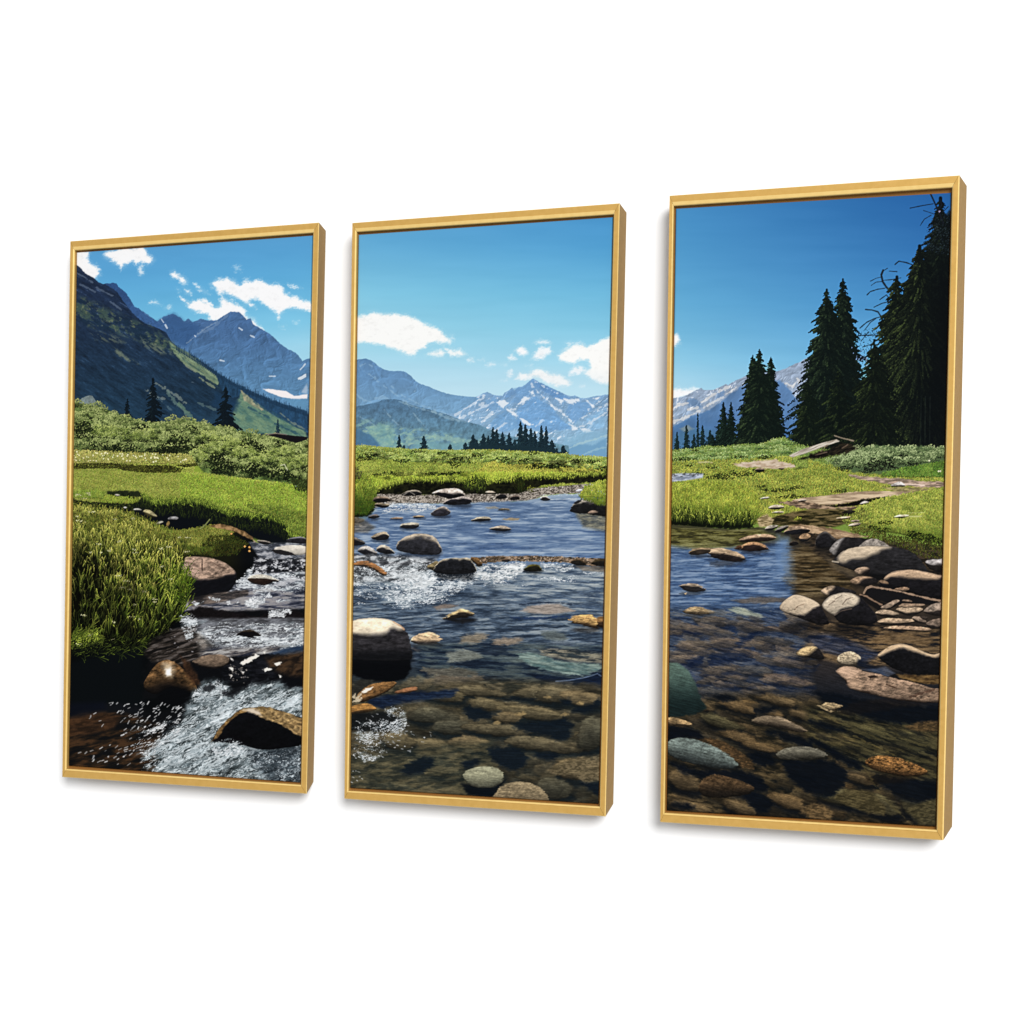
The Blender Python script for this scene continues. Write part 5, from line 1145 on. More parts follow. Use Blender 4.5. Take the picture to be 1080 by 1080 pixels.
def paint_right():
    A = Art([(712.7, 220), (1003, 203.2), (986.6, 872), (703, 855)], 37)
    X, Y = A.X, A.Y
    g = A.rng
    st = np.array([200, 240, 280, 320, 350, 380, 410, 440.])
    cl = C([68, 138, 194], [74, 146, 198], [86, 158, 206], [100, 172, 214], [116, 184, 220], [142, 202, 230], [172, 216, 236], [186, 222, 238])
    cr = C([34, 92, 158], [44, 104, 168], [54, 118, 180], [66, 134, 192], [82, 150, 204], [96, 166, 214], [120, 186, 224], [140, 200, 230])
    t = ((X - 708) / 285).clip(0, 1)
    for ch in range(3):
        A.img[..., ch] = mix(np.interp(Y, st, cl[:, ch]), np.interp(Y, st, cr[:, ch]), t)
    A.img += ((fbm(X / 70, Y / 9, 5, 3) - .5) * 6)[..., None]
    A.cloud([(704, 352), (714, 352), (717, 356), (717, 361), (713, 366), (704, 366)], rough=1.6, rs=4)
    A.cloud([(704, 412), (714, 409), (724, 410), (731, 408), (738, 411), (732, 416), (720, 420), (704, 422)], rough=1.8, rs=4, alpha=.95)

    A.relief([(700, 423), (710, 420), (720, 418.5), (728, 415), (735, 411), (740, 409.5), (743, 411.5), (752, 411), (758, 409), (765, 405), (768, 406), (775, 402), (785, 397), (795, 393), (805, 393), (820, 391.5), (830, 388), (838, 384), (845, 381), (850, 378), (862, 372), (880, 366), (880, 480), (700, 480)], (146, 162, 184), (150, 172, 198), 400, 460, sc=(14, 10), amp=.42, light=(-.6, -.5), snow=.36, snow_y=(395, 408), skew=.6)
    # blue shaded walls
    for q, a in (([(700, 456), (716, 446), (728, 440), (740, 436), (750, 431), (760, 424), (768, 417), (780, 409), (790, 402), (806, 404), (806, 480), (700, 480)], .92), ([(815, 402), (822, 401), (830, 408), (838, 418), (850, 428), (850, 480), (812, 480), (812, 420)], .92), ([(724, 422), (732, 419), (738, 424), (742, 430), (734, 430), (726, 428)], .55), ([(756, 415), (764, 411), (764, 420), (756, 424)], .5)):
        A.poly(q, lambda x, y: mix(C(88, 126, 172), C(64, 104, 150), ss(415, 470, y)[..., None]) * (1 + .3 * (ridged(x / 14, y / 18 + x / 22, 33, 4) - .6))[..., None], soft=2, rough=1.8, rs=4, alpha=a)
    for p, w_ in (([(704, 434), (716, 427), (726, 425)], 2.5), ([(706, 446), (722, 441), (738, 433)], 3), ([(740, 424), (750, 418), (760, 412), (770, 408)], 2.6), ([(726, 432), (736, 430)], 3), ([(742, 430), (760, 420), (776, 409)], 2), ([(829, 404), (836, 408), (842, 400)], 3)):
        A.line(p, w_ * .8, (236, 232, 226), .6, rough=2)
    A.poly([(706, 462), (722, 454), (740, 452), (760, 456), (770, 470), (706, 478)], (74, 118, 150), soft=5, alpha=.6, rough=2)
    A.poly([(716, 452), (726, 448), (732, 452), (724, 456)], (150, 160, 150), soft=2, rough=1.5, alpha=.6)
    # spruces
    dk, lt = (12, 23, 20), (48, 66, 38)
    dk2, lt2 = (18, 36, 40), (50, 74, 58)
    for x0, tp, bs, hw in ((714, 456, 476, 5.5), (724, 449, 476, 6.5), (741, 449, 476, 7), (732, 458, 476, 6), (736, 436, 474, 3.4), (749, 454, 474, 9), (758, 448, 474, 9)):
        A.conifer(x0, tp, bs, hw, dk2, lt2, n=int((bs - tp) * 14), power=.8, gaps=.12)
    for x0, tp, bs, hw in ((763, 425, 473, 13), (771, 425, 473, 12), (782, 440, 472, 12), (752, 460, 474, 10)):
        A.conifer(x0, tp, bs, hw, dk, lt2, n=int((bs - tp) * 14), power=.8, gaps=.12)
    for x0, tp, bs, hw in ((794, 376, 474, 22), (813, 378, 470, 19), (801, 370, 474, 27)):
        A.poly([(x0, tp + 16), (x0 + hw * .45, bs - 40), (x0 + hw * .7, bs - 4), (x0 - hw * .7, bs - 4), (x0 - hw * .45, bs - 40)], (9, 16, 15), soft=3, rough=4, rs=4)
        A.spruce(x0, tp, bs, hw, (11, 21, 18), (100, 122, 72), n=int((bs - tp) * 5), power=.74, rag=.28, sun=.6)
    for x0, tp, bs, hw, a in ((889, 296.5, 470, 40, .78), (872, 307.5, 473, 48, .82)):
        A.poly([(x0, tp + 30), (x0 + hw * .5, bs - 60), (x0 + hw * .74, bs - 4), (x0 - hw * .74, bs - 4), (x0 - hw * .5, bs - 60)], (9, 15, 16), soft=4, rough=6, rs=5)
        A.spruce(x0, tp, bs, hw, (10, 19, 18), (104, 128, 76), n=int((bs - tp) * 5), power=a, rag=.3, sun=.62)
    A.spruce(852, 400, 475, 24, (11, 20, 16), (84, 100, 50), n=260, power=.7, rag=.3, sun=.7)
    A.spruce(884, 392, 475, 30, (9, 17, 15), (84, 100, 50), n=300, power=.8, rag=.3, sun=.7)
    # dead snags against the sky
    bk = (22, 26, 32)
    for p, w_ in (([(931.5, 285), (929.5, 290), (931, 297), (935, 303), (941, 309), (946, 314)], 2.2), ([(931, 286), (936, 283)], .8), ([(918, 296.5), (924, 293.5), (930, 292)], .9), ([(919, 301), (924, 297.5), (930, 297)], .8), ([(932, 295.5), (940, 295), (950, 293)], .8), ([(914.5, 311), (918, 307.5), (926, 305), (933, 304)], 1.1), ([(944, 279), (948, 275.5), (956, 277), (964, 280)], 1.3), ([(938, 286), (946, 286.5)], .8), ([(913, 326.5), (920, 327), (926, 329), (930, 335), (932, 340)], 1.5), ([(907, 346), (914, 340), (922, 336), (930, 334)], 1.1), ([(922, 324), (930, 320), (938, 318)], 1), ([(928, 316), (935, 311), (940, 318)], 1), ([(905, 354), (920, 353.5), (930, 354)], 1.2), ([(912, 348), (918, 340), (924, 336)], .8), ([(918, 372), (919, 365), (923, 358)], 1.4), ([(908, 360), (916, 350)], .8), ([(910, 366), (922, 362)], .8)):
        A.line(p, w_, bk, .95, rough=.3)
    A.line([(914, 378), (914.5, 388)], 1.1, (170, 176, 190), .8)
    x, y = A.scatter([(904, 350), (926, 345), (924, 385), (908, 390)], 180)
    A.splat(x, y, C(16, 22, 30), g.uniform(.3, .55, 180))
    x, y = A.scatter([(898, 366), (914, 370), (914, 386), (900, 380)], 26)
    A.splat(x, y, C(120, 150, 190), g.uniform(.3, .6, 26))
    # the great spruces on the right
    A.poly([(944, 470), (948, 400), (954, 350), (962, 310), (974, 280), (982, 250), (990, 232), (1010, 222), (1010, 475)], (8, 13, 15), soft=6, rough=8, rs=6)
    A.spruce(992, 212, 472, 74, (9, 15, 16), (74, 92, 56), n=1300, power=.92, rag=.4, sun=.55, droop=.34)
    A.spruce(946, 294, 474, 60, (9, 16, 15), (124, 142, 70), n=900, power=.8, rag=.36, sun=.72, droop=.34)
    A.spruce(970, 262, 474, 74, (9, 15, 15), (118, 136, 68), n=1200, power=.85, rag=.36, sun=.66, droop=.36)
    A.spruce(922, 360, 475, 38, (10, 17, 15), (84, 100, 48), n=420, power=.75, rag=.36, sun=.75, droop=.34)
    A.poly([(985, 290), (1010, 280), (1010, 476), (966, 476), (966, 430), (980, 380)], (5, 9, 13), soft=26, alpha=.7)
    for xx in (981, 971.5, 976):
        A.line([(xx, 418), (xx - .6, 470)], .8, (34, 42, 38), .5, rough=.5)
    A.line([(981, 203.5), (985, 212), (989, 221), (995, 235)], 1.7, (20, 24, 32), 1)
    for p, w_ in (([(960, 219.5), (972, 217), (984, 215)], 1.), ([(970.5, 238), (975, 231), (982, 227)], .8), ([(992, 210.5), (993, 216), (990, 222)], 1.1), ([(974, 222), (986, 226)], .7), ([(1000, 218), (994, 224)], .9), ([(976, 250), (984, 244)], .8), ([(978, 240), (988, 236)], .7)):
        A.line(p, w_, (20, 26, 38), .9, rough=.3)
    x, y = A.scatter([(978, 240), (986, 226), (994, 226), (1006, 224), (1006, 270), (972, 264)], 700)
    A.splat(x, y, mix(C(10, 16, 22), C(44, 58, 62), (g.random((700, 1)) ** 2)), g.uniform(.3, .5, 700))
    A.splat(np.array([991.]), np.array([223.]), C(150, 140, 170), np.array([.8]))
    # hill meadow
    top = [(700, 475), (712, 475.5), (730, 474.5), (745, 471), (760, 472), (775, 470), (790, 469.5), (800, 470), (812, 466), (820, 463.5), (828, 462.5), (834, 467), (842, 470), (870, 474), (1000, 490)]
    A.poly(top + [(1000, 600), (700, 600)], (118, 142, 62), rough=1.2, rs=3)
    A.turf(top + [(1000, 505), (845, 492), (700, 500)], 9000, 1.8, (176, 192, 106), (88, 116, 54), clump=8, clump_y=3)
    L, M, D = (170, 188, 122), (112, 140, 76), (44, 64, 38)
    tx = np.array([p[0] for p in top]); ty = np.array([p[1] for p in top])
    for off in (0, 5, 10):
        for xc in np.arange(706, 852, 9):
            xx = xc + g.uniform(-4, 4); kk = g.uniform(.6, 1.1)
            A.bush(xx, np.interp(xx, tx, ty) + off + 3.5 + g.uniform(-1, 1), 8 * kk, 3.6 * kk, L, M, (88, 112, 58) if g.random() < .6 else D, r=.6)
    A.turf([(700, 487), (740, 486), (780, 485), (830, 482), (850, 484), (870, 490), (1000, 505), (1000, 540), (700, 560)], 26000, lambda x, y: 1.5 + (y - 486) * .035, (194, 194, 88), (110, 124, 48), clump=10, clump_y=3.5)
    for x_, y_, rx, ry in ((724, 484, 10, 2), (712, 485, 5, 1.5), (806, 482, 10, 2), (780, 482, 8, 1.5), (727, 491, 4, 1.5), (750, 493, 6, 1.5), (772, 499, 5, 2.5), (786, 500, 10, 2.5), (800, 497, 7, 1.8), (820, 517, 18, 2), (842, 514, 8, 1.5), (835, 524, 14, 2), (802, 513, 5, 1.5), (734, 475, 5, 1.5), (825, 493, 4, 1.2), (795, 537, 6, 3), (780, 531, 4, 3), (760, 503, 14, 3), (885, 518, 10, 1.6), (735, 500, 9, 1.4), (712, 501, 4, 1.5)):
        n = int(rx * ry * 4); a = g.uniform(0, 6.28, n); q = np.sqrt(g.random(n)) * (1 + .25 * np.sin(3 * a + x_))
        c = np.clip(g.normal(.3, .32, n), 0, 1)[:, None]
        A.splat(x_ + np.cos(a) * q * rx, y_ + np.sin(a) * q * ry, mix(C(30, 36, 18), C(96, 110, 46), c), g.uniform(.35, .75, n))
    # sandy ground
    A.poly([(772, 489), (790, 487), (806, 485.5), (818, 484.5), (822, 487), (836, 489), (838, 492), (826, 494.5), (812, 494), (796, 493), (782, 493)], [(168, 146, 122), (206, 190, 170)], soft=1.6, rough=2, rs=4, ts=(5, 1.2))
    A.poly([(735, 487), (748, 486), (752, 488), (738, 489)], (190, 180, 140), soft=1, rough=1.4, rs=3, alpha=.7)
    A.rock([(796, 495), (801, 493), (807, 494), (805, 498), (798, 498)], (150, 130, 112), lit=.3)
    A.rock([(820, 494), (824, 493), (828, 494), (825, 496)], (130, 110, 96), lit=.4)
    A.turf([(836, 484), (850, 482), (852, 494), (840, 496)], 500, 2.5, (170, 180, 92), (92, 120, 46))
    # strip of the far stream
    A.ripples([(700, 500.5), (720, 499), (742, 499.5), (741, 504), (722, 507), (700, 509)], [(120, 130, 146), (190, 196, 208)], sc=(6, 1.3), soft=1.6, seed=3)
    A.flecks([(704, 500), (738, 499), (736, 503), (706, 504)], 14, (1, 3), 0, (70, 66, 60), .7)
    # willow thicket under the great spruce
    A.poly([(876, 489), (884, 483), (894, 479), (906, 473), (920, 470), (940, 470), (960, 470), (980, 471), (1000, 472), (1000, 492), (960, 497), (930, 500), (900, 498)], (84, 104, 66), soft=2, rough=2.5, rs=4)
    L2, M2, D2 = (160, 174, 124), (102, 120, 76), (30, 40, 26)
    for rowy, xs in ((476, (905, 918, 932, 947, 962, 977, 992)), (481, (892, 904, 916, 930, 946, 962, 978, 992)), (486, (884, 896, 908, 922, 950, 966, 982)), (490, (890, 902, 914))):
        for xx in xs:
            A.bush(xx + g.uniform(-3, 3), rowy + g.uniform(-1, 1), 11, 6, L2, M2, D2, r=.65)
    for x_, y_, rx, ry in ((930, 493, 17, 4.5), (924, 488, 10, 4), (890, 494, 8, 3), (914, 497, 8, 2), (940, 487, 6, 4), (962, 490, 8, 3), (952, 481, 5, 2)):
        n = int(rx * ry * 3); a = g.uniform(0, 6.28, n); q = np.sqrt(g.random(n)) * (1 + .25 * np.sin(3 * a + x_))
        c = np.clip(g.normal(.22, .3, n), 0, 1)[:, None]
        A.splat(x_ + np.cos(a) * q * rx, y_ + np.sin(a) * q * ry, mix(C(16, 20, 16), C(92, 108, 70), c), g.uniform(.4, .8, n))
    A.turf([(930, 500), (960, 494), (1000, 487), (1000, 504), (960, 504), (930, 503)], 1800, 2.4, (142, 172, 74), (64, 100, 36), clump=7)
    A.splat(np.array([980., 990, 992]), np.array([486., 497, 497]), C(216, 206, 170), np.array([.9, .9, .7]))
    # path and pale rock
    A.poly([(896, 501), (915, 502.5), (935, 503.5), (955, 505), (975, 507.5), (1000, 509), (1000, 514), (970, 514), (945, 512), (920, 508), (900, 504)], [(120, 104, 88), (194, 168, 148)], soft=1.5, rough=1.8, rs=4, ts=(6, 1.3))
    A.line([(952, 510.5), (965, 511), (975, 512)], 1.4, (226, 204, 188), .9, rough=.5)
    A.rock([(938, 513), (942, 510), (948, 508), (952, 509), (956, 513), (948, 514)], (214, 206, 200), dark=(44, 42, 40), lit=.55)
    A.poly([(930, 514), (960, 514), (1000, 516), (1000, 520), (950, 520)], [(120, 110, 74), (170, 156, 104)], soft=2, rough=1.6, rs=3, ts=(4, 1.2))
    # fallen log by the trees
    A.poly([(842, 484), (856, 479.5), (872, 474), (886, 467.5), (898, 469), (906, 473), (892, 478.5), (874, 482), (858, 484)], [(14, 13, 12), (44, 38, 28)], soft=2.2, rough=2.8, rs=3, ts=(4, 1.2), ang=-20)
    A.poly([(832, 480.5), (850, 472.5), (866, 467.5), (882, 463), (886, 465.5), (868, 471.5), (850, 478), (836, 482.5)], [(150, 138, 122), (214, 206, 192)], soft=.7, rough=.5, ts=(10, 1.2), ang=-22)
    A.line([(880, 459.5), (888, 462), (900, 465)], 1.2, (150, 136, 116), .9, rough=.5)
    for q in ([(866, 476), (872, 470)], [(888, 473), (894, 469)], [(860, 480), (872, 477)]):
        A.line(q, .9, (110, 92, 76), .8, rough=.6)
    # flat sandy ledge
    A.poly([(836, 527), (850, 524.5), (870, 523), (886, 520.5), (905, 518.5), (930, 518), (962, 518.5), (966, 521), (948, 524), (925, 525), (910, 527), (895, 530.5), (875, 533), (855, 532), (838, 530)], [(150, 128, 104), (206, 184, 154)], soft=.9, rough=.8, rs=4, ts=(14, 1.4))
    A.poly([(858, 532.5), (878, 533), (896, 530), (910, 526.5), (930, 524.5), (958, 523.5), (950, 527), (935, 529), (916, 531), (903, 533.5), (880, 535.5), (862, 535)], (18, 16, 14), soft=1.2, rough=1.4, rs=3)
    A.poly([(820, 530), (840, 527.5), (860, 531), (880, 535), (905, 534), (900, 538), (870, 538), (845, 536)], [(88, 72, 58), (168, 142, 116)], soft=1.2, rough=1.4, rs=3, ts=(4, 1.4))
    for q, c in (([(809, 536), (816, 532), (826, 533), (828, 536), (816, 538)], (168, 156, 138)), ([(812, 541), (820, 538.5), (828, 540), (822, 542)], (200, 186, 156)), ([(840, 528), (848, 526), (852, 528), (844, 530)], (150, 138, 126)), ([(800, 526), (808, 523.5), (814, 525), (806, 527)], (186, 178, 166)), ([(780, 533), (786, 530), (790, 533), (786, 536)], (180, 176, 160)), ([(905, 532), (912, 528), (918, 530), (912, 533)], (160, 150, 140)), ([(800, 547), (808, 545), (812, 548), (804, 550)], (176, 158, 134))):
        A.rock(q, c, lit=.6, dark=(36, 34, 26))
    # side channel
    A.ripples([(806, 549), (820, 544), (836, 540), (856, 537), (885, 537), (905, 541), (900, 550), (880, 556), (850, 556), (815, 554)], [(38, 36, 18), (74, 66, 36), (116, 100, 66)], sc=(10, 1.8), soft=2, seed=5)
    A.bush(842, 548, 5, 3, (176, 176, 70), (110, 116, 40), (50, 52, 22), r=.5, n=70)
    A.poly([(798, 547), (808, 542), (816, 548), (812, 556), (800, 556)], [(120, 104, 70), (188, 166, 128)], soft=2, rough=1.6, rs=3, ts=(4, 1.3))
    # left grass point
    pt = [(700, 512), (740, 508), (780, 512), (796, 520), (800, 534), (800, 548), (792, 556), (770, 557), (740, 556), (700, 553)]
    A.turf(pt, 7000, lambda x, y: 2.5 + (y - 508) * .13, (196, 200, 84), (98, 116, 38), lean=.25, shade=lambda x, y: ss(532, 550, y + np.interp(x, [700, 770, 800], [2, 0, -8])) * .92, clump=5, clump_y=5)
    A.poly([(700, 541), (720, 543), (745, 543), (770, 545), (788, 549), (794, 556), (778, 559), (745, 557.5), (700, 553)], (13, 19, 10), soft=3, rough=4, rs=3, alpha=.95)
    xs = g.uniform(700, 794, 620); ys = np.interp(xs, [700, 745, 775, 794], [550, 554, 556, 555]) - g.uniform(0, 6, 620)
    o = np.argsort(ys); xs, ys = xs[o], ys[o]; bb = (g.random(620) ** 1.5)[:, None]
    A.blades(xs, ys, g.uniform(5, 15, 620), g.normal(0, .25, 620), g.normal(0, .35, 620), mix(C(40, 56, 18), C(196, 204, 86), bb), mix(C(10, 15, 8), C(44, 60, 20), bb), 1)
    # right grass
    rg = [(896, 546), (905, 538), (916, 533), (930, 527), (950, 523), (972, 519), (1000, 514), (1000, 574), (985, 573), (966, 569), (950, 564), (936, 562), (918, 560), (905, 556)]
    A.poly(rg, (108, 128, 48), soft=2, rough=2)
    A.turf(rg, 9000, lambda x, y: 2.2 + (y - 520) * .06, (194, 196, 92), (98, 116, 42), lean=.3, shade=lambda x, y: ss(556, 571, y - np.interp(x, [900, 950, 990], [-8, -2, 0])) * .85, clump=6, clump_y=3)
    A.turf([(886, 546), (912, 536), (922, 562), (898, 562)], 700, 2.2, (176, 178, 84), (78, 90, 36), clump=5)
    for x_, y_, rx, ry in ((930, 559, 10, 3), (970, 567, 16, 5), (962, 563, 8, 3), (985, 570, 10, 4), (920, 556, 6, 2), (895, 541, 5, 2), (934, 551, 8, 2)):
        n = int(rx * ry * 3); a = g.uniform(0, 6.28, n); q = np.sqrt(g.random(n))
        c = np.clip(g.normal(.25, .3, n), 0, 1)[:, None]
        A.splat(x_ + np.cos(a) * q * rx, y_ + np.sin(a) * q * ry, mix(C(20, 28, 12), C(96, 112, 40), c), g.uniform(.4, .8, n))
    for q, c in (([(942, 545), (950, 542.5), (960, 543), (956, 546), (946, 546.5)], (200, 190, 160)), ([(880, 547), (888, 544.5), (900, 545), (890, 548)], (190, 170, 140)), ([(892, 555), (902, 551), (910, 551.5), (904, 555.5)], (176, 160, 140)), ([(885, 541), (894, 537.5), (904, 539), (898, 542)], (40, 38, 34)), ([(896, 549.5), (904, 547.5), (908, 550), (900, 551)], (150, 134, 116))):
        A.rock(q, c, lit=.7, dark=(34, 32, 26))
    A.line([(958, 541), (975, 540.5)], 1., (196, 200, 130), .6, rough=.6); A.line([(955, 545), (972, 544.5)], 1.2, (196, 196, 140), .6, rough=.6)
    A.turf([(898, 556), (920, 560), (940, 565), (970, 572), (1000, 577), (1000, 590), (975, 588), (940, 574), (920, 570), (900, 562)], 1200, 2, (120, 122, 52), (56, 58, 24), clump=6)

    # river
    riv = [(690, 552), (740, 556), (780, 559), (800, 556), (830, 562), (850, 574), (862, 582), (880, 595), (900, 606), (925, 612), (1000, 620), (1000, 890), (690, 890)]

    def water(x, y):
        ca = np.stack([np.interp(y, [550, 570, 585, 610, 650, 700, 750, 800, 870], C(*c)) for c in ((66, 78, 96, 88, 62, 44, 38, 36, 34), (64, 80, 122, 116, 84, 58, 40, 36, 32), (40, 66, 168, 166, 124, 84, 44, 32, 26))], -1)
        cb = np.stack([np.interp(y, [550, 570, 600, 640, 700, 750, 800, 870], C(*c)) for c in ((66, 64, 62, 54, 46, 16, 18, 22), (54, 54, 50, 46, 42, 22, 22, 24), (34, 36, 36, 38, 42, 32, 28, 24))], -1)
        return mix(ca, cb, ss(818, 852, x - (y - 600) * .05)[..., None])
    A.poly(riv, water, soft=1, rough=.8)
    A.ripples([(700, 556), (760, 559), (800, 558), (820, 566), (800, 576), (740, 580), (700, 578)], [(44, 42, 22), (92, 88, 44), (132, 128, 80)], sc=(14, 1.8), soft=4, seed=7, alpha=.9)
    A.ripples([(700, 574), (745, 582), (800, 574), (830, 570), (840, 600), (836, 640), (700, 660)], [(42, 62, 94), (82, 108, 142), (146, 164, 186)], sc=(18, 1.6), soft=5, seed=9, alpha=.85, lo=.24, hi=.8)
    A.ripples([(700, 640), (850, 640), (860, 700), (700, 720)], [(22, 34, 56), (54, 68, 90), (106, 106, 104)], sc=(18, 2.2), soft=8, seed=11, alpha=.85, lo=.26, hi=.84, ang=5)
    A.ripples([(830, 576), (860, 582), (882, 600), (905, 612), (880, 630), (840, 630), (828, 606)], [(28, 24, 16), (72, 58, 36), (118, 102, 74)], sc=(22, 1.7), soft=11, rough=6, seed=13, alpha=.95)
    A.poly([(822, 566), (832, 567), (835, 590), (836, 610), (824, 606), (818, 580)], (112, 146, 190), soft=9, rough=3, alpha=.55)
    A.ripples([(846, 655), (900, 656), (990, 662), (1000, 700), (900, 704), (850, 690)], [(22, 24, 30), (72, 58, 42), (120, 98, 70)], sc=(14, 2.2), soft=5, seed=15, alpha=.95, ang=4)
    A.ripples([(846, 668), (880, 668), (930, 690), (910, 700), (860, 684)], [(24, 34, 58), (56, 66, 90)], sc=(12, 2), soft=5, seed=17, alpha=.7, ang=12)

    A.poly([(828, 562), (850, 560), (880, 562), (910, 568), (940, 572), (968, 574), (1000, 578), (1000, 640), (960, 640), (920, 626), (900, 612), (880, 600), (866, 588), (850, 576)], [(26, 23, 20), (72, 60, 46)], soft=3, rough=2, rs=4, ts=(6, 1.6))
    A.turf([(912, 568), (940, 570), (970, 573), (1000, 577), (1000, 592), (975, 590), (955, 580)], 500, 2, (110, 112, 48), (44, 46, 20))

    def R(pts, col=(166, 148, 126), **k):
        k.setdefault('lit', .4); k.setdefault('refl', .5); k.setdefault('litsoft', 3.2)
        A.rock(pts, tuple(v * .95 for v in col), **k)
    # pale stones of the far shore
    A.poly([(818, 556), (845, 553), (870, 556), (900, 562), (915, 566), (890, 570), (868, 564), (840, 560)], [(120, 96, 72), (190, 162, 130)], soft=1.5, rough=1.4, rs=4, ts=(9, 1.6), ang=8)
    R([(806, 558), (810, 554.5), (817, 553.5), (822, 554.5), (816, 559), (809, 560)], (176, 166, 152), lit=.5)
    R([(816, 561), (820, 556.5), (828, 554), (833, 554.5), (827, 560), (821, 562)], (166, 156, 146), lit=.3)
    R([(825, 562), (832, 557), (842, 554.5), (852, 556.5), (856, 560), (848, 563), (834, 564)], (160, 136, 112), lit=.35)
    R([(842, 567), (846, 563), (852, 562.5), (856, 566), (852, 571), (844, 571)], (160, 130, 100), lit=.7)
    R([(831, 574), (836, 570), (841, 570.5), (843, 574), (836, 576)], (80, 70, 60), dark=(22, 21, 22), lit=.15)
    R([(778, 570), (784, 566.5), (794, 564), (808, 563), (817, 565.5), (819, 568), (812, 571), (796, 571.5), (784, 572)], (178, 150, 122), dark=(36, 28, 24), lit=.45)
    R([(774, 579), (778, 575), (783, 575), (783, 579), (778, 580)], (90, 60, 40), dark=(50, 34, 24), lit=.5)
    R([(780, 580), (783, 574.5), (790, 571.5), (800, 572), (807, 575), (812, 579), (804, 581), (790, 581.5)], (168, 130, 96), dark=(32, 24, 22), lit=.4)
    R([(725, 584), (729, 579.5), (737, 577.8), (747, 577.8), (753, 579), (750, 583), (742, 585), (732, 585.5)], (150, 128, 98), dark=(40, 34, 28), lit=.28)
    R([(747, 584), (749, 580), (755, 578), (763, 578), (771, 580), (780, 584), (787, 588), (785, 591.5), (774, 593), (760, 590.5), (750, 588.5)], (188, 162, 132), dark=(30, 25, 24), lit=.45, ts=(3, 1.4), tex=.35)
    R([(716, 619), (719, 615.8), (726, 615), (735, 615.5), (741, 618.5), (746, 623), (738, 624.5), (728, 624.5), (722, 622)], (168, 150, 130), dark=(30, 29, 30), lit=.28)
    A.splat(np.array([724.]), np.array([626.]), C(220, 190, 150), np.array([.9]))
    R([(720, 645), (724, 641.5), (731, 639.8), (739, 640.5), (747, 643), (757, 645), (748, 647), (738, 648.8), (727, 648)], (170, 146, 110), dark=(70, 60, 46), lit=.6)
    A.poly([(745, 643), (770, 646), (764, 648), (748, 647)], (112, 108, 100), soft=2, alpha=.6)
    A.poly([(768, 642), (775, 640), (784, 641), (794, 645), (804, 649), (802, 651), (790, 650), (778, 648)], [(128, 136, 128), (164, 168, 150)], soft=1.6, rough=.8, rs=4, ts=(6, 1.4), ang=16)
    A.poly([(772, 633), (800, 629), (830, 631), (828, 635), (800, 637), (780, 636)], (96, 86, 76), soft=2.5, rough=1.5, rs=4, tex=.3, alpha=.8)
    # stones seen through the water
    for x_, y_, rx, ry, c in ((750, 656, 20, 4, 0), (792, 660, 22, 5, 1), (732, 668, 18, 4, 2), (826, 664, 18, 4, 3), (765, 674, 20, 5, 1), (812, 676, 24, 5, 0), (728, 684, 18, 4, 1), (780, 688, 22, 5, 3), (748, 702, 20, 7, 0), (836, 700, 22, 7, 1), (796, 708, 22, 6, 2), (764, 714, 26, 6, 1), (756, 730, 24, 6, 2), (830, 718, 26, 7, 3), (800, 726, 20, 5, 0)):
        A.bedrock(x_, y_, rx, ry, ((92, 80, 64), (104, 86, 66), (84, 78, 68), (112, 90, 68))[c], ang=7, alpha=.8, dark=(14, 24, 44))
    cols = ((92, 80, 66), (106, 90, 70), (84, 78, 70), (114, 96, 76), (78, 68, 58))
    A.bedstones([(706, 655), (760, 650), (850, 652), (862, 700), (840, 740), (740, 745), (706, 700)], 62, (2.2, 5.5), cols, asp=3., ang=8, alpha=.72, dark=(14, 24, 46))
    A.poly([(800, 689), (820, 687), (845, 688), (842, 692), (815, 692)], (130, 116, 98), soft=2, rough=1, alpha=.8, tex=.2)
    for q in ([(722, 696), (736, 694), (746, 690), (740, 700), (728, 706)], [(745, 690), (770, 688), (790, 692), (770, 700), (750, 704)], [(780, 672), (800, 666), (792, 676), (778, 682)]):
        A.poly(q, (14, 28, 56), soft=3, rough=1.8, alpha=.85)
    A.ripples([(706, 650), (850, 650), (860, 740), (706, 740)], [(20, 34, 60), (110, 104, 98)], sc=(10, 1.6), soft=6, seed=19, alpha=.28, ang=8)
    bed = [(700, 740), (800, 730), (880, 738), (1000, 748), (1000, 890), (690, 890)]
    A.ripples(bed, [(24, 24, 20), (52, 44, 30), (84, 70, 48)], sc=(10, 2.6), soft=10, seed=21, alpha=.9, lo=.25, hi=.76, ang=12)
    cols = ((72, 60, 40), (86, 70, 46), (60, 54, 40), (96, 76, 48), (64, 56, 44))
    A.bedstones([(702, 745), (850, 738), (985, 770), (985, 868), (702, 850)], 120, (3, 8.5), cols, asp=2.7, ang=16, alpha=.62, dark=(8, 14, 20), soft=1.8)
    for x_, y_, rx, ry, c in ((735, 744, 20, 6, 0), (778, 746, 22, 6, 1), (820, 740, 22, 6, 0), (760, 762, 26, 7, 2), (812, 752, 14, 5, 1), (890, 752, 24, 6, 2), (850, 756, 20, 6, 0), (780, 778, 20, 7, 1), (920, 772, 34, 8, 2), (872, 780, 22, 6, 0), (968, 782, 24, 9, 2), (800, 788, 18, 6, 1), (722, 824, 20, 12, 0), (772, 826, 26, 9, 1), (845, 815, 14, 6, 2), (830, 846, 20, 9, 1), (888, 842, 24, 11, 2), (780, 852, 18, 8, 0), (930, 850, 20, 11, 2), (968, 850, 20, 14, 2), (726, 852, 24, 8, 0), (862, 860, 18, 7, 1), (905, 822, 18, 6, 0), (960, 836, 20, 8, 2)):
        A.bedrock(x_, y_, rx, ry, ((94, 78, 54), (108, 87, 58), (84, 77, 53))[c], ang=15, alpha=.86, dark=(8, 14, 22))
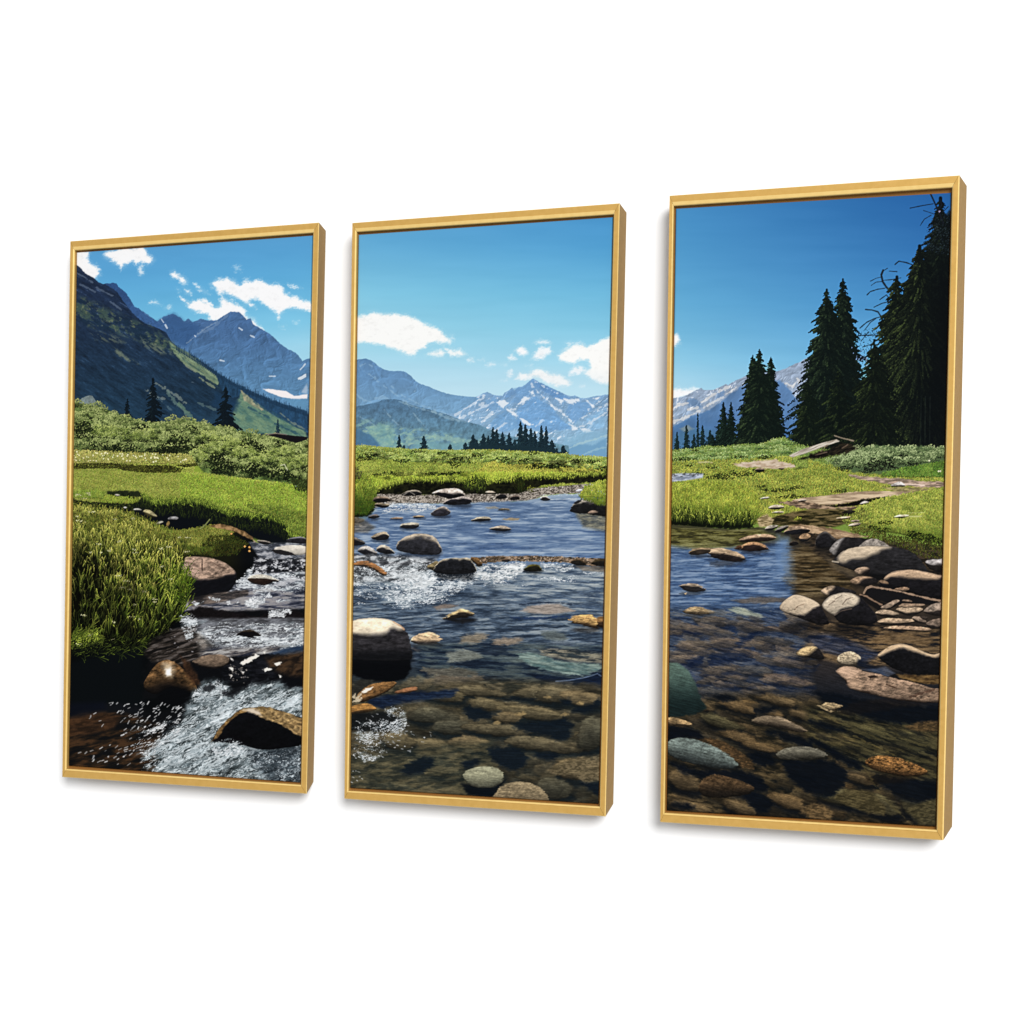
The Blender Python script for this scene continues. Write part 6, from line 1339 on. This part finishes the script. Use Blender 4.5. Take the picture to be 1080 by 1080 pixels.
    A.ripples([(850, 745), (1000, 752), (1000, 830), (900, 810), (850, 780)], [(16, 20, 20), (46, 44, 30), (82, 76, 48)], sc=(16, 1.8), soft=10, seed=23, alpha=.65, ang=20)
    dk = (7, 14, 24)
    for q in ([(852, 728), (880, 731), (910, 738), (945, 744), (1000, 744), (1000, 762), (960, 766), (910, 758), (870, 742)], [(702, 764), (722, 766), (742, 772), (745, 782), (720, 776), (702, 784)], [(700, 800), (716, 806), (740, 812), (768, 813), (785, 812), (806, 822), (812, 834), (800, 838), (780, 828), (755, 818), (736, 822), (712, 812)], [(800, 768), (820, 772), (845, 777), (860, 786), (850, 790), (825, 780)], [(822, 800), (850, 803), (875, 800), (895, 812), (890, 830), (875, 842), (850, 836), (832, 822)], [(786, 796), (800, 793), (816, 798), (818, 806), (806, 810), (792, 804)], [(850, 776), (870, 784), (890, 796), (908, 806), (912, 814), (894, 808), (870, 794)], [(918, 816), (945, 820), (985, 824), (1000, 826), (1000, 842), (970, 846), (945, 838), (925, 826)], [(780, 838), (800, 834), (815, 846), (812, 858), (796, 856)], [(702, 848), (720, 846), (740, 852), (722, 856)], [(795, 746), (815, 744), (824, 748), (808, 753), (798, 752)], [(750, 732), (772, 734), (776, 740), (760, 740)], [(850, 758), (878, 764), (896, 772), (880, 773), (856, 764)]):
        A.poly(smooth(q), dk, soft=4.2, rough=3.2, rs=5, alpha=.92)
    A.refract([(700, 640), (860, 640), (1000, 745), (1000, 872), (700, 860)], 3.2, 1., sc=(8, 1.9), ang=14, seed=3)
    A.refract([(700, 575), (905, 575), (905, 700), (700, 700)], 3, .5, sc=(8, 1.4), ang=2, seed=5)
    # boulders of the right bank
    R([(860, 569), (863, 564), (868, 560.5), (873, 561), (877, 565), (885, 570), (880, 577), (868, 578), (860, 577)], (88, 82, 78), dark=(24, 24, 27), lit=.16)
    R([(874, 581), (877, 576), (882, 570.5), (888, 567), (898, 566.5), (914, 568), (920, 572), (912, 578), (900, 583), (890, 588), (880, 586)], (150, 144, 140), dark=(26, 25, 26), litpoly=[(872, 583), (878, 574), (886, 567), (892, 566), (886, 574), (881, 582), (880, 588)])
    R([(904, 578), (909, 573), (916, 568.5), (924, 568), (931, 571), (938, 576), (940, 580), (920, 582)], (156, 146, 136), dark=(34, 32, 32), lit=.6, tex=.4)
    A.poly([(870, 586), (884, 594), (900, 602), (920, 606), (900, 610), (878, 600)], (110, 96, 74), soft=4, alpha=.5, rough=1.5)
    big = [(877, 592), (881, 589), (886, 583), (894, 579), (904, 576.5), (920, 575.5), (936, 576), (950, 578), (962, 582), (970, 589), (975, 597), (980, 604), (990, 610), (975, 614), (950, 612), (930, 609), (908, 605), (892, 599), (884, 596)]
    A.rock(big, (190, 172, 148), dark=(30, 30, 32), litsoft=4., litpoly=[(882, 592), (886, 583), (894, 578), (904, 575.5), (922, 574.5), (944, 577), (930, 579.5), (926, 583), (918, 585), (910, 589), (898, 590), (890, 595)], tex=.2, ts=(5, 1.6), rough=.8)
    A.line([(878, 592), (884, 593)], 1.5, (220, 204, 180), .7)
    A.poly([(902, 603), (930, 606), (960, 610), (985, 614), (960, 616), (925, 612)], (12, 12, 14), soft=2, alpha=.9)
    R([(974, 592), (982, 590), (990, 590), (1000, 588), (1000, 602), (990, 604), (980, 600)], (168, 162, 160), dark=(24, 22, 22), lit=.5)
    R([(900, 602.5), (904, 599), (910, 597.8), (916, 598.3), (919, 602), (913, 606), (906, 606)], (190, 162, 136), dark=(32, 28, 27), litpoly=[(899, 602), (905, 597.5), (914, 597), (917, 600), (910, 602), (908, 606), (903, 606)])
    A.poly([(925, 618), (935, 612), (950, 612), (1000, 618), (1000, 634), (975, 633), (950, 628), (935, 622)], (14, 15, 18), soft=2, rough=1)
    R([(931, 611), (935, 606.5), (942, 602.5), (952, 601), (966, 601), (978, 603.5), (990, 606.5), (1000, 607), (1000, 622), (990, 632), (965, 626), (945, 622), (935, 617)], (186, 158, 130), dark=(18, 18, 21), litpoly=[(930, 610), (938, 603), (952, 600), (968, 600), (988, 605), (996, 608), (988, 611), (975, 611), (958, 609), (942, 608), (934, 612)], tex=.25, ts=(4, 1.6))
    R([(896, 613), (900, 609.5), (906, 607.5), (916, 608), (924, 610), (928, 614), (918, 617), (905, 617.5), (899, 615.5)], (172, 142, 114), dark=(26, 24, 24), litpoly=[(895, 613), (902, 608), (914, 607), (922, 609), (910, 611), (906, 616), (900, 616)])
    R([(926, 613), (931, 611), (938, 615), (936, 618), (930, 618)], (120, 98, 78), lit=.6, refl=0)
    R([(864, 624), (870, 619.5), (876, 617.8), (882, 618), (890, 620), (905, 624), (900, 628), (884, 630), (874, 629)], (192, 166, 138), dark=(26, 25, 27), litpoly=[(863, 624), (870, 618.5), (881, 617), (878, 622), (874, 625), (873, 629)])
    A.poly([(912, 627), (914, 622), (918, 618), (930, 619.5), (945, 622.5), (962, 626.5), (980, 631), (996, 635), (990, 638), (965, 637), (945, 637), (928, 634), (916, 630)], (20, 19, 21), soft=1, rough=.8)
    A.line([(911, 626), (914, 620), (919, 618.5), (930, 620.5), (946, 623), (964, 627.5), (982, 632), (994, 634)], 1.7, (160, 134, 112), .95, rough=.9)
    R([(942, 622), (948, 619.5), (956, 619), (960, 621.5), (955, 624)], (168, 138, 112), lit=.8, refl=0)
    A.poly([(906, 628), (916, 628), (930, 634), (940, 640), (926, 644), (916, 638)], (22, 20, 20), soft=1.5, rough=1)
    A.line([(907, 627), (914, 629), (922, 634), (930, 638)], 1.6, (150, 122, 100), .9, rough=.8)
    R([(928, 640), (936, 637), (944, 632), (950, 633), (946, 638), (938, 643), (930, 643)], (150, 130, 112), lit=.8, refl=0)
    # two sun-bleached boulders
    R([(821, 641), (825, 635.5), (830, 631), (836, 627.5), (841, 627), (850, 629.5), (858, 633), (865, 638), (869, 645), (874, 655), (875, 659), (862, 659), (846, 653), (834, 648.5), (825, 645)], (204, 184, 158), dark=(22, 21, 24), litpoly=[(820, 642), (826, 634), (835, 626.5), (842, 626), (852, 629.5), (866, 637), (862, 641), (856, 643), (852, 648), (846, 650), (836, 648), (824, 645)], tex=.16)
    A.line([(838, 643), (842, 639), (848, 637)], .9, (120, 98, 80), .7, rough=.5)
    R([(866, 640), (868, 635), (873, 630), (880, 626.5), (888, 624.8), (896, 625), (902, 627), (908, 630), (914, 636), (920, 643), (926, 652), (923, 658), (910, 660), (896, 659), (884, 656), (880, 650), (874, 646)], (202, 186, 164), dark=(18, 18, 21), litpoly=[(865, 641), (869, 633), (877, 627), (890, 624), (902, 626.5), (907, 630), (905, 636), (900, 640), (892, 641), (885, 643), (880, 648), (874, 647)], tex=.2)
    for q in ([(888, 638), (893, 632), (900, 630)], [(881, 632), (888, 628)], [(874, 638), (880, 634)], [(880, 649), (888, 644), (898, 642)]):
        A.line(q, .9, (112, 96, 84), .7, rough=.6)
    # shingle at the right edge
    for q, c in (([(922, 647), (926, 643.5), (934, 643), (944, 645), (950, 648), (942, 651), (930, 650.5)], (172, 150, 126)), ([(946, 640), (952, 636), (964, 637), (976, 637), (974, 640), (956, 643)], (150, 126, 104)), ([(944, 643), (948, 640.5), (956, 641), (972, 640.5), (974, 644), (968, 648), (958, 650), (950, 647)], (180, 156, 130)), ([(973, 645), (978, 640), (985, 636.5), (1000, 634), (1000, 648), (988, 650), (978, 648)], (160, 142, 126)), ([(924, 656), (930, 652.5), (940, 651.8), (952, 653), (968, 653), (966, 657), (945, 659), (930, 659.5)], (184, 158, 130)), ([(930, 662), (940, 660.5), (955, 660), (975, 661.5), (984, 664), (978, 667), (950, 665), (936, 664)], (196, 164, 134)), ([(961, 651), (968, 649.5), (974, 652), (978, 657), (970, 658), (964, 655)], (150, 130, 112)), ([(976, 657), (984, 653), (1000, 651), (1000, 662), (984, 664), (978, 661)], (130, 112, 98)), ([(950, 633), (958, 632), (964, 635), (956, 636)], (130, 108, 90)), ([(968, 650), (980, 650), (976, 655)], (60, 52, 46))):
        R(q, c, lit=.66, dark=(34, 30, 28), refl=.35)
    # lower stones
    A.poly([(914, 674), (935, 668), (960, 669), (985, 674), (980, 680), (945, 678), (925, 679)], [(84, 66, 44), (124, 100, 70)], soft=2.5, rough=1.5, rs=4, ts=(6, 1.6), alpha=.8)
    R([(924, 692), (930, 686.5), (938, 681.5), (946, 679), (952, 678.6), (960, 681), (972, 686), (983, 691), (990, 689), (1000, 686), (1000, 710), (985, 713), (965, 712), (945, 707), (934, 700)], (190, 164, 132), dark=(16, 17, 20), litpoly=[(923, 692), (930, 685.5), (940, 680), (952, 677.5), (962, 680.5), (982, 690.5), (990, 688), (1000, 685), (988, 694), (978, 692), (962, 686), (950, 683.5), (940, 686), (930, 692), (925, 694)], tex=.2)
    R([(838, 690), (843, 685), (850, 681.5), (858, 681), (864, 684), (868, 690), (870, 696), (860, 695), (848, 693)], (186, 160, 118), dark=(22, 21, 22), litpoly=[(838, 691), (846, 682), (857, 680), (864, 683), (858, 686), (852, 691), (844, 693)])
    R([(882, 696), (885, 691), (890, 687.8), (897, 687), (903, 689), (908, 693), (907, 698), (901, 701.5), (891, 702), (884, 699.5)], (182, 164, 136), dark=(60, 54, 46), lit=.85, edge=.3, ts=(1.6, 1.2), refl=.7)
    A.poly([(905, 695), (915, 700), (930, 706), (936, 714), (918, 708), (904, 702)], (16, 24, 40), soft=3, alpha=.85)
    A.poly([(908, 706), (924, 705), (934, 703), (944, 710), (936, 714), (925, 710)], (90, 100, 120), soft=2, alpha=.5)
    A.poly([(945, 711), (970, 712), (1000, 712), (1000, 722), (970, 721), (950, 716)], [(60, 44, 26), (110, 86, 52)], soft=2, rough=1.5, rs=4, ts=(6, 1.6))
    R([(881, 709), (884, 705), (890, 703), (897, 703), (904, 704.5), (910, 708), (918, 709), (930, 712), (944, 715.5), (960, 719), (975, 723), (988, 727), (1000, 726), (1000, 741), (985, 741), (965, 740.5), (945, 738), (925, 734), (908, 730), (894, 725), (893, 720), (888, 714)], (128, 106, 88), dark=(40, 30, 26), lit=.96, tex=.5, ts=(4, 1.6), rough=1, refl=.4)
    A.poly([(882, 708), (890, 703), (900, 703.5), (908, 707), (903, 712), (898, 716), (890, 714)], (196, 164, 138), soft=2.5, rough=1.2, alpha=.8)
    A.poly([(893, 722), (900, 716), (912, 722), (908, 728), (896, 725)], (190, 158, 130), soft=3, rough=1.2, alpha=.6)
    A.poly([(914, 713), (922, 712), (926, 714), (918, 716)], (44, 32, 28), soft=1, rough=1)
    A.line([(935, 722), (946, 726)], 1.4, (60, 42, 32), .8, rough=1); A.line([(960, 735), (985, 727)], 2, (70, 50, 40), .7, rough=1.6)
    R([(866, 743), (872, 741), (882, 742), (890, 744), (885, 748), (876, 751), (868, 747)], (150, 130, 98), dark=(60, 50, 36), lit=.7, tex=.5, ts=(2, 1.2))
    A.line([(862, 744), (874, 750), (886, 750)], .9, (190, 166, 126), .7, rough=1)
    # green-grey stones low on the left
    A.poly([(698, 699), (706, 698.5), (714, 699), (721, 703), (727, 709), (732, 717), (736, 727), (740, 738), (745, 747), (734, 753), (715, 756), (698, 757)], lambda x, y: mix(C(78, 97, 88), C(22, 36, 36), ss(702, 748, y)[..., None]) * (1 + .3 * (fbm((x + y) / 7, (y - x * .4) / 2, 51, 4, .6) - .5))[..., None], soft=2, rough=1)
    R([(700, 758), (706, 756), (714, 757.5), (724, 760.5), (732, 764), (726, 767), (712, 765), (700, 764)], (150, 124, 88), dark=(60, 50, 38), lit=.7, refl=0)
    A.rock([(701, 786), (706, 781), (713, 778), (722, 777.8), (734, 780), (746, 784), (758, 789), (768, 795), (776, 803), (780, 809), (768, 811.5), (752, 810.5), (736, 807), (720, 803), (708, 798), (701, 793)], (94, 103, 98), dark=(34, 40, 40), lit=.7, edge=.4, tex=.36, ts=(2.2, 1.2))
    A.poly([(738, 780), (750, 778), (766, 784), (780, 792), (794, 803), (796, 812), (784, 810), (770, 797), (752, 787)], [(56, 44, 29), (92, 70, 45)], soft=2, rough=1.8, rs=3, ts=(2.4, 1.4))
    A.rock([(791, 761), (797, 757), (806, 755), (816, 754.8), (826, 757), (836, 762), (848, 768), (852, 772), (842, 772.5), (826, 769), (812, 766), (800, 765)], (108, 94, 76), dark=(38, 33, 27), lit=.65, edge=.4, tex=.35, ts=(4, 1.4))
    A.rock([(817, 796), (823, 791), (833, 788), (846, 787), (858, 788.5), (868, 792), (874, 797), (868, 800.5), (850, 801.5), (832, 802), (821, 800.5)], (94, 90, 78), dark=(38, 37, 31), lit=.7, edge=.4, tex=.28, ts=(3, 1.2))
    A.rock([(736, 830), (741, 821), (750, 816.8), (760, 817), (774, 821), (788, 826), (798, 832), (788, 838), (768, 841), (750, 842), (738, 838)], (70, 54, 37), dark=(26, 22, 17), lit=.6, edge=.4, tex=.4, ts=(2.2, 1.4))
    R([(911, 804), (916, 799.5), (924, 797), (936, 797), (950, 800), (962, 804.5), (974, 810), (980, 815), (968, 819), (950, 819), (932, 815.5), (918, 811)], (112, 80, 46), dark=(44, 31, 18), lit=.8, edge=.3, tex=.85, ts=(1.7, .9), refl=.4)
    A.poly([(955, 766), (968, 762), (986, 760), (1000, 759), (1000, 772), (975, 772), (962, 770)], [(58, 46, 30), (104, 80, 50)], soft=2.5, rough=2, rs=4, ts=(3, 1.2), alpha=.8)
    A.poly([(878, 842), (890, 834), (905, 832), (920, 836), (932, 848), (934, 860), (916, 858), (894, 850)], [(54, 48, 30), (86, 76, 50)], soft=2.5, rough=1.6, rs=5, ts=(5, 1.4), alpha=.9)
    A.poly([(955, 856), (968, 848), (985, 842), (1000, 838), (1000, 872), (970, 870)], [(52, 48, 32), (82, 74, 50)], soft=3, rough=2, rs=5, ts=(3, 1.4), alpha=.9)
    A.poly([(848, 850), (860, 846), (872, 850), (880, 858), (876, 866), (850, 862)], [(64, 52, 34), (110, 88, 58)], soft=2.5, rough=1.8, rs=4, ts=(3, 1.4), alpha=.85)
    A.line([(900, 776), (925, 788), (960, 804)], 1.2, (110, 96, 54), .5, rough=1.5)
    A.line([(906, 800), (930, 840), (960, 868)], 1.2, (86, 76, 46), .4, rough=1.5)
    A.refract([(700, 725), (1000, 745), (1000, 872), (700, 860)], 1.8, .7, sc=(4, 1.4), ang=14, seed=7)
    A.grain([(700, 640), (860, 640), (1000, 740), (1000, 880), (700, 870)], .30, sc=(11, .9), ang=14)
    A.grain([(700, 570), (860, 575), (860, 660), (700, 660)], .2, sc=(10, .8), ang=2)
    A.contrast([(700, 640), (850, 650), (1000, 660), (1000, 880), (700, 870)], 1.18, 56)
    A.contrast([(700, 476), (1000, 480), (1000, 575), (920, 570), (800, 556), (700, 556)], 1.25, 125, soft=4)
    A.sharpen(.38)
    A.grain([(700, 465), (1000, 470), (1000, 560), (700, 560)], .14)
    A.grain([(700, 560), (1000, 560), (1000, 880), (700, 870)], .17, sc=(1.7, .9), ang=6)
    A.grain([(820, 290), (1000, 210), (1000, 470), (820, 470)], .2, sc=(1.2, 1.2))
    return A


ARTS = [paint_left(), paint_middle(), paint_right()]

# ------------------------------------------------------------------ the place
EXPOSE = 1.42


def linear(c):
    c = np.clip(c / 255., 0, 1)
    return np.where(c <= .04045, c / 12.92, ((c + .055) / 1.055) ** 2.4)


scene = bpy.context.scene
COL = scene.collection


def node_mat(name):
    m = bpy.data.materials.new(name); m.use_nodes = True
    return m, m.node_tree.nodes, m.node_tree.links, m.node_tree.nodes['Principled BSDF']


def make_gold(name, lo, hi, metal=.35, rough=.42):
    m, N, L, b = node_mat(name)
    tc = N.new('ShaderNodeTexCoord')
    mp = N.new('ShaderNodeMapping'); mp.inputs['Scale'].default_value = (60, 60, 60)
    n1 = N.new('ShaderNodeTexNoise'); n1.inputs['Scale'].default_value = 3.0; n1.inputs['Detail'].default_value = 6
    rmp = N.new('ShaderNodeValToRGB')
    rmp.color_ramp.elements[0].position = .3; rmp.color_ramp.elements[0].color = (*lo, 1)
    rmp.color_ramp.elements[1].position = .72; rmp.color_ramp.elements[1].color = (*hi, 1)
    L.new(tc.outputs['Object'], mp.inputs['Vector']); L.new(mp.outputs['Vector'], n1.inputs['Vector'])
    L.new(n1.outputs['Fac'], rmp.inputs['Fac']); L.new(rmp.outputs['Color'], b.inputs['Base Color'])
    b.inputs['Metallic'].default_value = metal
    b.inputs['Roughness'].default_value = rough
    b.inputs['Specular IOR Level'].default_value = .25
    bp = N.new('ShaderNodeBump'); bp.inputs['Strength'].default_value = .05; bp.inputs['Distance'].default_value = .0004
    L.new(n1.outputs['Fac'], bp.inputs['Height']); L.new(bp.outputs['Normal'], b.inputs['Normal'])
    return m


def make_canvas():
    m, N, L, b = node_mat('printed_canvas')
    a = N.new('ShaderNodeVertexColor'); a.layer_name = 'print'
    L.new(a.outputs['Color'], b.inputs['Base Color'])
    b.inputs['Roughness'].default_value = .75
    b.inputs['Specular IOR Level'].default_value = .03
    return m


def plain(name, col, rough=.8, spec=.2):
    m, N, L, b = node_mat(name)
    n = N.new('ShaderNodeTexNoise'); n.inputs['Scale'].default_value = 40; n.inputs['Detail'].default_value = 4
    mx = N.new('ShaderNodeMixRGB'); mx.inputs['Color1'].default_value = (*[c * .97 for c in col], 1); mx.inputs['Color2'].default_value = (*col, 1)
    L.new(n.outputs['Fac'], mx.inputs['Fac']); L.new(mx.outputs['Color'], b.inputs['Base Color'])
    b.inputs['Roughness'].default_value = rough; b.inputs['Specular IOR Level'].default_value = spec
    return m


GOLD = make_gold('brushed_gold_paint', (.52, .310, .078), (.57, .346, .095), .3, .4)
SIDE = make_gold('shaded_gold_side', (.215, .124, .028), (.245, .142, .036), .05, .6)  # darker copy of the gold: shade on the frame sides put into the colour
LIP = make_gold('highlight_gold_lip', (.68, .47, .16), (.73, .52, .19), .08, .55)  # paler copy of the gold: the light caught by the edges, painted in
CANVAS = make_canvas()
BACK = plain('shade_brown_gap_liner', (.235, .105, .022))  # brown stands in for gold seen in shade
WALL = plain('white_wall_paint', (.93, .93, .93), .9, .0)


def mesh_obj(name, verts, faces, mat, parent=None):
    me = bpy.data.meshes.new(name)
    me.from_pydata([tuple(map(float, v)) for v in verts], [], faces)
    me.materials.append(mat); me.validate(); me.update()
    o = bpy.data.objects.new(name, me); COL.objects.link(o)
    if parent:
        o.parent = parent
    return o


# wall
S = 8.0
wall = mesh_obj('wall', [(-S, 0, -S), (S, 0, -S), (S, 0, S), (-S, 0, S)], [(0, 1, 2, 3)], WALL)
wall['kind'] = 'structure'; wall['label'] = 'plain white wall behind the framed prints'

DEPTH = .030          # how far the frames stand out from the wall
LEDGE = .0068        # bottom of the gap round the canvas
SINK = .004           # canvas face below the frame face
FRAMES = [            # mm on the wall, corners TL TR BR BL
    dict(outer=[[-571.3, 345.8], [-215.0, 354.8], [-217.7, -354.0], [-566.9, -354.8]],
         inner=[[-564.4, 333.2], [-223.0, 342.1], [-226.0, -342.8], [-560.9, -343.0]],
         canvas=[[-563.6, 330.9], [-225.7, 339.3], [-229.3, -340.6], [-560.0, -339.3]],
         back=[[-219.0, 349.7], [-222.3, -342.9]]),
    dict(outer=[[-170.6, 352.4], [168.8, 360.7], [163.3, -355.7], [-167.3, -356.8]],
         inner=[[-164.4, 340.7], [162.0, 347.7], [156.1, -343.9], [-162.0, -346.0]],
         canvas=[[-163.3, 337.6], [159.7, 345.0], [153.4, -341.6], [-161.3, -342.8]],
         back=[[170.1, 354.9], [165.2, -344.5]]),
    dict(outer=[[228.0, 366.7], [551.9, 373.3], [543.6, -355.4], [228.1, -357.7]],
         inner=[[233.2, 354.1], [544.6, 359.9], [536.8, -343.9], [233.3, -346.0]],
         canvas=[[235.1, 351.5], [543.2, 354.8], [535.4, -341.0], [235.0, -343.7]],
         back=[[558.7, 367.0], [551.7, -343.8]]),
]
LABELS = [
    'gold framed print of a rushing stream beside tall grass and a flowery bank, leftmost print',
    'gold framed print of a wide stony river under snowy mountains, the middle print',
    'gold framed print of dark spruce trees above a stony riverbank, rightmost print',
]


def lerp2(a, b, t):
    return [(p[0] + (q[0] - p[0]) * t, p[1] + (q[1] - p[1]) * t) for p, q in zip(a, b)]


def build_frame(i, f, art):
    outer = [(x / 1000, z / 1000) for x, z in f['outer']]
    inner = [(x / 1000, z / 1000) for x, z in f['inner']]
    canv = [(x / 1000, z / 1000) for x, z in f['canvas']]
    (trx, trz), (brx, brz) = [(x / 1000, z / 1000) for x, z in f['back']]
    back = [(outer[0][0] + .003, outer[0][1] - (outer[1][1] - trz)), (trx, trz), (brx, brz),
            (outer[3][0] + .003, outer[3][1] + (brz - outer[2][1]))]
    cx = sum(p[0] for p in outer) / 4; cz = sum(p[1] for p in outer) / 4
    root = bpy.data.objects.new('framed_print', None); COL.objects.link(root)
    root.empty_display_size = .1
    root.location = (cx, 0, cz)
    root['label'] = LABELS[i]; root['category'] = 'wall art'; root['group'] = 'three framed canvas prints in a row'

    def V(p, y):
        return (p[0] - cx, y, p[1] - cz)
    D = DEPTH
    names = ['top_rail', 'side_rail', 'bottom_rail', 'side_rail']
    for k in range(4):
        j = (k + 1) % 4
        a0, a1 = ((.08, .60), (.10, .74), (.15, .80), (.10, .70))[k]       # width of the arris, start of the lip; sets the painted highlight bands
        st = [(back, -.0006), (lerp2(back, outer, .93), -D + .0012), (lerp2(outer, inner, a0), -D),
              (lerp2(outer, inner, a1), -D + .0002), (lerp2(outer, inner, a1 + .05), -D - .0003),
              (lerp2(outer, inner, .94), -D + .0006), (inner, -D + .0014), (inner, -D + .022), (inner, -.0006)]
        vs, fs = [], []
        for q, y in st:
            dx, dz = q[j][0] - q[k][0], q[j][1] - q[k][1]
            e = .00016 / math.hypot(dx, dz)        # hairline mitre joint
            vs += [V((q[k][0] + dx * e, q[k][1] + dz * e), y), V((q[j][0] - dx * e, q[j][1] - dz * e), y)]
        for s in range(len(st) - 1):
            a = 2 * s
            fs.append((a, a + 1, a + 3, a + 2))
        o = mesh_obj(names[k], vs, fs, GOLD, root)
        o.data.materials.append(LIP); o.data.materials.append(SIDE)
        o.data.polygons[0].material_index = 2      # the outer side of the moulding, shade painted in
        for s in (1, 4, 5):                        # arrises and inner lip, highlights painted as paler gold
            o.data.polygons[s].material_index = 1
    # liner added to lighten the gap; its brown paints the rails' shaded inner faces
    ins = [(p[0] + (.006 if k in (0, 3) else -.006), p[1] + (-.006 if k < 2 else .006)) for k, p in enumerate(inner)]
    y0 = -D + LEDGE
    vs = [V(p, y0) for p in inner] + [V(p, y0) for p in ins] + [V(p, y0 + .006) for p in inner] + [V(p, y0 + .006) for p in ins]
    fs = []
    for k in range(4):
        j = (k + 1) % 4
        fs += [(k, j, 4 + j, 4 + k), (8 + k, 12 + k, 12 + j, 8 + j), (4 + k, 4 + j, 12 + j, 12 + k)]
    mesh_obj('gap_liner', vs, fs, BACK, root)
    # canvas: a fine grid carrying the print, its edges folded back over the stretcher
    hq = homography([(0, 0), (1, 0), (1, 1), (0, 1)], canv)
    W, H = RW, RH
    u = np.linspace(0, 1, W); v = np.linspace(0, 1, H)
    u = np.concatenate([[0], u, [1]]); v = np.concatenate([[0], v, [1]])
    U, Vv = np.meshgrid(u, v)
    PX, PZ = apply_h(hq, U, Vv)
    Y = np.full(PX.shape, -D + SINK)
    r = .0016
    ex = np.minimum(np.minimum(U, 1 - U) * .32, np.minimum(Vv, 1 - Vv) * .7)
    q = np.clip(1 - ex / r, 0, 1)
    Y = Y + r * .7 * (1 - np.sqrt(1 - np.minimum(q, .999) ** 2))
    Y[0, :] = Y[-1, :] = -D + LEDGE + .0012; Y[:, 0] = Y[:, -1] = -D + LEDGE + .0012
    n = (W + 2) * (H + 2)
    co = np.stack([PX - cx, Y, PZ - cz], -1).reshape(-1, 3)
    idx = np.arange(n).reshape(H + 2, W + 2)
    quads = np.stack([idx[1:, :-1], idx[1:, 1:], idx[:-1, 1:], idx[:-1, :-1]], -1).reshape(-1, 4)
    me = bpy.data.meshes.new('canvas')
    me.vertices.add(n); me.vertices.foreach_set('co', co.astype(np.float32).ravel())
    nf = len(quads)
    me.loops.add(nf * 4); me.loops.foreach_set('vertex_index', quads.astype(np.int32).ravel())
    me.polygons.add(nf)
    me.polygons.foreach_set('loop_start', np.arange(0, nf * 4, 4, dtype=np.int32))
    me.update(calc_edges=True)
    lin = linear(art.img) / EXPOSE
    lin = np.pad(lin, ((1, 1), (1, 1), (0, 0)), mode='edge')
    rgba = np.concatenate([lin, np.ones(lin.shape[:2] + (1,))], -1).astype(np.float32)
    at = me.color_attributes.new('print', 'FLOAT_COLOR', 'POINT')
    at.data.foreach_set('color', rgba.ravel())
    me.materials.append(CANVAS)
    o = bpy.data.objects.new('canvas', me); COL.objects.link(o); o.parent = root
    return root


for i, (f, art) in enumerate(zip(FRAMES, ARTS)):
    build_frame(i, f, art)

# ------------------------------------------------------------------ light
world = bpy.data.worlds.new('World'); scene.world = world; world.use_nodes = True
bg = world.node_tree.nodes['Background']
bg.inputs['Color'].default_value = (1, 1, 1, 1); bg.inputs['Strength'].default_value = .52


def area(name, loc, target, size, power):
    l = bpy.data.lights.new(name, 'AREA'); l.shape = 'DISK'; l.size = size; l.energy = power
    o = bpy.data.objects.new(name, l); COL.objects.link(o)
    o.location = loc
    d = [t - p for t, p in zip(target, loc)]
    import mathutils
    o.rotation_euler = mathutils.Vector(d).to_track_quat('-Z', 'Y').to_euler()
    return o


area('softbox', (6.0, -9.5, 5.0), (0, 0, 0), 6.6, 1800)

cam = bpy.data.cameras.new('camera'); cam.lens = 57.6; cam.sensor_width = 36; cam.clip_end = 100
co = bpy.data.objects.new('camera', cam); COL.objects.link(co)
co.location = (0.64789, -1.88071, -0.02922); co.rotation_euler = (1.584778, -0.016515, 0.315607)
scene.camera = co
scene.view_settings.view_transform = 'Standard'; scene.view_settings.look = 'None'
scene.view_settings.exposure = 0; scene.view_settings.gamma = 1; scene.view_settings.use_curve_mapping = False
scene.cycles.max_bounces = 8
